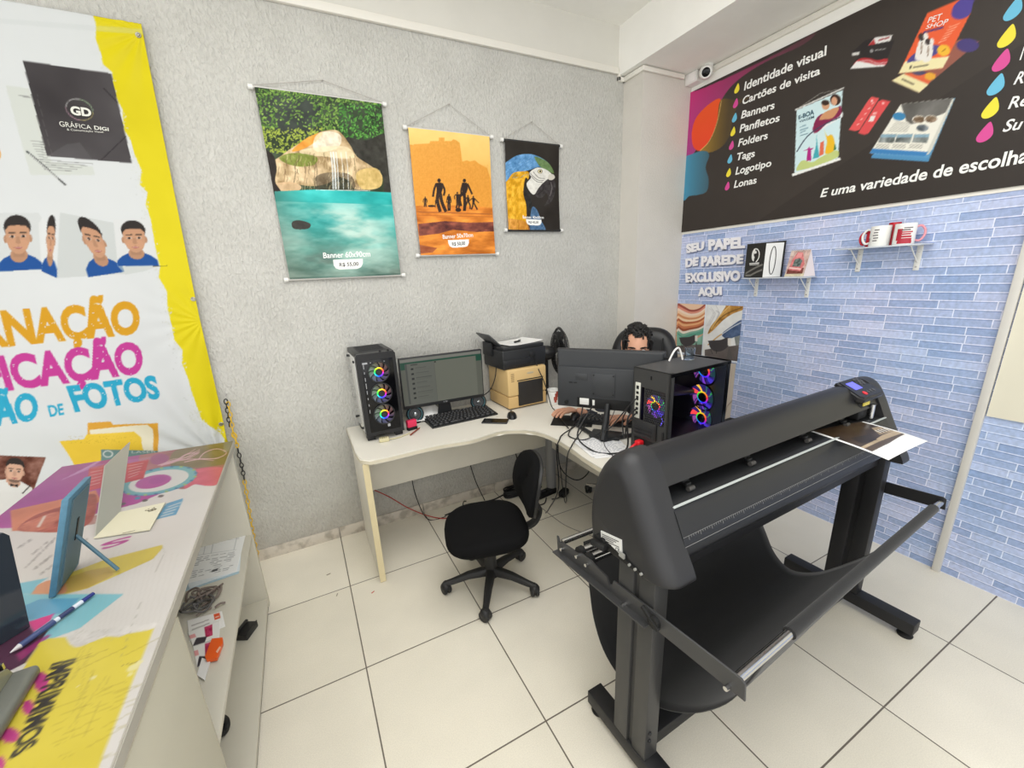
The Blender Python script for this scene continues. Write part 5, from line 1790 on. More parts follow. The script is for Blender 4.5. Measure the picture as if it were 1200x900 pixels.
sm.node_tree.links.new(at_.outputs['Color'], dk_.inputs['A']); sm.node_tree.links.new(dk_.outputs['Result'], b_.inputs['Base Color'])
Rm = root_matrix(m1)
def scr(A, B):
    P = np.stack([A, np.full_like(A, -.0135), B], -1)
    R3 = np.array(Rm.to_3x3()); return P @ R3.T + np.array(Rm.translation)
p.make('screen', scr, sm, m1)
g = G()
g.loft([[(-.05, .03, .01), (.05, .03, .01), (.04, .05, .01), (-.04, .05, .01)], [(-.035, .025, .12), (.035, .025, .12), (.03, .04, .12), (-.03, .04, .12)]])
g.make('stand_neck', CASE, m1)
G().box((0, .0, .007), (.23, .19, .012), bev=.005).make('stand_base', CASE, m1)
letters('maker_mark', [('LG', [np.array(Rm @ Vector(q)) for q in ((-.012, -.0128, MB + .016), (.012, -.0128, MB + .016), (.012, -.0128, MB + .009), (-.012, -.0128, MB + .009))], .01)], mat('pale_print'), m1)

# --- keyboards
def keyboard(label, loc, rz, w, d):
    t = thing('keyboard', label, 'keyboard', loc, rz, 'keyboards')
    g = G()
    g.loft([[(-w / 2, -d / 2, 0), (w / 2, -d / 2, 0), (w / 2, d / 2, 0), (-w / 2, d / 2, 0)], [(-w / 2, -d / 2, .010), (w / 2, -d / 2, .010), (w / 2, d / 2, .022), (-w / 2, d / 2, .022)]])
    g.make('keyboard_case', CASE, t)
    rows_ = [17, 19, 18, 17, 16, 12]
    for r_, nk in enumerate(rows_):
        yy = d / 2 - .012 - (d - .028) * r_ / 5
        zc = .013 + .012 * (yy + d / 2) / d
        for k in range(nk):
            kw = (w - .018) / nk
            if r_ == 5 and 3 <= k <= 5:
                continue
            g2 = None
            xx = -w / 2 + .009 + kw * (k + .5)
            yield_keys.append((t, xx, yy, zc, kw, d))
        if r_ == 5:
            yield_keys.append((t, -w / 2 + .009 + (w - .018) / nk * 4.5, yy, zc, (w - .018) / nk * 3, d))
    return t


yield_keys = []
KEYM = mat('key_black', (44, 44, 46), .5)
kb = keyboard('black keyboard in front of the monitor with the chat window', (-1.965, -.252, DZ), D2R(1.5), .44, .175)
kb2 = keyboard('black keyboard behind the monitor seen from its back', (-1.22, -.86, DZ), D2R(-50 + 180), .44, .15)
seen = {}
for t, xx, yy, zc, kw, d in yield_keys:
    seen.setdefault(t.name, []).append((xx, yy, zc, kw, d))
for nm, ks in seen.items():
    proto = None
    for (xx, yy, zc, kw, d) in ks:
        if proto is None:
            g = G(); g.loft([[(sx * .45 * s, sy * .46 * s, h) for sx, sy in ((-1, -1), (1, -1), (1, 1), (-1, 1))] for s, h in ((1, 0), (.8, .007))])
            proto = o = g.make('key', KEYM, bpy.data.objects[nm], smooth=20)
        else:
            o = proto.copy(); COL.objects.link(o)
        o.location = (xx, yy, zc)
        o.scale = (kw, (d - .02) / 6.4, 1)


def mouse(label, loc, rz):
    t = thing('computer_mouse', label, 'mouse', loc, rz, 'computer mice')
    g = G()
    g.ell((0, 0, .0), (.031, .055, .036), n=24)
    for v in g.bm.verts:
        if v.co.z < 0: v.co.z = 0
    g.make('mouse_shell', mat('mouse_black', (26, 26, 28), .3), t, smooth=80)
    G().cyl((-.004, .028, .029), (.004, .028, .029), .007, n=14).make('scroll_wheel', RUBBER, t)
    return t


mouse('black mouse on the desk in front of the beige printer', (-1.688, -.425, DZ), D2R(-20))
# --- phone
ph = thing('smartphone', 'black smartphone lying flat on the desk beside the mouse', 'phone', (-1.815, -.447, DZ), D2R(-38))
G().span((-.08, -.038, .001), (.08, .038, .009), bev=.006, seg=3).make('phone_body', mat('phone_edge', (52, 52, 54), .35), ph)
G().span((-.076, -.034, .009), (.076, .034, .0096)).make('phone_screen', GLOSSK, ph)
# --- speakers
def speaker(label, loc, rz):
    t = thing('desk_speaker', label, 'speaker', loc, rz, 'round desk speakers')
    M = Matrix.Translation((0, 0, .055)) @ Matrix.Rotation(D2R(78), 4, 'X')
    g = G()
    g.lathe([(0, -.05), (.03, -.05), (.048, -.03), (.055, 0), (.053, .014), (.046, .018), (.042, .010), (0, .008)], 32, M=M)
    sh = g.make('speaker_shell', mat('speaker_black', (30, 34, 38), .3), t)
    G().torus((0, 0, .016), .043, .004, M=M).make('speaker_ring', mat('teal_ring', (58, 96, 104), .3), sh)
    G().lathe([(.040, .012), (.022, .004), (.012, .008)], 28, M=M).make('speaker_cone', RUBBER, sh)
    G().lathe([(0, .018), (.012, .014), (.018, .006)], 24, M=M).make('dust_cap', mat('silver_cap', (176, 180, 182), .25, metal=.8), sh)
    g = G()
    g.lathe([(0, 0), (.032, 0), (.032, .006), (.02, .012), (0, .012)], 24)
    g.make('speaker_foot', RUBBER, t)
    return t


speaker('round black desk speaker between the left tower and the monitor', (-2.235, -.165, DZ), D2R(-12))
speaker('round black desk speaker right of the monitor by the beige printer', (-1.80, -.155, DZ), D2R(-20))

# --- beige dye-sub printer with the inkjet on top
gp = thing('photo_printer', 'beige box shaped photo printer with black front flap under the black printer', 'printer', (-1.503, -.165, DZ), D2R(1.5), 'printers')
GW, GD, GH = .296, .29, .272
BEIGE = mat('beige_plastic', (216, 184, 128), .42, bump=(300, .04, .0006))
g = G()
g.span((-GW / 2, -GD / 2, .092), (GW / 2, GD / 2, GH), bev=.012, seg=3)
g.make('printer_cover', BEIGE, gp)
g = G()
g.span((-GW / 2 + .001, -GD / 2 + .004, .008), (GW / 2 - .001, GD / 2, .090), bev=.008, seg=3)
g.make('printer_base', mat('beige_dark', (208, 174, 118), .42), gp)
G().span((-GW / 2 + .012, -GD / 2 + .02, 0), (GW / 2 - .012, GD / 2 - .01, .01)).make('printer_foot', BLKM, gp)
G().span((-.075, -GD / 2 - .006, .022), (GW / 2 - .034, -GD / 2 + .01, .186), bev=.004).make('front_flap', mat('flap_black', (42, 39, 37), .5), gp)
G().span((-.082, -GD / 2 - .002, .192), (GW / 2 - .028, -GD / 2 + .003, .198)).make('paper_slot', DARKIN, gp)
g = G()
for k in range(5):
    g.box((-.115, -GD / 2 - .0005, .244 - k * .012), (.024, .002, .004))
g.make('status_marks', mat('brown_print', (132, 108, 72), .5), gp)
g = G()
g.ell((.02, -GD / 2 - .0005, .236), (.028, .001, .007), n=18)
g.make('badge', mat('badge_grey', (190, 176, 148), .3), gp)
ij = thing('inkjet_printer', 'black inkjet printer with raised rear tray standing on the beige printer', 'printer', (-1.506, -.148, DZ + GH), D2R(2.6), 'printers')
IW, ID, IH = .335, .27, .155
INK_ = mat('printer_black', (40, 41, 43), .38, bump=(300, .05, .0006))
g = G()
g.span((-IW / 2, -ID / 2, .0), (IW / 2, ID / 2, .125), bev=.008, seg=3)
g.make('printer_body', INK_, ij)
G().span((-IW / 2 + .012, -ID / 2 + .004, .123), (IW / 2 - .012, ID / 2 - .03, IH - .006), bev=.007, seg=3).make('scanner_lid', INK_, ij)
G().box((.078, -ID / 2 - .002, .07), (.003, .006, .04)).box((.055, -ID / 2 - .004, .085), (.045, .006, .03), bev=.003).make('side_latch', CASE, ij)
G().span((-IW / 2 + .0, -ID / 2 - .004, .012), (.04, -ID / 2 + .004, .062), bev=.004).make('ink_tank_box', CASE, ij)
G().box((-IW / 2 - .004, .06, .12), (.02, .12, .09), bev=.004).make('hinge_block', CASE, ij)
G().box((-IW / 2 - .005, .02, .178), (.010, .19, .15), rot=(0, D2R(-47), 0), bev=.003).make('rear_tray', mat('tray_grey', (70, 72, 74), .4), ij)
ps = Print(-.15, .15, -.105, .105, .004, (238, 238, 236))
rr_ = np.random.default_rng(3)
for k in range(20):
    ps.fill([(-.12, .085 - k * .009), (-.12 + rr_.uniform(.1, .22), .085 - k * .009), (-.12 + .1, .083 - k * .009), (-.12, .083 - k * .009)], (190, 190, 190), .8, raw=True)
Ri = root_matrix(ij) @ Matrix.Translation((.02, 0, IH - .004)) @ Matrix.Rotation(.18, 4, 'Z')
def shp(Rm_, dz=0.0, curl=.006):
    def f(A, B):
        P = np.stack([A, B, dz + curl * (np.abs(A) / .15) ** 3 * (B > -9)], -1)
        return P @ np.array(Rm_.to_3x3()).T + np.array(Rm_.translation)
    return f
o = ps.make('paper_sheet', shp(Ri), print_mat('paper_print', .7))
tag(o, 'white paper sheets lying on top of the black inkjet printer', 'paper')
o.modifiers.new('thickness', 'SOLIDIFY').thickness = .003
rb = thing('hand_tool', 'small black tool lying on the papers on the inkjet printer', 'tool', tuple(Ri @ Vector((-.02, -.03, .002))), .5)
G().box((0, 0, .006), (.07, .014, .010), bev=.004).make('tool_body', RUBBER, rb)
G().box((.03, 0, .013), (.02, .012, .006), bev=.002).make('tool_tip', CHROME, rb)

# --- mug
def mug(label, loc, rz, r, h, body, inner, handle, prints, group=None, nm='mug'):
    t = thing(nm, label, 'mug', loc, rz, group)
    G().lathe([(0, .0), (r * .92, .0), (r, .004), (r, h), (r * .93, h), (r * .93, .006), (0, .006)], 36).make('mug_body', body, t)
    if inner:
        G().lathe([(r * .928, h - .001), (r * .928, .0065), (0, .0065)], 36).make('mug_lining', inner, t)
    if handle:
        g = G()
        pts = [(r * .96, 0, h * .82), (r * 1.35, 0, h * .86), (r * 1.72, 0, h * .66), (r * 1.74, 0, h * .4), (r * 1.4, 0, h * .17), (r * .96, 0, h * .2)]
        g.tube(pts, .0052, 10)
        g.make('mug_handle', handle, t)
    for pr in prints:
        pr(t, r, h)
    return t


WHC = mat('white_ceramic', (240, 240, 236), .15)
REDC = mat('red_ceramic', (190, 28, 44), .2)


def wrap_print(name, shapes, m, a0=0.0):
    """shapes = rectangles (angle0, angle1, z0, z1) as fractions, wrapped on the mug"""
    def f(t, r, h):
        g = G()
        for (s0, s1, z0, z1) in shapes:
            n = max(2, int(abs(s1 - s0) / .1) + 1)
            ang = [a0 + s0 + (s1 - s0) * i / n for i in range(n + 1)]
            g.loft([[((r + .0006) * math.cos(a), (r + .0006) * math.sin(a), z0 * h), ((r + .0006) * math.cos(a), (r + .0006) * math.sin(a), z1 * h)] for a in ang], closed=False, caps=False)
        g.make(name, m, t)
    return f


mug('white mug with red flower print on the desk beside the beige printer', (-1.315, -.33, DZ), 0, .04, .10, WHC, None, None,
    [wrap_print('red_print', [(-.9, -.2, .3, .55), (-.7, -.1, .5, .78), (-.5, .1, .62, .9), (-.8, -.4, .15, .3)], mat('red_brown_print', (170, 74, 58), .4), -1.15),
     wrap_print('band', [(-3.1, 3.1, .90, .93)], mat('brown_band', (120, 96, 76), .4))])
tag(G().box((-1.33, -.43, DZ + .003), (.10, .07, .005), rot=(0, 0, .3), bev=.001).make('note_pad', mat('note_white', (236, 232, 226), .6)), 'small white note pad on the desk by the flower mug', 'note pad')

# --- small things by the left tower
st = thing('pink_stapler', 'small pink and black stapler standing beside the left tower', 'stapler', (-2.29, -.285, DZ), D2R(12))
G().span((-.03, -.014, .0), (.03, .014, .02), bev=.004).make('stapler_base', RUBBER, st)
G().span((-.03, -.015, .02), (.028, .015, .062), bev=.004, seg=3).make('stapler_body', mat('hot_pink', (226, 52, 92), .35), st)
pn = thing('red_pencil', 'red brown pencil lying on the desk beside the left tower', 'pencil', (-2.285, -.338, DZ + .006), D2R(48))
G().cyl((-.06, 0, 0), (.05, 0, 0), .0045, n=6).make('pencil_shaft', mat('pencil_red', (140, 62, 44), .4), pn)
G().cyl((.05, 0, 0), (.065, 0, 0), .0045, .0008, n=6).make('pencil_tip', mat('bare_wood', (206, 168, 120), .6), pn)
us = thing('cable_plug', 'cream cable plug lying in front of the left tower', 'plug', (-2.455, -.385, DZ + .001), D2R(-8))
G().span((-.045, -.015, 0), (.01, .015, .022), bev=.004).make('plug_body', mat('ivory_plastic', (206, 198, 160), .5), us)
g = G()
for k in range(4):
    g.box((-.036 + k * .010, 0, .0225), (.004, .026, .003))
g.make('plug_ribs', mat('ivory_dark', (160, 150, 112), .5), us)
G().tube([(.01, 0, .008), (.05, .01, .004), (.09, .03, .004), (.13, .055, .004)], .0035, 8).make('plug_cable', mat('ivory_plastic'), us)
for k, (lab_, x, y, rz) in enumerate((('loose white sheet on the desk under the left monitor stand', -2.085, -.12, .3), ('folded white sheet beside the left speaker under the monitor', -2.15, -.135, -.2))):
    g = G()
    g.prism([(-.06, -.07), (.06, -.06), (.05, .07), (-.055, .06)], .002 + .001 * k, M=M4((x - .02, y - .01, DZ + .032 + .006 * k), (.42, .06 * k, rz)))
    tag(g.make('paper_sheet', PAPERW), lab_, 'paper', 'sheets under the left monitor')

# --- right monitor, seen from the back
m2 = thing('monitor', 'dark grey monitor seen from its back hiding the seated person', 'monitor', (-1.40, -.985, DZ), D2R(-52.5), 'monitors')
W2, H2, B2 = .552, .325, .145
MG = mat('monitor_back_grey', (58, 60, 63), .42, bump=(600, .05, .0004))
MG2 = mat('monitor_back_ribbed', (54, 56, 59), .5)
g = G()
g.span((-W2 / 2, .0, B2), (W2 / 2, .022, B2 + H2), bev=.004)
g.make('monitor_shell', CASE, m2)
g = G()
g.loft([[(-W2 / 2 + .004, 0, B2 + .004), (W2 / 2 - .004, 0, B2 + .004), (W2 / 2 - .004, 0, B2 + H2 - .004), (-W2 / 2 + .004, 0, B2 + H2 - .004)],
        [(-W2 / 2 + .012, -.012, B2 + .012), (W2 / 2 - .012, -.012, B2 + .012), (W2 / 2 - .012, -.012, B2 + H2 - .012), (-W2 / 2 + .012, -.012, B2 + H2 - .012)]])
bk = g.make('back_cover', MG, m2)
g = G()
g.span((-W2 / 2 + .012, -.030, B2 + .012), (W2 / 2 - .012, -.010, B2 + H2 * .72), bev=.006)
g.make('lower_bulge', MG2, bk)
g = G()
g.span((-.075, -.0345, B2 + .085), (.045, -.029, B2 + .205), bev=.003)
g.make('mount_plate', MG, bk)
g = G()
for x in (-.066, .036):
    for z in (.095, .195):
        g.cyl((x, -.0365, B2 + z), (x, -.033, B2 + z), .004, n=10)
g.make('mount_screw', DARKIN, bk)
g = G()
g.span((-.165, -.0325, B2 + .165), (-.10, -.0295, B2 + .20), bev=.001)
g.make('model_plate', MG, bk)
g = G()
for x in (-.19, -.165):
    g.box((x, -.031, B2 + .148), (.018, .001, .005))
g.make('vent_slot', DARKIN, bk)
G().span((-.155, -.032, B2 + .014), (.125, -.0295, B2 + .068), bev=.002).make('connector_recess', DARKIN, bk)
G().box((-.115, -.034, B2 + .048), (.05, .004, .035), bev=.001).make('white_sticker', mat('label_white'), bk)
G().box((-.065, -.034, B2 + .045), (.012, .004, .03), bev=.001).make('white_sticker', mat('label_white'), bk)
g = G()
g.cyl((-.215, -.036, B2 + .035), (-.215, -.028, B2 + .035), .011, n=18)
g.make('joystick_button', DARKIN, bk)
g = G()
g.tube([(.012, -.045, B2 + .05), (.012, -.06, B2 + .0), (.008, -.085, .06), (.004, -.10, .014)], .017, 12, taper=(.75, 1.25))
nk = g.make('stand_neck', CASE, m2)
for sx in (-1, 1):
    g = G()
    g.tube([(.005, -.10, .012), (sx * .10, -.01, .012), (sx * .19, .08, .010)], .012, 8)
    g.make('stand_leg', CASE, m2)
G().box((.0, -.02, .012), (.16, .10, .018), bev=.006).make('stand_base', CASE, m2)
G().cyl((W2 / 2 - .002, -.005, B2 + H2 - .03), (W2 / 2 + .018, -.005, B2 + H2 - .03), .005, n=10).make('edge_plug', RUBBER, m2)
g = G()
g.box((0, .0228, B2 + H2 / 2), (W2 - .014, .0012, H2 - .022))
g.make('screen', mat('screen_back_glow', (200, 206, 214), .3, emit=.5, ecol=(200, 208, 220)), m2)
# mouse mat and mouse under the right monitor
mm_ = thing('mouse_mat', 'thin black mouse mat lying left of the right monitor', 'mouse mat', (-1.42, -.70, DZ), D2R(-42))
g = G()
g.span((-.12, -.09, .0), (.12, .09, .003), bev=.001)
g.make('mat_sheet', RUBBER, mm_)
mouse('black mouse under the hand beside the right monitor', (-1.375, -.665, DZ + .003), D2R(130))
# written sheets by the right monitor
for k, (lab_, c, rz) in enumerate((('hand written white sheet lying on the desk edge beside the right tower', (-1.53, -1.10), .26), ('second white sheet lying beneath the hand written one', (-1.515, -1.135), .12))):
    ps = Print(-.10, .10, -.09, .13, .0024, (240, 240, 240))
    for j in range(15):
        y = .112 - j * .0125
        x = -.085
        while x < .07:
            ln = rr_.uniform(.008, .026)
            ps.fill([(x, y), (x + ln, y + .0015), (x + ln, y - .0035), (x, y - .004)], (150, 152, 162), .8, raw=True)
            x += ln + .006
    Mx = Matrix.Translation((c[0], c[1], DZ + .0042 - .0024 * k)) @ Matrix.Rotation(rz - .45, 4, 'Z')
    o = ps.make('written_sheet', shp(Mx, 0, .002), print_mat('paper_print', .7))
    tag(o, lab_, 'paper', 'sheets beside the right tower')
    o.modifiers.new('thickness', 'SOLIDIFY').thickness = .001

# --- right computer tower, back towards the viewer's left, glass side to the front
PW_, PD_, PH_ = .412, .20, .44
p2 = thing('computer_tower', 'black computer tower with glass side showing purple and rainbow lit fans', 'computer', (-1.268, -1.338, DZ), D2R(3.9), 'computer towers')
w2, d2 = PW_ / 2, PD_ / 2
g = G()
t_ = .004
g.span((-w2, -d2, PH_ - t_), (w2, d2, PH_))                   # top
g.span((-w2, -d2, .02), (w2, d2, .024))                        # bottom
g.span((-w2, d2 - t_, .02), (w2, d2, PH_))                     # far side
g.span((w2 - .03, -d2, .02), (w2, d2, PH_))                    # front panel
g.span((-w2, -d2, .02), (-w2 + .022, -d2 + .010, PH_))         # rear post
g.make('case_body', CASEG, p2)
g = G()
g.span((-w2 + .002, -d2 + .004, .024), (w2 - .03, d2 - .004, .115))
g.make('power_supply_shroud', mat('shroud_black', (40, 40, 46), .5), p2)
# rear wall in pieces around the fan grille
g = G()
x0, x1 = -w2, -w2 + .004
g.span((x0, -d2, .355), (x1, d2, PH_)); g.span((x0, -d2, .02), (x1, d2, .20)); g.span((x0, -d2, .20), (x1, -d2 + .022, .355)); g.span((x0, .052, .20), (x1, d2, .355)); g.span((x0, .030, .20), (x1, .034, .355))
rw = g.make('rear_wall', CASEG, p2)
g = G()
for i in range(12):
    for j in range(15):
        yc, zc = -d2 + .026 + i * .0093, .204 + j * .0104
        g.box((x0 + .001, yc + (.0047 if j % 2 else 0), zc), (.002, .0028, .0098)); g.box((x0 + .001, yc, zc + .005), (.002, .0095, .0024))
g.make('fan_grille', CASEG, rw)
G().span((x0 - .003, .056, .205), (x0 + .004, .084, .372), bev=.001).make('port_plate', mat('port_plate_white', (214, 214, 204), .4), rw)
g = G()
for z, h in ((.35, .016), (.325, .012), (.30, .02), (.272, .014), (.25, .012), (.23, .014)):
    g.box((x0 - .003, .07, z), (.004, .014, h), bev=.001)
g.make('port', DARKIN, rw)
g = G()
g.span((x0 - .004, -.035, .122), (x0, .085, .195), bev=.002)
for k in range(3):
    g.box((x0 - .006, .028, .132 + k * .017), (.004, .095, .010), bev=.001)
g.make('slot_covers', mat('slot_grey', (46, 46, 48), .4), rw)
G().span((x0 - .007, -.045, .125), (x0, -.037, .20), bev=.001).make('slot_bracket', BLKM, rw)
G().span((x0 - .003, -.06, .03), (x0, .08, .112), bev=.002).make('power_supply_face', DARKIN, rw)
g = G()
g.box((x0 - .004, -.078, .14), (.004, .008, .075), bev=.001)
g.make('lock_bar', BLKM, rw)
G().box((x0 - .001, .0, .405), (.003, .006, .016)).make('lock_hole', DARKIN, rw)
RB2 = rainbow('led_rainbow_small', 1.8)
PUR = mat('purple_blades', (92, 74, 150), .4, emit=.35, ecol=(92, 70, 200))
def wedge_fan(parent, M, r):
    """translucent blades lit in coloured sectors by the LEDs of the hub"""
    fr = case_fan(parent, M, r, RB2, PUR, .3, -PI / 2)
    cols = [((255, 70, 70), 1.6), ((255, 190, 60), 1.6), ((60, 200, 90), 1.0), ((60, 120, 110), .35), ((90, 70, 220), .8), ((150, 80, 220), .8), ((200, 100, 190), .7)]
    for k, (c, e) in enumerate(cols):
        m_ = mat('blade_glow_%d' % k, c, .4, emit=e * 1.3, ecol=c)
        g = G()
        a0_ = .9 - k * 2 * PI / 7
        secs = []
        for t in (0, .5, 1.0):
            rr2 = r * (.42 + .52 * t)
            secs.append([(rr2 * math.cos(a0_ + q + .3 * t), rr2 * math.sin(a0_ + q + .3 * t), -.001 + .012 * q) for q in (-.36, -.12, .12, .36)])
        g.loft(secs, closed=False, caps=False)
        g.make('lit_blade', m_, fr, smooth=60)
    return fr


for z in (.372, .250, .150):
    wedge_fan(p2, Matrix.Translation((w2 - .055, -.016, z)) @ Matrix.Rotation(D2R(-14), 4, 'Z') @ Matrix.Rotation(-PI / 2, 4, 'Y'), .061)
wedge_fan(p2, Matrix.Translation((-w2 + .016, -.02, .278)) @ Matrix.Rotation(-PI / 2, 4, 'Y'), .054)
g = G()
g.span((-w2 + .03, d2 - .012, .13), (w2 - .12, d2 - .006, .40), bev=.002)
bd_ = g.make('motherboard', mat('board_dark', (24, 22, 40), .5), p2)
g = G()
g.span((-.11, .0, .268), (.12, d2 - .012, .288), bev=.004)
g.make('graphics_card', mat('card_grey', (92, 90, 92), .35), p2)
g = G()
g.box((-.10, .02, .32), (.07, .07, .06), bev=.008)
g.make('cpu_cooler', mat('cooler_dark', (50, 44, 48), .4), p2)
g = G()
g.torus((0, 0, 0), .022, .0025, M=Matrix.Translation((-.075, .02, .20)) @ Matrix.Rotation(PI / 2, 4, 'X') @ Matrix.Diagonal((1, 1.35, 1, 1)))
for sx in (-1, 1):
    for sz in (-1, 1):
        g.tube([(-.075 + sx * .018, .02, .20 + sz * .028), (-.075 + sx * .026, .02, .20 + sz * .045)], .002, 6, smooth=0)
g.make('led_badge', mat('violet_led', (110, 90, 230), .4, emit=1.6, ecol=(104, 88, 240)), p2)
g = G(); g.box((-.02, d2 - .014, .425), (.20, .006, .006)); g.make('added_glow_strip', mat('violet_strip', (110, 80, 255), .4, emit=5.0, ecol=(96, 70, 255)), p2)  # strip added to give the inside of the case its violet glow
g = G()
g.span((-w2 + .022, -d2 - .001, .03), (w2 - .006, -d2 + .002, PH_ - .006), bev=.001)
g.make('side_glass', mat('tinted_glass', (190, 190, 198), .02, trans=1.0, ior=1.1, spec=.2), p2)
g = G()
g.span((w2 - .028, -d2 - .002, .024), (w2 - .004, -d2 + .001, PH_ - .004)); g.span((-w2, -d2 - .002, PH_ - .016), (w2, -d2 + .001, PH_ - .002))
g.make('glass_border', GLOSSK, p2)
for x, y in ((-w2 + .05, -d2 + .03), (w2 - .05, -d2 + .03), (-w2 + .05, d2 - .03), (w2 - .05, d2 - .03)):
    G().cyl((x, y, 0), (x, y, .022), .016, n=16).make('foot', BLKM, p2)
# cables from the right tower and monitor
CAB = mat('black_cable', (28, 28, 30), .5)
RM2 = root_matrix(p2)
P2 = lambda x, y, z: tuple(RM2 @ Vector((x, y, z)))
M2 = root_matrix(m2)
Q2 = lambda x, y, z: tuple(M2 @ Vector((x, y, z)))


def cable(nm, label, pts, r=.0038, m_=None, cat='cable', group='black cables'):
    o = G().tube(pts, r, 8, smooth=7).make(nm, m_ or CAB)
    return tag(o, label, cat, group)


cable('video_cable', 'thick black video cable looping from right monitor to right tower', [Q2(-.06, -.045, B2 + .03), Q2(-.07, -.09, B2 + .02), (-1.62, -1.02, .80), (-1.60, -1.12, .748), (-1.545, -1.20, .750), (-1.52, -1.27, .80), P2(-w2 - .06, .07, .21), P2(-w2 - .004, .07, .25)], .0042)
cable('monitor_power_cable', 'black power cable falling from the right monitor behind the desk edge', [Q2(-.12, -.045, B2 + .02), Q2(-.13, -.10, .09), (-1.60, -.86, .748), (-1.67, -.93, .755), (-1.695, -.94, .70), (-1.66, -.90, .45), (-1.60, -.70, .20), (-1.50, -.50, .03)], .0036)
cable('usb_cable', 'thin black cable curling across the desk to the right tower', [(-1.40, -.72, .748), (-1.52, -.82, .747), (-1.585, -.90, .747), (-1.55, -.985, .748), (-1.47, -1.03, .79), (-1.52, -1.15, .86), P2(-w2 - .05, .075, .27), P2(-w2 - .004, .07, .30)], .003)
cable('mouse_cable', 'thin black cable hanging over the curved desk edge', [(-1.44, -.86, .775), (-1.55, -.93, .750), (-1.655, -1.02, .752), (-1.69, -1.03, .70), (-1.68, -1.0, .52), (-1.58, -.86, .33), (-1.46, -.66, .22), (-1.33, -.40, .40), (-1.31, -.27, .60)], .003)
cable('network_cable', 'black cable dropping into the right tower ports', [Q2(.12, -.04, B2 + .04), (-1.46, -1.17, .90), (-1.515, -1.245, .84), P2(-w2 - .06, .07, .19), P2(-w2 - .004, .07, .23)], .0034)
cable('thin_cable', 'thinnest dark cable arching beside the right tower', [Q2(.05, -.05, B2 + .02), (-1.55, -1.14, .80), (-1.56, -1.22, .748), (-1.60, -1.30, .75), (-1.65, -1.36, .748)], .002)
rk = thing('red_plug', 'red plug at the lower back of the right tower', 'plug', P2(-w2 - .012, .03, .10), D2R(3.9))
REDP = mat('red_plastic', (214, 30, 40), .35)
G().box((-.012, 0, 0), (.035, .03, .024), bev=.007, seg=3).make('plug_body', REDP, rk)
G().tube([(-.03, 0, 0), (-.06, .0, -.012), (-.085, .015, -.055), (-.09, .03, -.092)], .0065, 10).make('plug_cable', REDP, rk)
cable('printer_cable', 'black usb cable running down the front of both printers to the desk', [tuple(root_matrix(ij) @ Vector((.072, -ID / 2 - .008, .06))), tuple(root_matrix(ij) @ Vector((.082, -ID / 2 - .02, -.005))), (-1.40, -.335, .93), (-1.375, -.345, .85), (-1.38, -.41, .748), (-1.42, -.55, .746), (-1.47, -.66, .746), (-1.52, -.80, .747)], .0034)
cable('printer_power_cable', 'black power cable curving down between monitor and beige printer', [tuple(root_matrix(ij) @ Vector((-IW / 2 - .004, -.05, .02))), (-1.685, -.19, .94), (-1.72, -.17, .86), (-1.765, -.10, .80), (-1.77, -.03, .748)], .0032)

# --- desk fan
fn = thing('desk_fan', 'black round desk fan turned sideways behind the printers', 'fan', (-1.15, -.17, DZ), D2R(72))
g = G()
g.lathe([(0, 0), (.10, 0), (.105, .012), (.07, .03), (.02, .04), (0, .04)], 32)
g.make('fan_base', RUBBER, fn)
FZ = .315
G().cyl((0, .10, .03), (0, .10, FZ - .04), .013, n=16).make('fan_stem', RUBBER, fn)
g = G()
# motor housing behind the cage (local +y is the back)
Mf = Matrix.Translation((0, 0, FZ)) @ Matrix.Rotation(PI / 2, 4, 'X')
g.lathe([(0, -.17), (.035, -.17), (.050, -.15), (.054, -.09), (.04, -.045), (0, -.04)], 28, M=Mf)
g.make('fan_motor', mat('fan_black', (32, 32, 33), .35), fn)
cgm = mat('cage_black', (24, 24, 25), .4)
g = G()
for k in range(40):
    a = 2 * PI * k / 40
    for sg_ in (-1, 1):
        pts = [Mf @ Vector((r_ * math.cos(a + sg_ * .3 * r_ / .17), r_ * math.sin(a + sg_ * .3 * r_ / .17), z_)) for r_, z_ in ((.035, sg_ * .048), (.10, sg_ * .042), (.15, sg_ * .025), (.168, 0))]
        g.tube(pts, .0014, 5, smooth=2)
for R2_, z_ in ((.17, 0), (.13, .034), (.13, -.034), (.06, .047), (.06, -.047)):
    g.torus((0, 0, z_), R2_, .003 if R2_ > .16 else .0016, M=Mf, n=36, k=6)
g.torus((0, 0, .0), .170, .009, M=Mf @ Matrix.Diagonal((1, 1, 1.5, 1)), n=40, k=8)
g.make('fan_cage', cgm, fn)
g = G()
for k in range(5):
    a = 2 * PI * k / 5
    secs = [[tuple(Mf @ Vector((r_ * math.cos(a + q + .25 * r_ / .15), r_ * math.sin(a + q + .25 * r_ / .15), .03 * q))) for q in (-.5, -.2, .2, .5)] for r_ in (.03, .08, .12, .148)]
    g.loft(secs, closed=False, caps=False)
g.make('fan_blades', mat('blade_black', (30, 30, 32), .3), fn, smooth=60)
G().lathe([(0, .058), (.03, .056), (.036, .044), (0, .04)], 24, M=Mf).make('cage_cap', cgm, fn)

# ================================================================== CHAIRS AND PERSON
FABK = mat('black_fabric', (17, 17, 18), .92, spec=.15, bump=(900, .3, .0012))
LEATH = mat('black_leather', (30, 30, 31), .38, bump=(120, .25, .002))


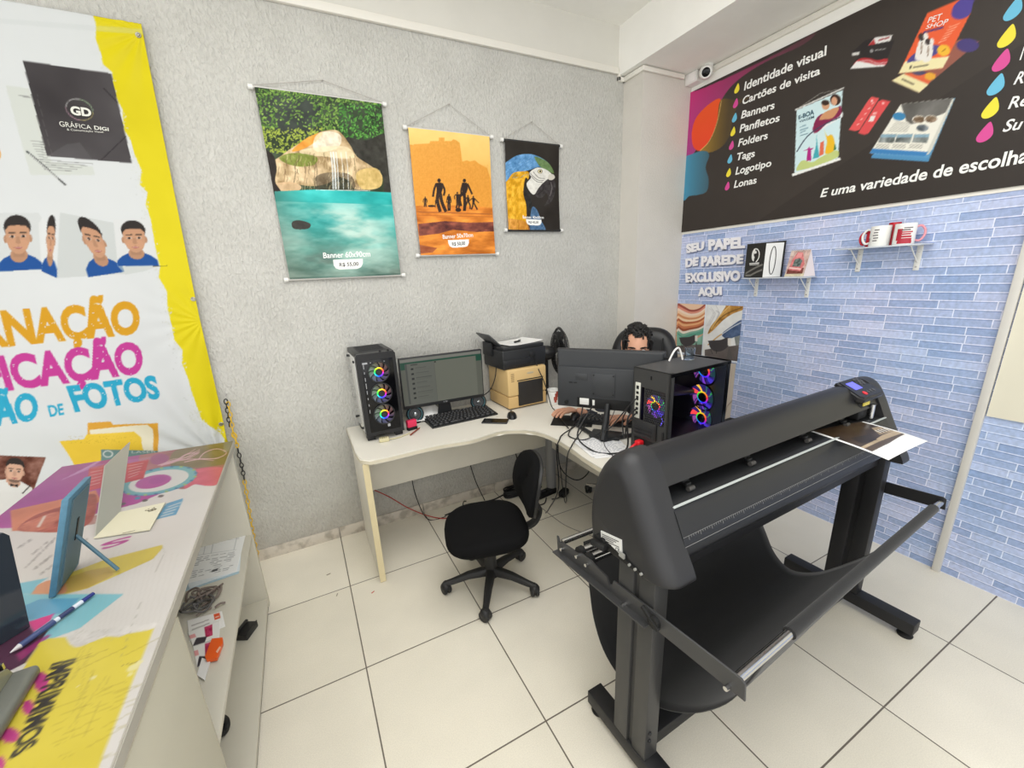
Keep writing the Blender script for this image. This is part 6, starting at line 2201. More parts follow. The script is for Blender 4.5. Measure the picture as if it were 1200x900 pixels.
def caster(t, parent, p_, ang, r=.029):
    g = G()
    ax = Vector((-math.sin(ang), math.cos(ang), 0))
    c = Vector((p_[0], p_[1], r))
    for s in (-1, 1):
        M = Matrix.Translation(c + ax * (s * .012)) @ ax.to_track_quat('Z', 'Y').to_matrix().to_4x4()
        g.lathe([(0, -.010), (r * .8, -.010), (r, -.005), (r, .005), (r * .8, .010), (0, .010)], 20, M=M)
    g.ell((c.x, c.y, c.z + .012), (r * .95, r * .95, r * .9), n=14)
    g.cyl((p_[0], p_[1], r), (p_[0], p_[1], r + .045), .007, n=10)
    return g.make('caster', mat('caster_black', (36, 36, 37), .5), parent)


def star_base(t, R_, a0, m_, zc=.085, ze=.068, w=.022, hub=.034):
    g = G()
    g.cyl((0, 0, .055), (0, 0, .12), hub, hub * .85, n=24)
    g.make('base_hub', m_, t)
    for k in range(5):
        a = a0 + 2 * PI * k / 5
        d = Vector((math.cos(a), math.sin(a), 0)); n_ = Vector((-d.y, d.x, 0))
        secs = []
        for f, ww, zt, zb in ((.02, w * 1.15, zc + .03, zc - .012), (.5 * R_, w * .95, zc + .018, zc - .012), (.85 * R_, w * .75, ze + .012, ze - .012), (R_ + .012, w * .7, ze + .002, ze - .014)):
            c = d * f
            secs.append([c - n_ * ww + Vector((0, 0, zb)), c + n_ * ww + Vector((0, 0, zb)), c + n_ * ww * .8 + Vector((0, 0, zt - .006)), c + n_ * ww * .4 + Vector((0, 0, zt)), c - n_ * ww * .4 + Vector((0, 0, zt)), c - n_ * ww * .8 + Vector((0, 0, zt - .006))])
        g = G(); g.loft(secs)
        lg = g.make('leg', m_, t, smooth=50)
        caster(t, lg, (d.x * R_, d.y * R_), a + 1.1 + k)


# --- small task chair in the middle of the floor
tc_ = thing('task_chair', 'small black armless swivel chair on castors in front of the desk', 'chair', (-2.09, -.89, 0), 0, 'office chairs')
PLK = mat('chair_plastic', (38, 38, 38), .5)
star_base(tc_, .245, D2R(238), PLK)
g = G()
g.cyl((0, 0, .10), (0, 0, .20), .034, .030, n=20); g.cyl((0, 0, .19), (0, 0, .27), .036, .040, n=20); g.cyl((0, 0, .26), (0, 0, .345), .014, n=14)
g.make('gas_column', PLK, tc_)
fa = D2R(165)                 # the way the chair faces
fd = Vector((math.cos(fa), math.sin(fa), 0)); fl_ = Vector((-fd.y, fd.x, 0))
sc_off = Vector((-.025, -.06, 0))
S3 = lambda x, y, z: tuple(sc_off + fd * x + fl_ * y + Vector((0, 0, z)))
G().box((0, 0, .352), (.16, .12, .024), bev=.006, M=Matrix.Translation(sc_off) @ Matrix.Rotation(fa, 4, 'Z')).make('seat_plate', PLK, tc_)
out = []
for k in range(40):
    a = 2 * PI * k / 40
    c, s = math.cos(a), math.sin(a)
    rx = .205 * (1 + .06 * c)
    ex = .62
    out.append((math.copysign(abs(c) ** ex, c) * rx + .0, math.copysign(abs(s) ** ex, s) * .205 * (1 - .06 * -c)))
secs = []
for f, z in ((.80, .362), (.93, .366), (.985, .38), (1.0, .398), (.985, .413), (.93, .424), (.80, .430), (.5, .429), (.2, .427)):
    row = []
    for x, y in out:
        drop = -.016 * max(0, x / .2) ** 3 * (1 if z > .39 else .4) + .007 * (abs(y) / .2) ** 2 * (1 if z > .41 else 0)
        row.append(S3(x * f, y * f, z + drop * f))
    secs.append(row)
g = G(); g.loft(secs); g.make('seat', FABK, tc_, smooth=80)
# backrest: leaning slim pad, stem from under the seat
bc = Vector(S3(-.235, -.02, .60))
tilt = D2R(10)
bu = (Vector((0, 0, 1)) * math.cos(tilt) - fd * math.sin(tilt)).normalized()
bn = (fd * math.cos(tilt) + Vector((0, 0, 1)) * math.sin(tilt)).normalized()
outl2 = []
for k in range(36):
    a = 2 * PI * k / 36
    c, s = math.cos(a), math.sin(a)
    outl2.append((math.copysign(abs(c) ** .72, c) * .178 * (1 - .10 * s), math.copysign(abs(s) ** .8, s) * .148))
secs = []
for f, dn in ((.86, -.020), (.97, -.016), (1.0, -.004), (.985, .010), (.9, .020), (.6, .024), (.25, .024)):
    secs.append([tuple(bc + fl_ * (x * f) + bu * (y * f) + bn * (dn + .035 * (x / .178) ** 2)) for x, y in outl2])
g = G(); g.loft(secs); br_ = g.make('backrest', FABK, tc_, smooth=80)
secs = []
for f, dn in ((.97, -.026), (1.01, -.022), (1.01, -.010), (.97, -.006)):
    secs.append([tuple(bc + fl_ * (x * f) + bu * (y * f) + bn * (dn + .035 * (x / .178) ** 2)) for x, y in outl2])
g = G(); g.loft(secs); g.make('back_shell', PLK, br_, smooth=60)
g = G()
st_pts = [Vector(S3(-.06, 0, .352)), Vector(S3(-.17, -.01, .350)), Vector(S3(-.245, -.015, .375)), Vector(S3(-.275, -.02, .44)), bc - bn * .034 - bu * .10, bc - bn * .032 + bu * .03]
P = catmull(st_pts, 6)
secs = []
for i, q in enumerate(P):
    a_, b_ = P[max(0, i - 1)], P[min(len(P) - 1, i + 1)]
    t = (b_ - a_).normalized(); n_ = t.cross(fl_).normalized()
    secs.append([tuple(q + fl_ * (sx * .026) + n_ * (sy * .010)) for sx, sy in ((-1, -.6), (-.7, -1), (.7, -1), (1, -.6), (1, .6), (.7, 1), (-.7, 1), (-1, .6))])
g.loft(secs); g.make('back_stem', PLK, tc_, smooth=60)
g = G(); g.cyl(bc - bn * .055 - bu * .06, bc - bn * .03 - bu * .06, .020, .024, n=16); g.make('adjust_knob', PLK, tc_)

# --- executive chair behind the desk
hx, hy = -.905, -.655
ec = thing('executive_chair', 'high backed black leather office chair behind the right monitor', 'chair', (hx + .01, hy + .01, 0), D2R(215), 'office chairs')
star_base(ec, .30, D2R(-165), mat('chrome_base', (196, 196, 198), .18, metal=1.0), zc=.09, ze=.072, w=.017)
G().cyl((0, 0, .10), (0, 0, .40), .026, n=20).make('gas_column', RUBBER, ec)
g = G(); g.box((0, 0, .45), (.48, .50, .10), bev=.045, seg=4); g.make('seat', LEATH, ec, smooth=80)
# back: local x is forward
outl3 = []
for k in range(48):
    a = 2 * PI * k / 48
    c, s = math.cos(a), math.sin(a)
    outl3.append((math.copysign(abs(c) ** .55, c) * .245, math.copysign(abs(s) ** .5, s) * .345))
secs = []
for f, dn in ((.90, -.05), (.98, -.035), (1.0, -.01), (.985, .02), (.93, .045), (.80, .058), (.5, .06), (.2, .06)):
    secs.append([(-.245 + dn - .10 * (y + .345) / .69, x * f * (1 - .12 * max(0, y) / .345), .86 + y * f) for x, y in outl3])
g = G(); g.loft(secs); bk3 = g.make('backrest', LEATH, ec, smooth=80)
g = G()
for yy in (-.135, .135):
    g.tube([(-.245 + .062 - .10 * (z - .515) / .69, yy, z) for z in (.60, .75, .9, 1.05, 1.14)], .005, 8)
for zz in (1.01, .84):
    g.tube([(-.245 + .062 - .10 * (zz - .515) / .69, y, zz) for y in (-.2, -.1, 0, .1, .2)], .005, 8)
g.make('seam', mat('seam_black', (14, 14, 14), .5), bk3)
for s in (-1, 1):
    g = G(); g.tube([(-.2, s * .26, .48), (-.05, s * .285, .50), (.10, s * .285, .60), (.12, s * .28, .66), (-.12, s * .28, .67), (-.24, s * .26, .64)], .017, 10)
    g.make('armrest', LEATH, ec)
    caster
# --- seated person
SKIN = mat('skin', (206, 154, 126), .5, vary=(30, .04))
HAIRM = mat('black_hair', (20, 17, 16), .55, bump=(140, .7, .006))
SHIRT = mat('dark_shirt', (44, 46, 54), .85, bump=(500, .15, .001))
TROUS = mat('dark_trousers', (38, 40, 50), .85)
hd = Vector((-1.045, -.818, 1.172))                 # middle of the head
pe_ = thing('person', 'dark haired person sitting behind the right monitor, looking down at the screen', 'person', (-.93, -.70, 0), 0)
face = Vector((CAMC[0] - hd.x, CAMC[1] - hd.y, 0)).normalized()
face = (Matrix.Rotation(D2R(4), 3, 'Z') @ face)
side = Vector((-face.y, face.x, 0))                 # the person's left


def skin_mesh(name, verts, edges, radii, m_, parent, lv=2):
    me = bpy.data.meshes.new(name)
    me.from_pydata(verts, edges, [])
    o = bpy.data.objects.new(name, me)
    COL.objects.link(o)
    md = o.modifiers.new('skin', 'SKIN')
    md.use_smooth_shade = True
    for v, r in zip(me.skin_vertices[0].data, radii):
        v.radius = r if hasattr(r, '__len__') else (r, r)
    me.skin_vertices[0].data[0].use_root = True
    s = o.modifiers.new('sub', 'SUBSURF'); s.levels = lv; s.render_levels = lv
    bpy.context.view_layer.update()
    ev = o.evaluated_get(bpy.context.evaluated_depsgraph_get())
    me2 = bpy.data.meshes.new_from_object(ev)
    bpy.data.objects.remove(o)
    for pl in me2.polygons: pl.use_smooth = True
    me2.transform(root_matrix(parent).inverted())
    o2 = bpy.data.objects.new(name, me2)
    me2.materials.clear(); me2.materials.append(m_)
    COL.objects.link(o2); o2.parent = parent
    return o2


up = Vector((0, 0, 1))
pel = Vector((-.875, -.645, .53))
F, S = face, side
chest = pel + F * .05 + up * .36
neck0 = hd - up * .17 - F * .05
shl, shr = chest + S * .17 + up * .05, chest - S * .17 + up * .05
elr = shr + F * .14 - S * .05 - up * .26
ell_ = shl + F * .14 + S * .05 - up * .26
wr = Vector((-1.36, -.655, .785))
wl = Vector((-1.19, -.93, .785))
kn_r, kn_l = pel + F * .42 - S * .12 + up * .0, pel + F * .42 + S * .12
an_r, an_l = pel + F * .40 - S * .12 - up * .43, pel + F * .40 + S * .12 - up * .43
bod = skin_mesh('clothed_body', [pel, pel + up * .17 + F * .02, chest, chest + up * .10 + F * .01, neck0 - up * .01, shl, ell_, shr, elr, pel + S * .10, kn_l, an_l, pel - S * .10, kn_r, an_r, elr.lerp(wr, .75), ell_.lerp(wl, .75)],
          [(0, 1), (1, 2), (2, 3), (3, 4), (3, 5), (5, 6), (3, 7), (7, 8), (0, 9), (9, 10), (10, 11), (0, 12), (12, 13), (13, 14), (8, 15), (6, 16)],
          [(.14, .11), (.135, .10), (.15, .105), (.12, .08), .058, .068, .05, .068, .05, .085, .065, .045, .085, .065, .045, .036, .036], SHIRT, pe_)
# head: one continuous surface shaped from a sphere
bm = bmesh.new()
bmesh.ops.create_uvsphere(bm, u_segments=64, v_segments=48, radius=1.0)
tiltm = Matrix.Rotation(D2R(14), 3, 'Y')
Rh = Matrix((face, side, up)).transposed()           # local x = face, y = left, z = up


def bump_(x, y, z, c, r):
    d = ((x - c[0]) / r[0]) ** 2 + ((y - c[1]) / r[1]) ** 2 + ((z - c[2]) / r[2]) ** 2
    return math.exp(-d)


def head_co(x, y, z):
    # x front, y left, z up on the unit sphere
    w = 1 - .16 * max(0, -z) ** 1.2
    X = x * .098 * (1.0 - .05 * max(0, z)); Y = y * .077 * w; Z = z * .113
    if x > 0:
        X -= .010 * max(0, 1 - abs(z + .05) * 1.2) * abs(y) ** 2
        X += .026 * bump_(x, y, z, (1, 0, -.24), (.6, .13, .15))             # nose
        X += .012 * bump_(x, y, z, (1, 0, -.02), (.6, .11, .22))
        X -= .012 * (bump_(x, y, z, (.85, .42, .02), (.5, .20, .11)) + bump_(x, y, z, (.85, -.42, .02), (.5, .20, .11)))   # sockets
        X += .006 * (bump_(x, y, z, (.85, .40, .19), (.5, .28, .08)) + bump_(x, y, z, (.85, -.40, .19), (.5, .28, .08)))   # brows
        X += .006 * (bump_(x, y, z, (.8, .5, -.28), (.5, .2, .16)) + bump_(x, y, z, (.8, -.5, -.28), (.5, .2, .16)))
        X += .008 * bump_(x, y, z, (.9, 0, -.56), (.5, .24, .07)) - .004 * bump_(x, y, z, (.9, 0, -.52), (.5, .26, .02))
        X += .012 * bump_(x, y, z, (.7, 0, -.86), (.5, .26, .14))
    return Vector((X, Y, Z))


def hplace(v):
    return hd + Rh @ (tiltm @ v)


for v in bm.verts:
    v.co = hplace(head_co(*v.co))
g = G(); g.bm.free(); g.bm = bm
for s in (-1, 1):
    for (a_, b_, c_), (r1, r2, r3) in (((-.01, s * .078, -.005), (.016, .008, .030)), ((-.016, s * .083, .004), (.018, .006, .024)), ((-.008, s * .079, -.030), (.009, .007, .010))):
        g.ell((0, 0, 0), (1, 1, 1), n=16, M=Matrix.Translation(hplace(Vector((a_, b_, c_)))) @ (Rh @ tiltm).to_4x4() @ Matrix.Diagonal((r1, r2, r3, 1)))
g.cyl(hd - up * .06 - F * .03, neck0 - up * .03, .052, .056, n=24)
head = g.make('head', SKIN, pe_, smooth=180, world=True)
for s, nm in ((1, 'left'), (-1, 'right')):
    ec_ = hplace(Vector((.0765, s * .031, .004)))
    g = G(); g.ell(tuple(ec_), (.0115, .0115, .0085), n=20)
    eo = g.make('eye', mat('eye_white', (226, 220, 214), .2), head, world=True)
    g = G(); g.ell(tuple(hplace(Vector((.0855, s * .031, .002)))), (.005, .005, .005), n=14); g.make('iris', mat('iris_dark', (34, 22, 18), .15), eo, world=True)
    g = G()
    g.tube([hplace(Vector(q)) for q in ((.087, s * .014, .010), (.0875, s * .030, .0145), (.079, s * .046, .006))], .0026, 8)
    g.make('eyelid', mat('eyelid_skin', (150, 100, 82), .5), head, world=True)
    g = G()
    secs = []
    for q, w_ in (((.094, s * .012, .021), .0035), ((.0955, s * .024, .025), .0052), ((.090, s * .040, .026), .0045), ((.078, s * .052, .019), .002)):
        c = Vector(q)
        secs.append([hplace(c + Vector((.002, 0, w_))), hplace(c + Vector((.003, 0, 0))), hplace(c + Vector((.001, 0, -w_))), hplace(c + Vector((-.006, 0, 0)))])
    g.loft(secs); g.make('eyebrow', HAIRM, head, world=True, smooth=80)
g = G(); g.tube([hplace(Vector(q)) for q in ((.085, -.024, -.066), (.0975, 0, -.063), (.085, .024, -.066))], .005, 8); g.make('lips', mat('lip_skin', (164, 96, 88), .45), head, world=True)
# wavy black hair: cap plus many tufts
bm = bmesh.new()
bmesh.ops.create_uvsphere(bm, u_segments=56, v_segments=40, radius=1.0)
kill = []
for v in bm.verts:
    x, y, z = v.co
    hairline = .70 - .10 * math.cos(y * 4.0) if x > .15 else (-.30 if abs(y) > .55 and x > -.25 else -.72)
    if x > .15 and abs(y) > .66:
        hairline = -.05
    if z < hairline:
        kill.append(v)
bmesh.ops.delete(bm, geom=kill, context='VERTS')
rh = np.random.default_rng(8)
for v in bm.verts:
    x, y, z = v.co
    c = head_co(x, y, z)
    nz = .5 + .5 * math.sin(13 * y + 4 * math.sin(6 * z)) * math.sin(9 * z + 5 * x)
    c = c * (1.04 + .035 * nz) + Vector((0, 0, .003))
    v.co = hplace(c)
g = G(); g.bm.free(); g.bm = bm
hr = g.make('hair', HAIRM, pe_, smooth=180, world=True)
md = hr.modifiers.new('t', 'SOLIDIFY'); md.thickness = .012; md.offset = -1
g = G()
for k in range(150):
    th = rh.uniform(-PI, PI); ph_ = rh.uniform(.02, 1.25)
    x, y, z = math.cos(th) * math.sin(ph_), math.sin(th) * math.sin(ph_), math.cos(ph_)
    if x > .1 and z < (.74 if abs(y) < .62 else .0):
        continue
    c = head_co(x, y, z) * 1.055 + Vector((0, 0, .002))
    tdir = Vector((rh.uniform(-.3, 1), rh.uniform(-1, 1), -rh.uniform(.1, .6))).normalized()
    nrm = c.normalized()
    a_ = c - tdir * .016; b_ = c + nrm * .007; d_ = c + tdir * .018 - nrm * .001
    g.tube([hplace(a_), hplace(b_), hplace(d_), hplace(d_ + tdir * .008 - nrm * .006)], .0065, 6, smooth=3, taper=(1.1, .45))
for s in (-1, 1):
    for k in range(16):
        c = Vector((.045 - .006 * k + .02, s * (.074 - .001 * k), .055 - .012 * (k % 8)))
        if k < 5: c.x = .056 - .004 * k
        g.tube([hplace(c), hplace(c + Vector((.004, s * .008, -.008))), hplace(c + Vector((-.004, s * .004, -.022)))], .008, 6, smooth=3, taper=(1.0, .6))
g.make('hair_curls', HAIRM, hr, world=True, smooth=80)


# hands on mouse and keyboard
def hand(wrist, fwd, left, label):
    fwd = fwd.normalized(); lat = Vector((-fwd.y, fwd.x, 0)) * (1 if left else -1)     # lat points to the thumb side for the right hand when left is False
    w = wrist
    k = lambda f, l, u: w + fwd * f - lat * l + up * u
    V = [k(0, 0, 0), k(.035, 0, .010), k(.085, 0, .016)]
    E_ = [(0, 1), (1, 2)]
    Rr = [(.026, .018), (.034, .016), (.036, .014)]
    for l, ln, cu in ((-.030, .070, 1.0), (-.010, .078, 1.0), (.011, .072, 1.0), (.030, .056, 1.0)):
        b = len(V)
        V += [k(.090, l, .014), k(.090 + ln * .42, l * 1.08, .016), k(.090 + ln * .78, l * 1.1, .004), k(.090 + ln, l * 1.1, -.012)]
        E_ += [(2, b), (b, b + 1), (b + 1, b + 2), (b + 2, b + 3)]
        Rr += [.0098, .0092, .0085, .0072]
    b = len(V)
    V += [k(.035, -.036, .004), k(.065, -.054, .0), k(.092, -.058, -.008)]
    E_ += [(1, b), (b, b + 1), (b + 1, b + 2)]
    Rr += [.0125, .0108, .0085]
    o = skin_mesh('hand', V, E_, Rr, SKIN, pe_, 2)
    return o


hand(wr, (wr - elr) * Vector((1, 1, 0)) if False else Vector((wr.x - elr.x, wr.y - elr.y, 0)), False, '')
hand(wl, Vector((wl.x - ell_.x, wl.y - ell_.y, 0)), True, '')
skin_mesh('forearm', [elr.lerp(wr, .55), elr.lerp(wr, .8), wr], [(0, 1), (1, 2)], [.033, .029, .023], SKIN, pe_)
skin_mesh('forearm', [ell_.lerp(wl, .55), ell_.lerp(wl, .8), wl], [(0, 1), (1, 2)], [.033, .029, .023], SKIN, pe_)
for a_, s in ((an_r, -1), (an_l, 1)):
    g = G(); g.ell((a_.x + F.x * .06, a_.y + F.y * .06, .045), (.05, .05, .045), n=16); g.box((a_.x + F.x * .05, a_.y + F.y * .05, .03), (.25, .09, .05), rot=(0, 0, math.atan2(F.y, F.x)), bev=.022, seg=3)
    g.make('shoe', RUBBER, pe_, world=True, smooth=80)

# ================================================================== SERVICE COUNTER ON THE LEFT
CZ = .90
CREAM = mat('counter_laminate', (206, 202, 188), .45, vary=(5, .03))
CX1, CX0 = -3.160, -3.800          # right and left edges of the top
CY1, CY0 = -.335, -2.9             # wall end and near end
ct = thing('service_counter', 'long cream service counter with a colourful printed top and open shelves', 'counter', (-3.48, -1.4, 0))
g = G()
# top board, its wall end slants slightly like in the photograph
tp = [(CX0, CY0), (CX1, CY0), (CX1, -.372), (CX0, -.292)]
g.prism(tp, .028, M=Matrix.Translation((0, 0, CZ - .030)), bev=.002)
top2 = g.make('countertop', mat('counter_edge_grey', (172, 168, 158), .4, vary=(9, .06)), ct, world=True)
g = G()
g.span((CX1 - .022, CY0, CZ - .052), (CX1 - .010, -.385, CZ - .030), bev=.001)
g.make('under_strip', mat('counter_strip', (196, 190, 176), .45), ct, world=True)
fx_ = CX1 - .008
g = G(); g.span((CX0 + .02, -.455, .0), (fx_, -.430, CZ - .03), bev=.001); g.make('end_panel', CREAM, ct, world=True)
g = G(); g.span((CX0 + .02, CY0 + .1, .0), (CX0 + .04, -.455, CZ - .03), bev=.001); g.make('customer_side_panel', CREAM, ct, world=True)
g = G(); g.span((fx_ - .016, CY0 + .1, .06), (fx_, -1.525, CZ - .052), bev=.001); sp2 = g.make('side_panel', mat('counter_panel', (204, 200, 182), .5, vary=(4, .03)), ct, world=True)
G().span((fx_ - .017, -1.5265, .06), (fx_ + .001, -1.523, CZ - .052)).make('edge_strip', mat('panel_edge', (182, 176, 160), .5), sp2, world=True)
SZ = .43
g = G(); g.span((CX0 + .04, CY0 + .1, SZ - .018), (fx_ - .002, -.455, SZ), bev=.001); g.make('shelf', CREAM, ct, world=True)
BZ = .05
g = G(); g.span((CX0 + .04, CY0 + .1, BZ - .02), (fx_, -.455, BZ), bev=.001); g.make('bottom_shelf', CREAM, ct, world=True)
g = G(); g.span((CX0 + .06, CY0 + .12, .0), (fx_ - .006, -.46, BZ - .02)); g.make('plinth', mat('plinth_dark', (86, 84, 80), .6), ct, world=True)

# printed top
p = Print(CX0, CX1 - .004, -2.25, -.292, .0036, (226, 221, 213), pz(CZ))
p.noise(40, 6, 31)
za = lambda a, b: (60 + a / 5.4545, 500 + b / 5.457)
ZA = lambda pts: [za(a, b) for a, b in pts]
zb = lambda a, b: (a / 3.2136, 620 + b / 3.2143)
ZB = lambda pts: [zb(a, b) for a, b in pts]
p.fill([(60, 540), (300, 505), (255, 566), (240, 569), (228, 567), (212, 572), (205, 571), (160, 590), (120, 600), (30, 618), (-60, 620)], (178, 70, 148), 1, tex=(30, 12, 2))
h_, w_ = p.img.shape[:2]
p.blob([(168, 530), (215, 520), (240, 521), (285, 512), (266, 545), (256, 566), (243, 569), (230, 566), (212, 573), (180, 560), (165, 548)], (176, 108, 104), .95, tex=(24, 24, 3))
p.blob([(205, 528), (240, 520), (285, 512), (268, 540), (255, 545), (225, 548), (200, 545)], (128, 114, 66), .9, tex=(20, 18, 4))
p.blob([(222, 552), (262, 548), (256, 566), (243, 569), (229, 567), (216, 572)], (216, 88, 112), .95, tex=(12, 18, 5))
p.fill([(262, 514), (282, 512), (276, 526), (262, 530)], (150, 146, 128), .8)
for k in range(9):
    p.path(ZA([(690 + rng.uniform(-20, 20), 245), (780 + rng.uniform(-20, 20), 215 + rng.uniform(-10, 15)), (860, 190 + rng.uniform(-20, 20)), (930 + rng.uniform(-20, 20), 150 + rng.uniform(-10, 20))]), .7, (226, 176, 184), .8)
p.path(ZA([(850, 225), (950, 205), (1060, 200), (1120, 165), (1060, 140), (980, 165), (940, 210)]), 1.0, (236, 186, 194), .9)
p.path(ZA([(700, 250), (800, 215), (930, 205), (1040, 215)]), 1.0, (228, 170, 186), .8)
# logo wheel
p.blob(ZA([(640, 190), (700, 170), (750, 190), (740, 220), (680, 240), (640, 230)]), (160, 60, 140), .6)
tr = -.21
def wheel(rx, ry, c, a=1.0):
    p.el(*za(686, 345), rx / 5.45, ry / 5.45, c, a, tr, n=40)
wheel(250, 82, (92, 160, 180)); wheel(238, 74, (120, 178, 180))
for k in range(22):
    t = 2 * PI * k / 22
    c_ = np.array(za(686, 345)); R2 = np.array(((math.cos(tr), -math.sin(tr)), (math.sin(tr), math.cos(tr))))
    q = c_ + R2 @ np.array((244 / 5.45 * math.cos(t), 77 / 5.45 * math.sin(t)))
    p.el(q[0], q[1], 2.2, 1.0, (176, 192, 90) if k % 2 else (50, 104, 140), .8)
wheel(196, 62, (226, 222, 214)); p.el(*za(652, 350), 118 / 5.45, 40 / 5.45, (186, 80, 152), 1, tr); p.el(*za(680, 340), 60 / 5.45, 22 / 5.45, (172, 70, 146), .8, tr)
for a, b, c in ((598, 470, (96, 88, 84)), (700, 442, (110, 100, 92)), (458, 492, (96, 88, 84)), (552, 455, (70, 140, 170))):
    p.el(*za(a, b), 3.6, 1.5, c, 1, tr)
# red leaflets and orange field in the print
p.fill([(12, 598), (75, 584), (112, 574), (118, 586), (96, 604), (72, 620), (14, 622)], (222, 132, 92), 1, tex=(22, 18, 6))
p.fill(ZA([(245, 262), (345, 240), (335, 385), (215, 415)]), (206, 60, 66), 1, tex=(7, 26, 7)); p.fill(ZA([(480, 236), (625, 205), (590, 330), (470, 358)]), (204, 54, 60), 1, tex=(7, 26, 8))
for k in range(5):
    p.line(za(250 - k * 4, 290 + k * 22), za(330 - k * 4, 275 + k * 20), .9, (232, 190, 186), .7); p.line(za(490, 250 + k * 19), za(590 - k * 8, 232 + k * 17), .9, (236, 196, 192), .7)
for k in range(5):
    p.fill(ZA([(75 + k * 44, 330 - k * 22), (245 + k * 40, 260 - k * 26), (240 + k * 40, 272 - k * 26), (60 + k * 44, 344 - k * 20)]), (214, 160, 204), .55)
p.fill(ZA([(250, 246), (640, 190), (632, 212), (480, 236), (250, 270)]), (200, 150, 190), .35)
p.blob([(20, 620), (40, 604), (75, 592), (110, 578), (112, 600), (100, 616), (70, 623), (40, 623)], (176, 84, 58), 1, tex=(8, 44, 9))
p.blob([(24, 616), (50, 604), (70, 600), (60, 616), (36, 622)], (214, 128, 96), .8, tex=(7, 40, 10)); p.fill([(43, 617), (51, 604), (54, 604), (46, 618)], (236, 214, 196))
p.fill(ZA([(200, 600), (300, 560), (280, 620), (150, 640)]), (150, 64, 50), .5, tex=(8, 30, 11))
# black copy lines (their own lettering runs along the counter)
for k, (a0, b0, a1, b1) in enumerate(((60, 70, 120, 30), (95, 140, 225, 10), (120, 150, 290, 20), (150, 165, 330, 30), (120, 90, 180, 40))):
    n_ = int(math.hypot(a1 - a0, b1 - b0) / 7)
    for j in range(n_):
        if rng.random() < .18: continue
        t = j / n_
        q = zb(a0 + (a1 - a0) * t, b0 + (b1 - b0) * t)
        p.line(q, (q[0] + 1.2, q[1] + rng.uniform(1.4, 3.0)), .8, (96, 92, 90), .85)
p.fill(ZA([(735, 490), (845, 455), (800, 560), (668, 592)]), (98, 164, 196)); 
for k in range(4):
    p.line(za(745 - k * 16, 512 + k * 20), za(830 - k * 16, 482 + k * 22), 1.3, (216, 218, 214), .8)
p.text('S', ZB([(375, 55), (505, 20), (480, 48), (385, 78)]), (184, 62, 146), .03)
# arrow band, half disc and cyan field
p.fill(ZB([(110, 245), (150, 205), (260, 165), (400, 112), (610, 58), (612, 70), (575, 112), (470, 160), (330, 222), (240, 245)]), (222, 200, 84), 1, tex=(30, 14, 12))
p.fill(ZB([(230, 190), (330, 155), (410, 140), (430, 170), (330, 220), (235, 243)]), (196, 160, 86), .7)
p.blob(ZB([(118, 243), (135, 215), (170, 196), (215, 188), (245, 205), (245, 240), (180, 244)]), (228, 158, 116), 1)
p.fill(ZB([(60, 205), (180, 182), (140, 210), (118, 243), (70, 243)]), (134, 200, 214))
p.fill(ZB([(60, 244), (466, 243), (300, 372), (240, 395), (160, 420), (100, 420), (40, 300)]), (140, 204, 214)); p.fill(ZB([(60, 300), (150, 262), (300, 258), (250, 310), (120, 340), (60, 345)]), (96, 166, 200), .9)
p.fill(ZB([(100, 350), (205, 316), (185, 345), (128, 385)]), (226, 46, 136))
p.fill(ZB([(-120, 400), (20, 372), (100, 350), (128, 388), (180, 380), (100, 500), (-20, 560), (-160, 560)]), (92, 56, 78), 1, tex=(30, 8, 13)); p.fill(ZB([(60, 470), (180, 395), (190, 400), (75, 495)]), (176, 52, 120), .7)  # dark purple patch puts the acrylic panel's reflection into the printed colour
for k in range(26):
    a0 = 90 + k * 20
    p.line(zb(a0 + 80, 60 + rng.uniform(0, 30)), zb(a0 - 10, 400), 1.0, (170, 160, 144), .10)
# torn white band and yellow field
p.fill(ZB([(150, 425), (185, 410), (250, 405), (262, 430), (285, 445), (330, 430), (395, 402), (450, 405), (500, 385), (580, 370), (560, 420), (365, 900), (-400, 1500), (-500, 900), (40, 620), (100, 500)]), (232, 212, 74), 1, tex=(34, 10, 14))
p.fill([(30, 800), (120, 880), (60, 1100), (-300, 1100), (-100, 850)], (232, 212, 74), 1, tex=(34, 10, 14))
p.blob(ZB([(250, 400), (330, 385), (480, 362), (585, 350), (575, 374), (500, 390), (400, 405), (300, 440), (268, 435)]), (226, 221, 213), .9, tex=(7, 30, 15))
for k in range(70):
    q = zb(rng.uniform(270, 480), rng.uniform(375, 420)); p.el(q[0], q[1], rng.uniform(.5, 2), .5, (196, 188, 176), .6, -.4, n=7)
for (a, b, rx, ry) in ((155, 575, 26, 34), (105, 670, 20, 26), (35, 775, 34, 26), (0, 880, 16, 22), (150, 560, 16, 20)):
    n_ = 22
    p.fill([zb(a + rx * (1 + .18 * (j % 2)) * math.cos(2 * PI * j / n_) , b + ry * (1 + .18 * (j % 2)) * math.sin(2 * PI * j / n_)) for j in range(n_)], (204, 70, 142))
p.text('IMPRIMIMOS', [(89.8, 770.5), (40, 873.5), (9, 891.5), (60.5, 777)], (58, 54, 50), .035, 1, .04, seed=9)
for k in range(34):
    a0, b0 = rng.uniform(180, 480), rng.uniform(470, 880)
    ln = rng.uniform(30, 190)
    p.line(zb(a0, b0), zb(a0 + ln, b0 - ln * rng.uniform(.25, .55)), .8, (146, 128, 40), .38)
for k in range(9):
    a0, b0 = rng.uniform(250, 420), rng.uniform(420, 560)
    p.line(zb(a0, b0), zb(a0 - rng.uniform(40, 160), b0 + rng.uniform(120, 260)), .8, (140, 124, 60), .3)
for a, b, rx in ((500, 520, 8), (350, 558, 4), (490, 545, 4), (525, 500, 5), (293, 590, 1.5)):
    p.el(*zb(a, b), rx, rx * .45, (240, 232, 172), .9, -.5)
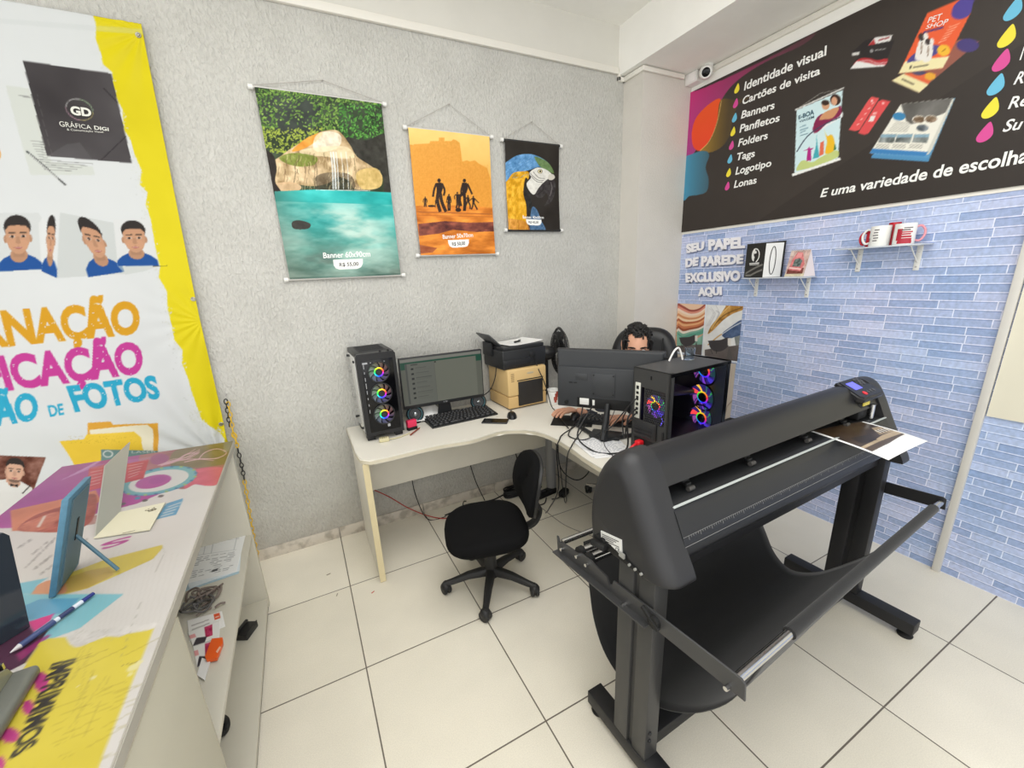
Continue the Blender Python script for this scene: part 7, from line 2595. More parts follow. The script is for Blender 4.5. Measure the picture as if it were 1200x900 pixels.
p.line(zb(455, 512), zb(515, 500), .5, (90, 84, 60), .8)
p.path(ZB([(610, 62), (618, 90), (600, 130), (520, 300), (450, 500)]), .35, (150, 144, 132), .7)
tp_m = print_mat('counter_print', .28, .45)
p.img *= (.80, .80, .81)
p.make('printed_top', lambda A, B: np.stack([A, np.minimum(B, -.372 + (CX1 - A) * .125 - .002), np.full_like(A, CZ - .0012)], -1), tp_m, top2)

# ------------------------------------------------------------------ things on the counter
W3 = lambda u, v, z: Vector(onz(u, v, z))
# blue photo frame seen from behind with its strut
pf = thing('easel_picture', 'blue photo frame seen from its back standing on a strut on the counter', 'picture stand', tuple(W3(76, 680, CZ)), 0)
b0, b1 = W3(62, 700, CZ), W3(88, 664, CZ)
bd = (b1 - b0); bd.z = 0
L_ = bd.length
dirx = bd.normalized()
nrm_ = Vector((dirx.y, -dirx.x, 0))           # towards the right of the picture
lean = (up + nrm_ * .35).normalized()
Hf = .255
Mfr = Matrix((( dirx.x, lean.x, nrm_.x, b0.x), (dirx.y, lean.y, nrm_.y, b0.y), (dirx.z, lean.z, nrm_.z, b0.z + .002), (0, 0, 0, 1)))
BLUEF = mat('blue_frame', (78, 122, 146), .5, vary=(60, .12), bump=(90, .3, .001))
G().box((L_ / 2, Hf / 2, 0), (L_ + .01, Hf, .014), bev=.003, M=Mfr).make('frame_board', BLUEF, pf, world=True)
g = G(); g.box((L_ / 2, Hf / 2, .0085), (L_ - .03, Hf - .03, .003), M=Mfr); g.make('back_board', mat('frame_back_grey', (88, 114, 126), .6), pf, world=True)
g = G(); g.box((L_ / 2, Hf * .55, .0105), (.010, .06, .002), M=Mfr); g.make('strut_slot', DARKIN, pf, world=True)
s1 = W3(139, 669, CZ) + Vector((0, 0, .004)); s0 = Mfr @ Vector((L_ / 2, Hf * .48, .010))
g = G(); g.tube([s0, s1], .0045, 6, smooth=0); g.make('strut', mat('strut_blue', (74, 106, 122), .5), pf, world=True)
g = G(); g.box((L_ / 2, Hf / 2, -.0078), (L_ - .03, Hf - .03, .001), M=Mfr); g.make('picture', PAPERW, pf, world=True)

# L shaped sheet metal display holder
mh = thing('display_holder', 'silver L shaped metal display stand on the counter by the vinyl banner', 'display stand', tuple(W3(140, 600, CZ)), 0)
q0, q1, q2, q3 = W3(110, 632, CZ), W3(140, 601.5, CZ), W3(194, 590, CZ), W3(176, 622, CZ)
for q in (q0, q1, q2, q3): q.z = CZ + .0015
STEEL = mat('satin_aluminium', (196, 194, 188), .32, metal=.85, vary=(3, .05))
t0 = q0 + Vector((-.055, .0, .185)); t1 = q1 + Vector((-.045, .02, .235))
tx0 = Vector(onx(122, 546, q0.x - .05)); tx1 = Vector(onx(151.5, 518, q1.x - .04))
g = G(); g.loft([[q0, q1, tx1, tx0], [v + Vector((.003, -.001, 0)) for v in (q0, q1, tx1, tx0)]]); g.make('back_plate', STEEL, mh, world=True, smooth=20)
g = G(); g.loft([[q0, q1, q2, q3], [v + Vector((0, 0, .003)) for v in (q0, q1, q2, q3)]]); bp_ = g.make('base_plate', mat('base_plate_cream', (206, 202, 178), .35), mh, world=True, smooth=20)
g = G()
cc = q2.lerp(q1, .22).lerp(q3.lerp(q0, .22), .22) + Vector((0, 0, .0036))
e1, e2 = (q2 - q1).normalized(), (q3 - q2).normalized()
for k in range(26):
    a_, r_ = rng.uniform(0, 6.28), rng.uniform(.0, .02)
    c_ = cc + e1 * (r_ * math.cos(a_)) + e2 * (r_ * math.sin(a_) * .8)
    g.poly([c_ + e1 * .003, c_ + e2 * .004, c_ - e1 * .003, c_ - e2 * .002])
g.make('etched_mark', mat('etch_grey', (120, 112, 92), .5), bp_, world=True)
g = G(); c_ = q3.lerp(q0, .28) + Vector((0, 0, .0036)) - e2 * .006; g.poly([c_, c_ - e1 * .03, c_ - e1 * .03 - e2 * .003, c_ - e2 * .003]); g.make('etched_text', mat('etch_grey'), bp_, world=True)

# dark tinted panel at the picture's left edge
dp = thing('acrylic_panel', 'dark tinted acrylic panel standing at the left edge of the counter', 'acrylic panel', tuple(W3(30, 737, CZ)), 0)
r0 = W3(33.5, 734, CZ); r1 = W3(-60, 792, CZ)
rt = Vector(ony(8, 621.5, r0.y + .035)); lt_ = rt + (r1 - r0)
g = G(); cs = [r0, Vector(onx(24.5, 690, r0.x - .004)), rt + Vector((0, 0, -.006)), rt + Vector((-.006, -.005, 0)), lt_, r1]
bk_ = Vector((.002, .004, 0))
ddir = (r1 - r0).normalized(); nn = ddir.cross(up).normalized() * .0045
cs2 = [r0, r0.lerp(rt, .95), rt + ddir * .008, lt_, r1]
g.loft([[v - nn for v in cs2], [v + nn for v in cs2]]); g.make('panel', mat('tinted_acrylic', (44, 50, 58), .08, spec=.6), dp, world=True, smooth=20)
f0, f1 = r0 + ddir * .0, r1
g = G(); g.loft([[f0, f1, f1 + nn * 20, f0 + nn * 20], [v + Vector((0, 0, .004)) for v in (f0, f1, f1 + nn * 20, f0 + nn * 20)]]); g.make('panel_foot', mat('tinted_acrylic'), dp, world=True, smooth=20)

# ball pen
pv0, pv1 = W3(109.5, 695.5, CZ + .007), W3(12, 765, CZ + .007)
bp2 = thing('ball_pen', 'blue and clear ball pen lying on the counter print', 'pen', tuple(pv0.lerp(pv1, .5)), 0)
A_ = lambda t: pv0.lerp(pv1, t)
G().cyl(A_(.0), A_(.16), .0042, .0052, n=14).make('pen_cap', mat('pen_blue', (44, 54, 120), .3), bp2, world=True)
G().cyl(A_(.16), A_(.52), .0050, n=14).make('clear_barrel', mat('pen_clear', (206, 212, 222), .12, spec=.6), bp2, world=True)
G().cyl(A_(.28), A_(.46), .0053, n=14).make('ink_tube', mat('pen_ink', (52, 60, 96), .3), bp2, world=True)
G().cyl(A_(.52), A_(.90), .0062, n=14).make('pen_grip', mat('pen_navy', (62, 74, 116), .4), bp2, world=True)
G().cyl(A_(.90), A_(1.0), .0058, .0012, n=14).make('pen_tip', mat('pen_tip_grey', (186, 184, 186), .3), bp2, world=True)

# grey clip tray at the lower left corner
tdp = thing('tape_dispenser', 'grey plastic tape dispenser at the near left end of the counter', 'tape dispenser', tuple(W3(0, 830, CZ)), 0)
e0, e1_ = W3(50, 790, CZ), W3(2, 872, CZ)
fwd_ = (e0 - e1_); fwd_.z = 0; LL = fwd_.length; fwd_.normalize()
lt2 = Vector((-fwd_.y, fwd_.x, 0))
Mt = Matrix(((fwd_.x, lt2.x, 0, e1_.x), (fwd_.y, lt2.y, 0, e1_.y), (0, 0, 1, CZ), (0, 0, 0, 1)))
TG = mat('dispenser_grey', (104, 106, 100), .35)
g = G(); g.box((LL / 2 - .01, .045, .011), (LL + .04, .085, .022), bev=.008, seg=3, M=Mt); g.make('dispenser_base', TG, tdp, world=True)
g = G()
g.prism([(-.02, .022), (LL + .004, .022), (LL - .004, .040), (LL * .72, .056), (LL * .40, .062), (-.02, .056)], .006, M=Mt @ Matrix(((1, 0, 0, 0), (0, 0, 1, .035), (0, 1, 0, 0), (0, 0, 0, 1))), bev=.001)
g.prism([(-.02, .022), (LL + .004, .022), (LL - .004, .040), (LL * .72, .056), (LL * .40, .062), (-.02, .056)], .006, M=Mt @ Matrix(((1, 0, 0, 0), (0, 0, 1, .078), (0, 1, 0, 0), (0, 0, 0, 1))), bev=.001)
g.make('side_cheek', mat('dispenser_olive', (132, 132, 112), .3), tdp, world=True)
g = G(); g.box((LL * .5, .06, .030), (LL * .8, .03, .012), bev=.003, M=Mt); g.make('dark_trough', DARKIN, tdp, world=True)
g = G(); g.cyl(Mt @ Vector((LL * .35, .044, .048)), Mt @ Vector((LL * .35, .076, .048)), .030, n=28); g.make('tape_roll', mat('tape_amber', (206, 200, 176), .25), tdp, world=True)
g = G(); g.box((LL + .004, .06, .042), (.006, .034, .012), M=Mt); g.make('cutter_blade', CHROME, tdp, world=True)

# ------------------------------------------------------------------ things on the counter shelves
def flat_quad(nm, label, cat, px4, z, t, m_, group=None):
    P4 = [Vector(onz(u, v, z)) for u, v in px4]
    g = G(); g.loft([P4, [q + Vector((0, 0, t)) for q in P4]])
    o = g.make(nm, m_, None, smooth=20)
    return tag(o, label, cat, group)


flat_quad('document', 'lowest sheet of the paper stack on the counter shelf, pale blue edge', 'document', [(196, 640), (281, 637), (280, 672), (215, 694)], SZ + .0005, .002, mat('pale_blue_paper', (176, 200, 212), .7), 'sheets stacked on the counter shelf')
flat_quad('document', 'middle sheet of the paper stack on the counter shelf, white', 'document', [(205, 634), (284, 628), (281, 669), (222, 690)], SZ + .003, .002, mat('white_blue_paper', (222, 230, 234), .7), 'sheets stacked on the counter shelf')
dq = [Vector(onz(u, v, SZ + .006)) for u, v in ((215, 633), (288, 626), (277, 670), (205, 687))]
ps = Print(0, .21, 0, .297, .0026, (236, 237, 236))
for k in range(7):
    ps.fill([(.025 + k * .026, .17), (.0262 + k * .026, .17), (.0262 + k * .026, .27), (.025 + k * .026, .27)], (150, 156, 160), raw=True)
for y in (.27, .17, .26):
    ps.fill([(.02, y), (.19, y), (.19, y + .0016), (.02, y + .0016)], (140, 146, 150), raw=True)
for k in range(11):
    y = .155 - k * .0125; x = .02
    while x < .18:
        ln = rr_.uniform(.01, .03)
        if rr_.random() > .25: ps.fill([(x, y), (x + ln, y + .001), (x + ln, y - .003), (x, y - .003)], (120, 122, 126), .8, raw=True)
        x += ln + .007
ps.fill([(.12, .05), (.14, .052), (.138, .038), (.118, .036)], (70, 72, 76), raw=True)
def doc3(A, B):
    a, b = (A / .21)[..., None], (B / .297)[..., None]
    TL, TR, BR, BL = [np.array(v) for v in dq]
    return (BL * (1 - a) + BR * a) * (1 - b) + (TL * (1 - a) + TR * a) * b
o = ps.make('document', doc3, print_mat('paper_print', .7)); tag(o, 'top sheet of the paper stack on the counter shelf, printed form', 'document', 'sheets stacked on the counter shelf')
o.modifiers.new('thickness', 'SOLIDIFY').thickness = .0012
# tangle of grey cables
g = G()
cb = Vector(onz(240, 705, SZ)); cb.z = SZ
rc = np.random.default_rng(21)
for k in range(9):
    a0_ = rc.uniform(0, 6.28)
    ctr = cb + Vector((rc.uniform(-.045, .045), rc.uniform(-.05, .05), 0))
    pts = [ctr + Vector((math.cos(a0_ + j * 1.15) * rc.uniform(.015, .05), math.sin(a0_ + j * 1.15) * rc.uniform(.015, .05), rc.uniform(.006, .036))) for j in range(6)]
    g.tube(pts, .0042, 7, smooth=6, mi=k % 2)
for (u0, v0, u1, v1) in ((246, 700, 261, 684), (252, 712, 264, 706), (230, 722, 248, 712)):
    a_, b_ = Vector(onz(u0, v0, SZ + .008)), Vector(onz(u1, v1, SZ + .008))
    g.tube([a_, a_.lerp(b_, .5) + Vector((0, 0, .006)), b_], .004, 7)
o = g.make('cable_tangle', [mat('taupe_cable', (124, 112, 104), .5), mat('grey_cable', (92, 90, 88), .5)]); tag(o, 'tangled bundle of grey brown cables on the counter shelf', 'cables')
# three printed cards and an orange handled knife
def card(label, px4, z, ink):
    P4 = [np.array(onz(u, v, z)) for u, v in px4]
    w_, h_ = .10, .06
    pr = Print(0, w_, 0, h_, .002, (234, 233, 230))
    ink(pr)
    o = pr.make('printed_card', lambda A, B: (P4[3] * (1 - (A / w_)[..., None]) + P4[2] * (A / w_)[..., None]) * (1 - (B / h_)[..., None]) + (P4[0] * (1 - (A / w_)[..., None]) + P4[1] * (A / w_)[..., None]) * (B / h_)[..., None], print_mat('paper_print', .7))
    tag(o, label, 'card', 'printed cards on the counter shelf')
    o.modifiers.new('thickness', 'SOLIDIFY').thickness = .0012
def ink1(pr):
    pr.fill([(.075, .035), (.092, .035), (.092, .056), (.075, .056)], (226, 90, 50), raw=True); pr.fill([(.078, .042), (.089, .042), (.089, .045), (.078, .045)], (240, 220, 210), raw=True)
    for k in range(3): pr.fill([(.01, .018 + k * .012), (.06, .02 + k * .012), (.06, .017 + k * .012), (.01, .015 + k * .012)], (170, 166, 164), raw=True)
def ink2(pr):
    pr.fill([(.05, .015), (.075, .015), (.075, .056), (.05, .056)], (176, 40, 84), raw=True, tex=(5, 50, 3)); pr.fill([(.0, .0), (.045, .0), (.055, .018), (.02, .026)], (66, 60, 66), raw=True); pr.el
    pr.fill([(.0, .03), (.02, .03), (.018, .045), (.0, .045)], (226, 160, 160), raw=True)
card('white card with small orange square on the counter shelf', [(219, 727), (260, 716), (264, 734), (222, 752)], SZ + .001, ink1)
card('white card with magenta photo in the middle of the counter shelf', [(220, 741), (258, 727), (257, 747), (226, 757)], SZ + .003, ink2)
card('white card with magenta photo beneath the orange handled scraper', [(226, 757), (254, 749), (250, 772), (231, 782)], SZ + .001, ink2)
ok = thing('scraper', 'white scraper with an orange handle on the counter shelf', 'scraper', tuple(Vector(onz(250, 765, SZ))), 0)
o4 = [Vector(onz(u, v, SZ + .006)) for u, v in ((249, 751), (261.5, 749.5), (262, 756), (255, 774), (243, 776.5), (241, 772))]
g = G(); g.loft([o4, [q + Vector((0, 0, .010)) for q in o4]]); h4 = g.make('scraper_handle', mat('orange_plastic', (236, 98, 36), .35), ok, world=True, smooth=20)
o5 = [Vector(onz(u, v, SZ + .017)) for u, v in ((253, 764), (257.5, 757.5), (259, 758.5), (255, 765.5))]
g = G(); g.loft([o5, [q + Vector((0, 0, .001)) for q in o5]]); g.make('handle_slot', mat('pale_orange', (244, 190, 160), .4), h4, world=True)
o6 = [Vector(onz(u, v, SZ + .004)) for u, v in ((237, 772), (247, 775), (240, 798), (231, 792))]
g = G(); g.loft([o6, [q + Vector((0, 0, .004)) for q in o6]]); g.make('scraper_blade', mat('white_blade', (232, 232, 230), .35), ok, world=True, smooth=20)
# bottom shelf: little black case and a black ring
bb_ = thing('black_case', 'small black box with a ridged top on the bottom shelf of the counter', 'box', tuple(Vector(onz(290, 742, BZ))), D2R(62))
G().span((-.042, -.028, 0), (.042, .028, .030), bev=.004).make('case_body', mat('case_satin', (36, 36, 37), .4), bb_)
g = G(); g.span((-.042, .014, .030), (.042, .028, .042), bev=.004); g.span((-.042, -.028, .030), (.042, -.022, .034), bev=.001); g.make('case_ridge', mat('case_satin'), bb_)
rg = Vector(onz(261, 855, BZ + .02))
g = G(); g.torus((0, 0, 0), .026, .012, M=Matrix.Translation((rg.x, rg.y, BZ + .038)) @ Matrix.Rotation(1.35, 4, 'Y') @ Matrix.Rotation(.5, 4, 'X'), sy=.75)
tag(g.make('rubber_ring', RUBBER), 'thick black rubber ring on the bottom shelf of the counter', 'ring')

# ------------------------------------------------------------------ plastic chain hanging between counter and wall
ch = thing('plastic_chain', 'black and yellow plastic chain hanging on the wall behind the counter end', 'chain', (-3.20, -.03, 0))
YEL = mat('chain_yellow', (226, 186, 44), .45)
def link_at(c, d, k, m_):
    d = d.normalized(); s_ = d.cross(Vector((0, 1, 0))).normalized() if k % 2 == 0 else Vector((0, 1, 0))
    n_ = d.cross(s_).normalized()
    M = Matrix(((s_.x, d.x, n_.x, c.x), (s_.y, d.y, n_.y, c.y), (s_.z, d.z, n_.z, c.z), (0, 0, 0, 1)))
    g = G(); g.torus((0, 0, 0), .0085, .0028, M=M, n=18, k=7, sy=1.75)
    return g.make('chain_link', m_, ch, world=True)
def strand(pts, seq):
    P = catmull(pts, 12)
    acc, k, last = 0.0, 0, P[0]
    for a_, b_ in zip(P[:-1], P[1:]):
        acc += (b_ - a_).length
        if acc >= .0225:
            link_at(b_, b_ - a_, k, seq(k)); k += 1; acc = 0
w = lambda u, v: Vector(ony(u, v, -.025))
strand([w(264, 466), w(267, 484), w(269, 500)], lambda k: CASE)
strand([w(266.5, 468), w(270.5, 490), w(274, 512)], lambda k: YEL)
strand([w(274, 505), w(279, 528), w(284.5, 552), w(290, 585), (w(295, 617)), w(299.5, 640), w(303, 655)], lambda k: YEL if k < 3 or k > 9 else CASE)
G().cyl((w(265, 465).x, 0, w(265, 465).z + .008), (w(265, 465).x, -.032, w(265, 465).z + .008), .003, n=10).make('wall_hook', CHROME, ch, world=True)

# ================================================================== SHELVES ON THE WALLPAPER WALL
def wall_shelf(label, ya, yb2, z, depth, br):
    t = thing('wall_shelf', label, 'shelf', (0, (ya + yb2) / 2, z), 0, 'small bracket shelves')
    G().span((-depth, yb2, z - .006), (-.004, ya, z), bev=.001).make('shelf_board', mat('shelf_glass', (206, 212, 220), .15, spec=.6), t, world=True)
    for y in br:
        g = G()
        g.span((-.006, y - .012, z - .125), (0, y + .012, z - .006), bev=.003)
        g.span((-depth + .02, y - .010, z - .009), (0, y + .010, z - .006), bev=.001)
        b = g.make('bracket', mat('bracket_white', (226, 226, 222), .4), t, world=True)
        G().tube([(-depth + .03, y, z - .010), (-.006, y, z - .085)], .0028, 8, smooth=0).make('brace', mat('bracket_white'), b, world=True)
        for dz in (.035, .108):
            G().cyl((-.009, y, z - dz), (-.004, y, z - dz), .004, n=10).make('screw', CHROME, b, world=True)
    return t


wall_shelf('longer wall shelf carrying three mugs under the black sign', -1.325, -1.68, 1.655, .135, (-1.387, -1.632))
wall_shelf('shorter wall shelf carrying album and desk calendar', -.80, -1.19, 1.512, .12, (-.83, -1.148))
mg = 'mugs on the wall shelf'
REDPR = mat('mug_red_print', (176, 40, 58), .35); GREYPR = mat('mug_grey_print', (96, 92, 96), .4)
av = math.atan2(CAMC[1] + 1.5, CAMC[0] + .07)       # angle from the shelf to the viewer
def txt_rows(a0, n, w_, z0, dz, hh):
    return [(a0 - w_ * (.5 + .3 * ((k * 7) % 3) / 3), a0 + w_ * (.5 - .25 * ((k * 5) % 3) / 3), z0 - k * dz, z0 - k * dz + hh) for k in range(n)]
m_1 = mug('white mug with heart motif and handle to the left on the wall shelf', (-.080, -1.492, 1.655), av - PI / 2 - .35, .041, .098, WHC, None, WHC,
          [wrap_print('mug_print', txt_rows(PI / 2 - .35, 5, .5, .78, .13, .05), GREYPR, 0.3), wrap_print('heart_print', [(.42, .72, .24, .42), (.36, .56, .30, .36)], mat('dark_red_print', (120, 30, 40), .4), .1)], mg)
m_2 = mug('white mug with red lettering and red rimmed handle on the wall shelf', (-.076, -1.588, 1.655), av + PI / 2 + .15, .041, .098, WHC, None, mat('pink_handle', (222, 150, 160), .25),
          [wrap_print('red_print', [(-2.35, -1.0, .05, .18), (-2.3, -1.05, .18, .30), (-2.2, -1.1, .33, .42), (-2.35, -1.2, .46, .53), (-2.1, -1.05, .56, .62), (-2.5, -2.0, .2, .75)], REDPR, .0),
           wrap_print('mug_print', [(-2.2, -1.3, .66, .72), (-1.9, -1.1, .76, .81)], GREYPR, .0)], mg)
m_3 = mug('red mug half hidden behind the heart mug on the wall shelf', (-.048, -1.452, 1.655), av - PI / 2, .030, .085, REDC, None, REDC, [], mg)
m_3.scale = (1, 1, 1)
tag(G().cyl((-.03, -1.525, 1.655), (-.03, -1.525, 1.766), .0245, n=28).make('red_cup', REDC), 'red cup standing behind the white mugs on the wall shelf', 'mug', mg)
# black album box and desk calendar
al = thing('album_box', 'black album box with white logo and white side on the wall shelf', 'box', (-.06, -.9, 1.512), 0)
A0, A1, A2 = np.array(onx(876.2, 325.5, -.115)), np.array(onx(897, 325, -.115)), np.array(onx(909.5, 323.5, -.03))
zt_ = 1.512 + .212
def vert_panel(p, q, z0, z1, t, nm, m_, par):
    d = Vector((q[0] - p[0], q[1] - p[1], 0)).normalized(); n_ = Vector((-d.y, d.x, 0)) * t
    P = [Vector((p[0], p[1], z0)), Vector((q[0], q[1], z0)), Vector((q[0], q[1], z1)), Vector((p[0], p[1], z1))]
    g = G(); g.loft([P, [v + n_ for v in P]]); return g.make(nm, m_, par, world=True, smooth=20)
a_l, a_m, a_r = (-.112, -.812), (-.118, -.935), (-.045, -1.0)
fr_ = vert_panel(a_l, a_m, 1.514, zt_, .010, 'front_cover', mat('album_black', (36, 35, 33), .3), al)
sd_ = vert_panel(a_m, a_r, 1.514, zt_ - .006, .008, 'side_cover', mat('album_white', (224, 224, 222), .5), al)
bkp = vert_panel(a_l, (-.03, -.84), 1.514, zt_, .008, 'back_cover', mat('album_black'), al)
bk2 = vert_panel((-.03, -.84), (-.040, -1.005), 1.514, zt_ + .004, .006, 'back_cover', mat('album_black'), al)
g = G()
dm_ = Vector((a_r[0] - a_m[0], a_r[1] - a_m[1], 0)).normalized(); nm_ = Vector((-dm_.y, dm_.x, 0))
cc = Vector((a_m[0], a_m[1], 1.614)) + dm_ * .045 - nm_ * .0015
Mo = Matrix(((dm_.x, 0, nm_.x, cc.x), (dm_.y, 0, nm_.y, cc.y), (0, 1, 0, cc.z), (0, 0, 0, 1)))
g.torus((0, 0, 0), .016, .0022, M=Mo, sy=5.2, n=36, k=6); g.make('ribbon_loop', mat('ribbon_dark', (48, 48, 50), .5), sd_, world=True)
g = G()
d2_ = Vector((a_m[0] - a_l[0], a_m[1] - a_l[1], 0)).normalized(); n2_ = Vector((d2_.y, -d2_.x, 0))
O_ = lambda a, z: Vector((a_l[0], a_l[1], 1.514)) + d2_ * a + up * z + n2_ * .0008 * 1
if (O_(0, 0) - Vector((CAMC[0], CAMC[1], 0))).length > (O_(0, 0) - n2_ * .002 - Vector((CAMC[0], CAMC[1], 0))).length:
    O_ = lambda a, z: Vector((a_l[0], a_l[1], 1.514)) + d2_ * a + up * z - n2_ * .0008
t = np.linspace(-1.2, 1.9, 16)
g.loft([[O_(.056 + .032 * math.cos(x), .135 + .045 * math.sin(x)) for x in t], [O_(.056 + .026 * math.cos(x), .135 + .038 * math.sin(x)) for x in t]], closed=False, caps=False)
t = np.linspace(1.6, 4.6, 14)
g.loft([[O_(.054 + .020 * math.cos(x), .140 + .040 * math.sin(x)) for x in t], [O_(.056 + .008 * math.cos(x), .145 + .018 * math.sin(x)) for x in t]], closed=False, caps=False)
g.poly([O_(.046, .158), O_(.062, .165), O_(.066, .150), O_(.052, .146)])
g.loft([[O_(.024, .084), O_(.09, .086)], [O_(.024, .090), O_(.09, .092)]], closed=False, caps=False); g.loft([[O_(.026, .077), O_(.09, .079)], [O_(.026, .080), O_(.09, .082)]], closed=False, caps=False)
g.make('logo', mat('logo_white', (226, 226, 222), .4), fr_, world=True, smooth=180)
g = G()
for off in (0, -.032):
    pts = [(0.004, .020 + off * .4), (.04, .040 + off), (.08, .060 + off), (.115, .072 + off)]
    g.loft([[O_(a, max(.002, z)) for a, z in pts], [O_(a, max(.004, z + .012)) for a, z in pts]], closed=False, caps=False)
g.make('swoosh', mat('swoosh_grey', (112, 110, 104), .4), fr_, world=True, smooth=180)
cl_ = thing('desk_calendar', 'small standing desk calendar with a red car picture on the wall shelf', 'calendar', (-.06, -1.12, 1.512), 0)
c_l, c_m, c_r = (-.108, -1.062), (-.112, -1.172), (-.045, -1.20)
pr = Print(0, .11, 0, .15, .0022, (196, 168, 160))
pr.noise(8, 40, 4)
pr.fill([(.0, 0), (.11, 0), (.11, .02), (.0, .02)], (206, 196, 170), raw=True, tex=(5, 30, 2)); pr.fill([(.008, .016), (.1, .016), (.1, .05), (.008, .045)], (112, 60, 54), raw=True, tex=(6, 30, 3))
pr.fill([(.012, .040), (.085, .030), (.098, .07), (.085, .10), (.07, .135), (.04, .14), (.02, .10)], (208, 120, 122), raw=True, tex=(6, 30, 5)); pr.fill([(.03, .06), (.075, .055), (.08, .09), (.06, .105), (.035, .10)], (92, 106, 104), raw=True, tex=(4, 60, 6))
pr.fill([(.035, .112), (.07, .108), (.068, .132), (.042, .136)], (226, 150, 150), raw=True); pr.fill([(.015, .048), (.085, .038), (.085, .046), (.015, .056)], (236, 200, 196), raw=True); pr.fill([(.0, .12), (.02, .12), (.02, .15), (.0, .15)], (214, 196, 186), raw=True)
ca, cm_ = np.array((*c_l, 1.514)), np.array((*c_m, 1.514))
topsh = np.array((.030, -.010, .0))
pr.make('calendar_picture', lambda A, B: ca + (cm_ - ca) * (A / .11)[..., None] + np.stack([B * .18, B * -.05, B], -1), print_mat('photo_print', .3), cl_)
g = G()
l0, m0, r0_ = Vector((*c_l, 1.514)), Vector((*c_m, 1.514)), Vector((*c_r, 1.514))
lt3, mt3 = l0 + Vector((.027, -.0075, .148)), m0 + Vector((.027, -.0075, .148))
lb3 = r0_ + (l0 - m0)
g.loft([[l0 + Vector((.001, 0, 0)), m0 + Vector((.001, 0, 0)), mt3 + Vector((.001, 0, 0)), lt3 + Vector((.001, 0, 0))], [l0 + Vector((.003, 0, 0)), m0 + Vector((.003, 0, 0)), mt3 + Vector((.003, 0, 0)), lt3 + Vector((.003, 0, 0))]])
g.loft([[lb3, r0_, mt3, lt3], [v + Vector((.002, 0, 0)) for v in (lb3, r0_, mt3, lt3)]]); g.loft([[l0, m0, r0_, lb3], [v + Vector((0, 0, .002)) for v in (l0, m0, r0_, lb3)]])
g.make('calendar_stand', PAPERW, cl_, world=True, smooth=20)
g = G()
g.poly([m0 + Vector((.002, -.001, .002)), r0_ + Vector((0, -.001, .002)), mt3 + Vector((.002, -.001, 0))]); g.make('page_edges', mat('page_pink', (222, 212, 214), .6), cl_, world=True)
g = G()
for k in range(9):
    c = lt3.lerp(mt3, (k + .5) / 9); g.torus((0, 0, 0), .006, .0012, M=Matrix.Translation(c) @ Matrix.Rotation(PI / 2, 4, 'X'), n=14, k=5)
g.make('wire_binding', CHROME, cl_, world=True)

# ================================================================== CAMERA AND JUNCTION BOX UNDER THE BEAM
jb = thing('junction_box', 'small white junction box at the column corner beside the camera', 'junction box', (-.035, -.235, 2.865), 0)
G().box((0, 0, 0), (.085, .10, .07), bev=.008, seg=3).make('box_body', WHITEP, jb)
G().box((-.044, 0, 0), (.004, .084, .055), bev=.003).make('box_lid', mat('lid_white', (240, 238, 236), .4), jb)
sc_c = thing('security_camera', 'white round security camera with black lens under the beam', 'security camera', (-.05, -.345, 2.865), 0)
d_ = (Vector(CAMC) - Vector((-.05, -.345, 2.855))); d_.z -= .1; d_.normalize()
Mc = Matrix.Translation((-.01, 0, -.004)) @ d_.to_track_quat('Z', 'Y').to_matrix().to_4x4()
G().lathe([(0, -.035), (.030, -.032), (.042, -.015), (.044, .008), (.040, .030), (.034, .042), (.0, .042)], 32, M=Mc).make('camera_body', WHITEP, sc_c)
G().lathe([(.0, .044), (.024, .044), (.027, .0415), (.027, .036)], 28, M=Mc).make('lens_disc', GLOSSK, sc_c)
G().lathe([(0, .030), (.034, .030), (.036, .012), (.030, .006), (0, .006)], 28, M=Matrix.Translation((.0, .0, .005))).make('camera_mount', WHITEP, sc_c)
cable('camera_cable', 'short dark cable between junction box and security camera', [(-.045, -.275, 2.888), (-.055, -.295, 2.893), (-.055, -.318, 2.905)], .0035, group='cables on the wall')

# ================================================================== CABLES AND STRIPS ON THE FLOOR
cable('floor_cable', 'black power cord running along the skirting under the desk', [(-2.10, -.13, .006), (-1.98, -.11, .006), (-1.85, -.10, .006), (-1.72, -.12, .008), (-1.60, -.09, .006), (-1.45, -.08, .006), (-1.32, -.12, .006)], .005, group='cables under the desk')
cable('hanging_cable', 'thin black cable hanging from the desk to the floor left of the chair', [(-2.29, -.07, .60), (-2.285, -.06, .40), (-2.27, -.06, .18), (-2.22, -.12, .012), (-2.10, -.15, .008)], .003, group='cables under the desk')
cable('hanging_cable', 'thin black cable hanging straight to the floor behind the chair seat', [(-1.87, -.06, .62), (-1.868, -.055, .40), (-1.83, -.06, .18), (-1.78, -.10, .01)], .0035, group='cables under the desk')
cable('hanging_cable', 'thick black cord falling from the desk into the coil of cable', [(-1.52, -.06, .62), (-1.515, -.06, .42), (-1.48, -.07, .25), (-1.485, -.10, .03)], .005, group='cables under the desk')
cable('hanging_cable', 'black cord swinging from the desk towards the power strip', [(-1.51, -.055, .60), (-1.50, -.055, .42), (-1.43, -.06, .27), (-1.36, -.10, .08), (-1.33, -.17, .02)], .0045, group='cables under the desk')
cable('cord_loop', 'black cord lying in a wide loop beside the power strip', [(-1.40, -.14, .20), (-1.46, -.18, .10), (-1.50, -.25, .02), (-1.50, -.33, .006), (-1.43, -.36, .006), (-1.37, -.30, .006)], .004, group='cables under the desk')
cable('red_cable', 'thin red cable running along the floor under the left desk end', [(-2.56, -.10, .34), (-2.45, -.09, .24), (-2.34, -.08, .12), (-2.22, -.10, .03), (-2.12, -.16, .006), (-2.0, -.20, .006)], .0034, mat('red_cable', (176, 44, 40), .5), group='cables under the desk')
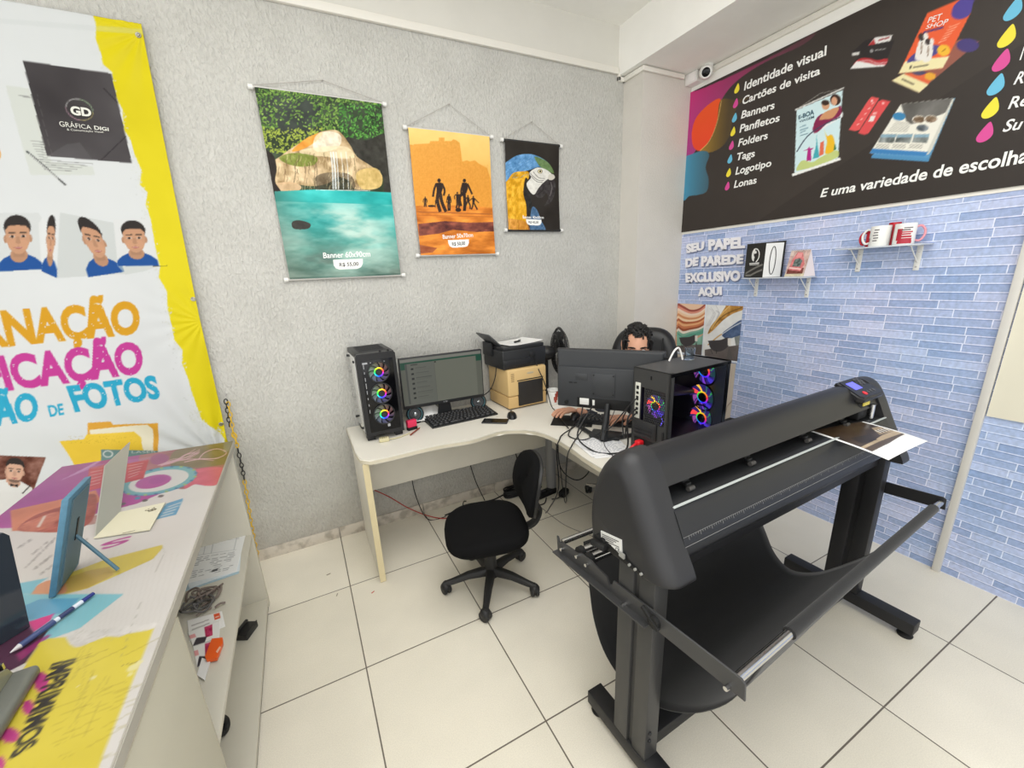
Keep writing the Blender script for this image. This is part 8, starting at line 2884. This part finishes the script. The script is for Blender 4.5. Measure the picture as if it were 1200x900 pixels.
cable('floor_wire', 'thin grey wire lying across the floor tiles behind the cutting plotter', [(-1.47, -.40, .004), (-1.46, -.56, .004), (-1.44, -.68, .004), (-1.36, -.86, .004), (-1.30, -.98, .004), (-1.22, -1.05, .004)], .0022, mat('grey_wire', (150, 144, 134), .6), group='cables under the desk')
cable('hanging_cable', 'black cable hanging in a bow under the right desk wing', [(-1.27, -.33, .71), (-1.30, -.36, .50), (-1.33, -.43, .30), (-1.26, -.52, .22), (-1.22, -.62, .34), (-1.25, -.66, .60)], .004, group='cables under the desk')
g = G()
for k in range(7):
    rx = .085 - .006 * (k % 3)
    pts = [(-1.545 + rx * math.cos(a), -.125 + rx * .52 * math.sin(a), .008 + .008 * k + .004 * math.sin(3 * a + k)) for a in np.linspace(0, 2 * PI, 14, endpoint=False)]
    g.tube(pts, .006, 7, closed=True, smooth=3)
tag(g.make('cable_coil', CAB), 'coil of black cable on the floor against the skirting', 'cable')
ad = thing('power_adapter', 'black plug adapter with prongs on the floor left of the cable coil', 'adapter', (-1.98, -.16, .018), D2R(15))
G().box((0, 0, 0), (.10, .05, .036), bev=.008).make('adapter_body', RUBBER, ad)
g = G(); g.tube([(-.05, 0, 0), (-.10, -.01, -.004), (-.15, -.02, -.010)], .008, 8, taper=(1.2, .5)); g.tube([(.02, .02, .01), (.05, .05, .03), (.06, .03, .04)], .004, 7); g.make('adapter_lead', CAB, ad)
pst = thing('power_strip', 'black power strip on the floor beside the round desk leg', 'power strip', (-1.36, -.26, .022), D2R(8))
G().box((0, 0, 0), (.20, .055, .044), bev=.010, seg=3).make('strip_body', RUBBER, pst)
g = G()
for x in (-.06, -.01, .04): g.cyl((x, 0, .020), (x, 0, .0235), .017, n=18)
g.make('socket', mat('socket_dark', (50, 50, 52), .4), pst)
G().box((-.06, 0, .038), (.03, .03, .032), bev=.008).make('plug', CASE, pst)
sp3 = thing('power_brick', 'black power brick on the floor right of the round desk leg', 'adapter', (-1.235, -.33, .024), D2R(30))
G().box((0, 0, 0), (.09, .055, .046), bev=.014, seg=3).make('brick_body', RUBBER, sp3)
G().tube([(-.045, 0, 0), (-.08, .01, -.008), (-.10, .05, -.018)], .004, 7).make('brick_lead', CAB, sp3)
# black crumpled bag on the floor stool side behind the tower
bgx = Vector(onx(860, 492, -.30))
stl = thing('stool', 'low dark stool carrying the black bag behind the right tower', 'stool', (bgx.x - .0, bgx.y - .05, 0), 0)
for sx in (-1, 1):
    for sy in (-1, 1):
        G().cyl((sx * .13, sy * .13, 0), (sx * .11, sy * .11, .42), .014, n=12).make('leg', BLKM, stl)
G().box((0, 0, .433), (.32, .32, .03), bev=.012, seg=3).make('seat', RUBBER, stl)
bm = bmesh.new(); bmesh.ops.create_icosphere(bm, subdivisions=4, radius=1)
for v in bm.verts:
    n_ = 1 + .10 * math.sin(7 * v.co.x + 3 * v.co.y) * math.sin(6 * v.co.z + 2) + .05 * math.sin(15 * v.co.y + 4 * v.co.x)
    v.co = Vector((bgx.x + v.co.x * .14 * n_, bgx.y - .06 + v.co.y * .17 * n_, .448 + (v.co.z + .62) * .095 * n_ if v.co.z > -.6 else .449))
g = G(); g.bm.free(); g.bm = bm
tag(g.make('black_bag', mat('bag_nylon', (24, 24, 26), .4, bump=(40, .5, .008)), smooth=180), 'crumpled black bag between the right tower and the blue wall', 'bag')
# things on top of the right tower
cable('white_cable', 'thin white cable looped on top of the right tower', [P2(-.02, .06, PH_ + .004), P2(.0, .05, PH_ + .05), P2(.03, .05, PH_ + .06), P2(.045, .045, PH_ + .03), P2(.05, .04, PH_ + .004)], .0042, mat('white_cable', (232, 230, 226), .5), group='white cables')
gl = thing('glass_cup', 'small clear glass standing on top of the right tower', 'glass', P2(.085, .03, PH_ + .001), 0)
G().lathe([(0, 0), (.021, 0), (.024, .055), (.0225, .055), (.0198, .004), (0, .004)], 28).make('glass_body', mat('clear_glass', (222, 232, 240), .02, trans=1.0, ior=1.45), gl)
# debris on the tiles
for k, (u, v, ln, an, c, lab_) in enumerate(((385, 673, .022, .2, (150, 140, 126), 'thin grey splinter lying on the tile near the skirting'), (437, 694, .018, .5, (190, 74, 66), 'tiny red paper scrap on the tile by the desk panel'), (395, 697, .020, 1.2, (160, 150, 136), 'thin splinter lying on the tile left of the red scrap'))):
    w_ = Vector(onz(u, v, .0015))
    tag(G().box((w_.x, w_.y, .0022), (ln, .0045, .003), rot=(0, 0, an), bev=.001).make('floor_scrap', mat('scrap_%d' % k, c, .7)), lab_, 'scrap')
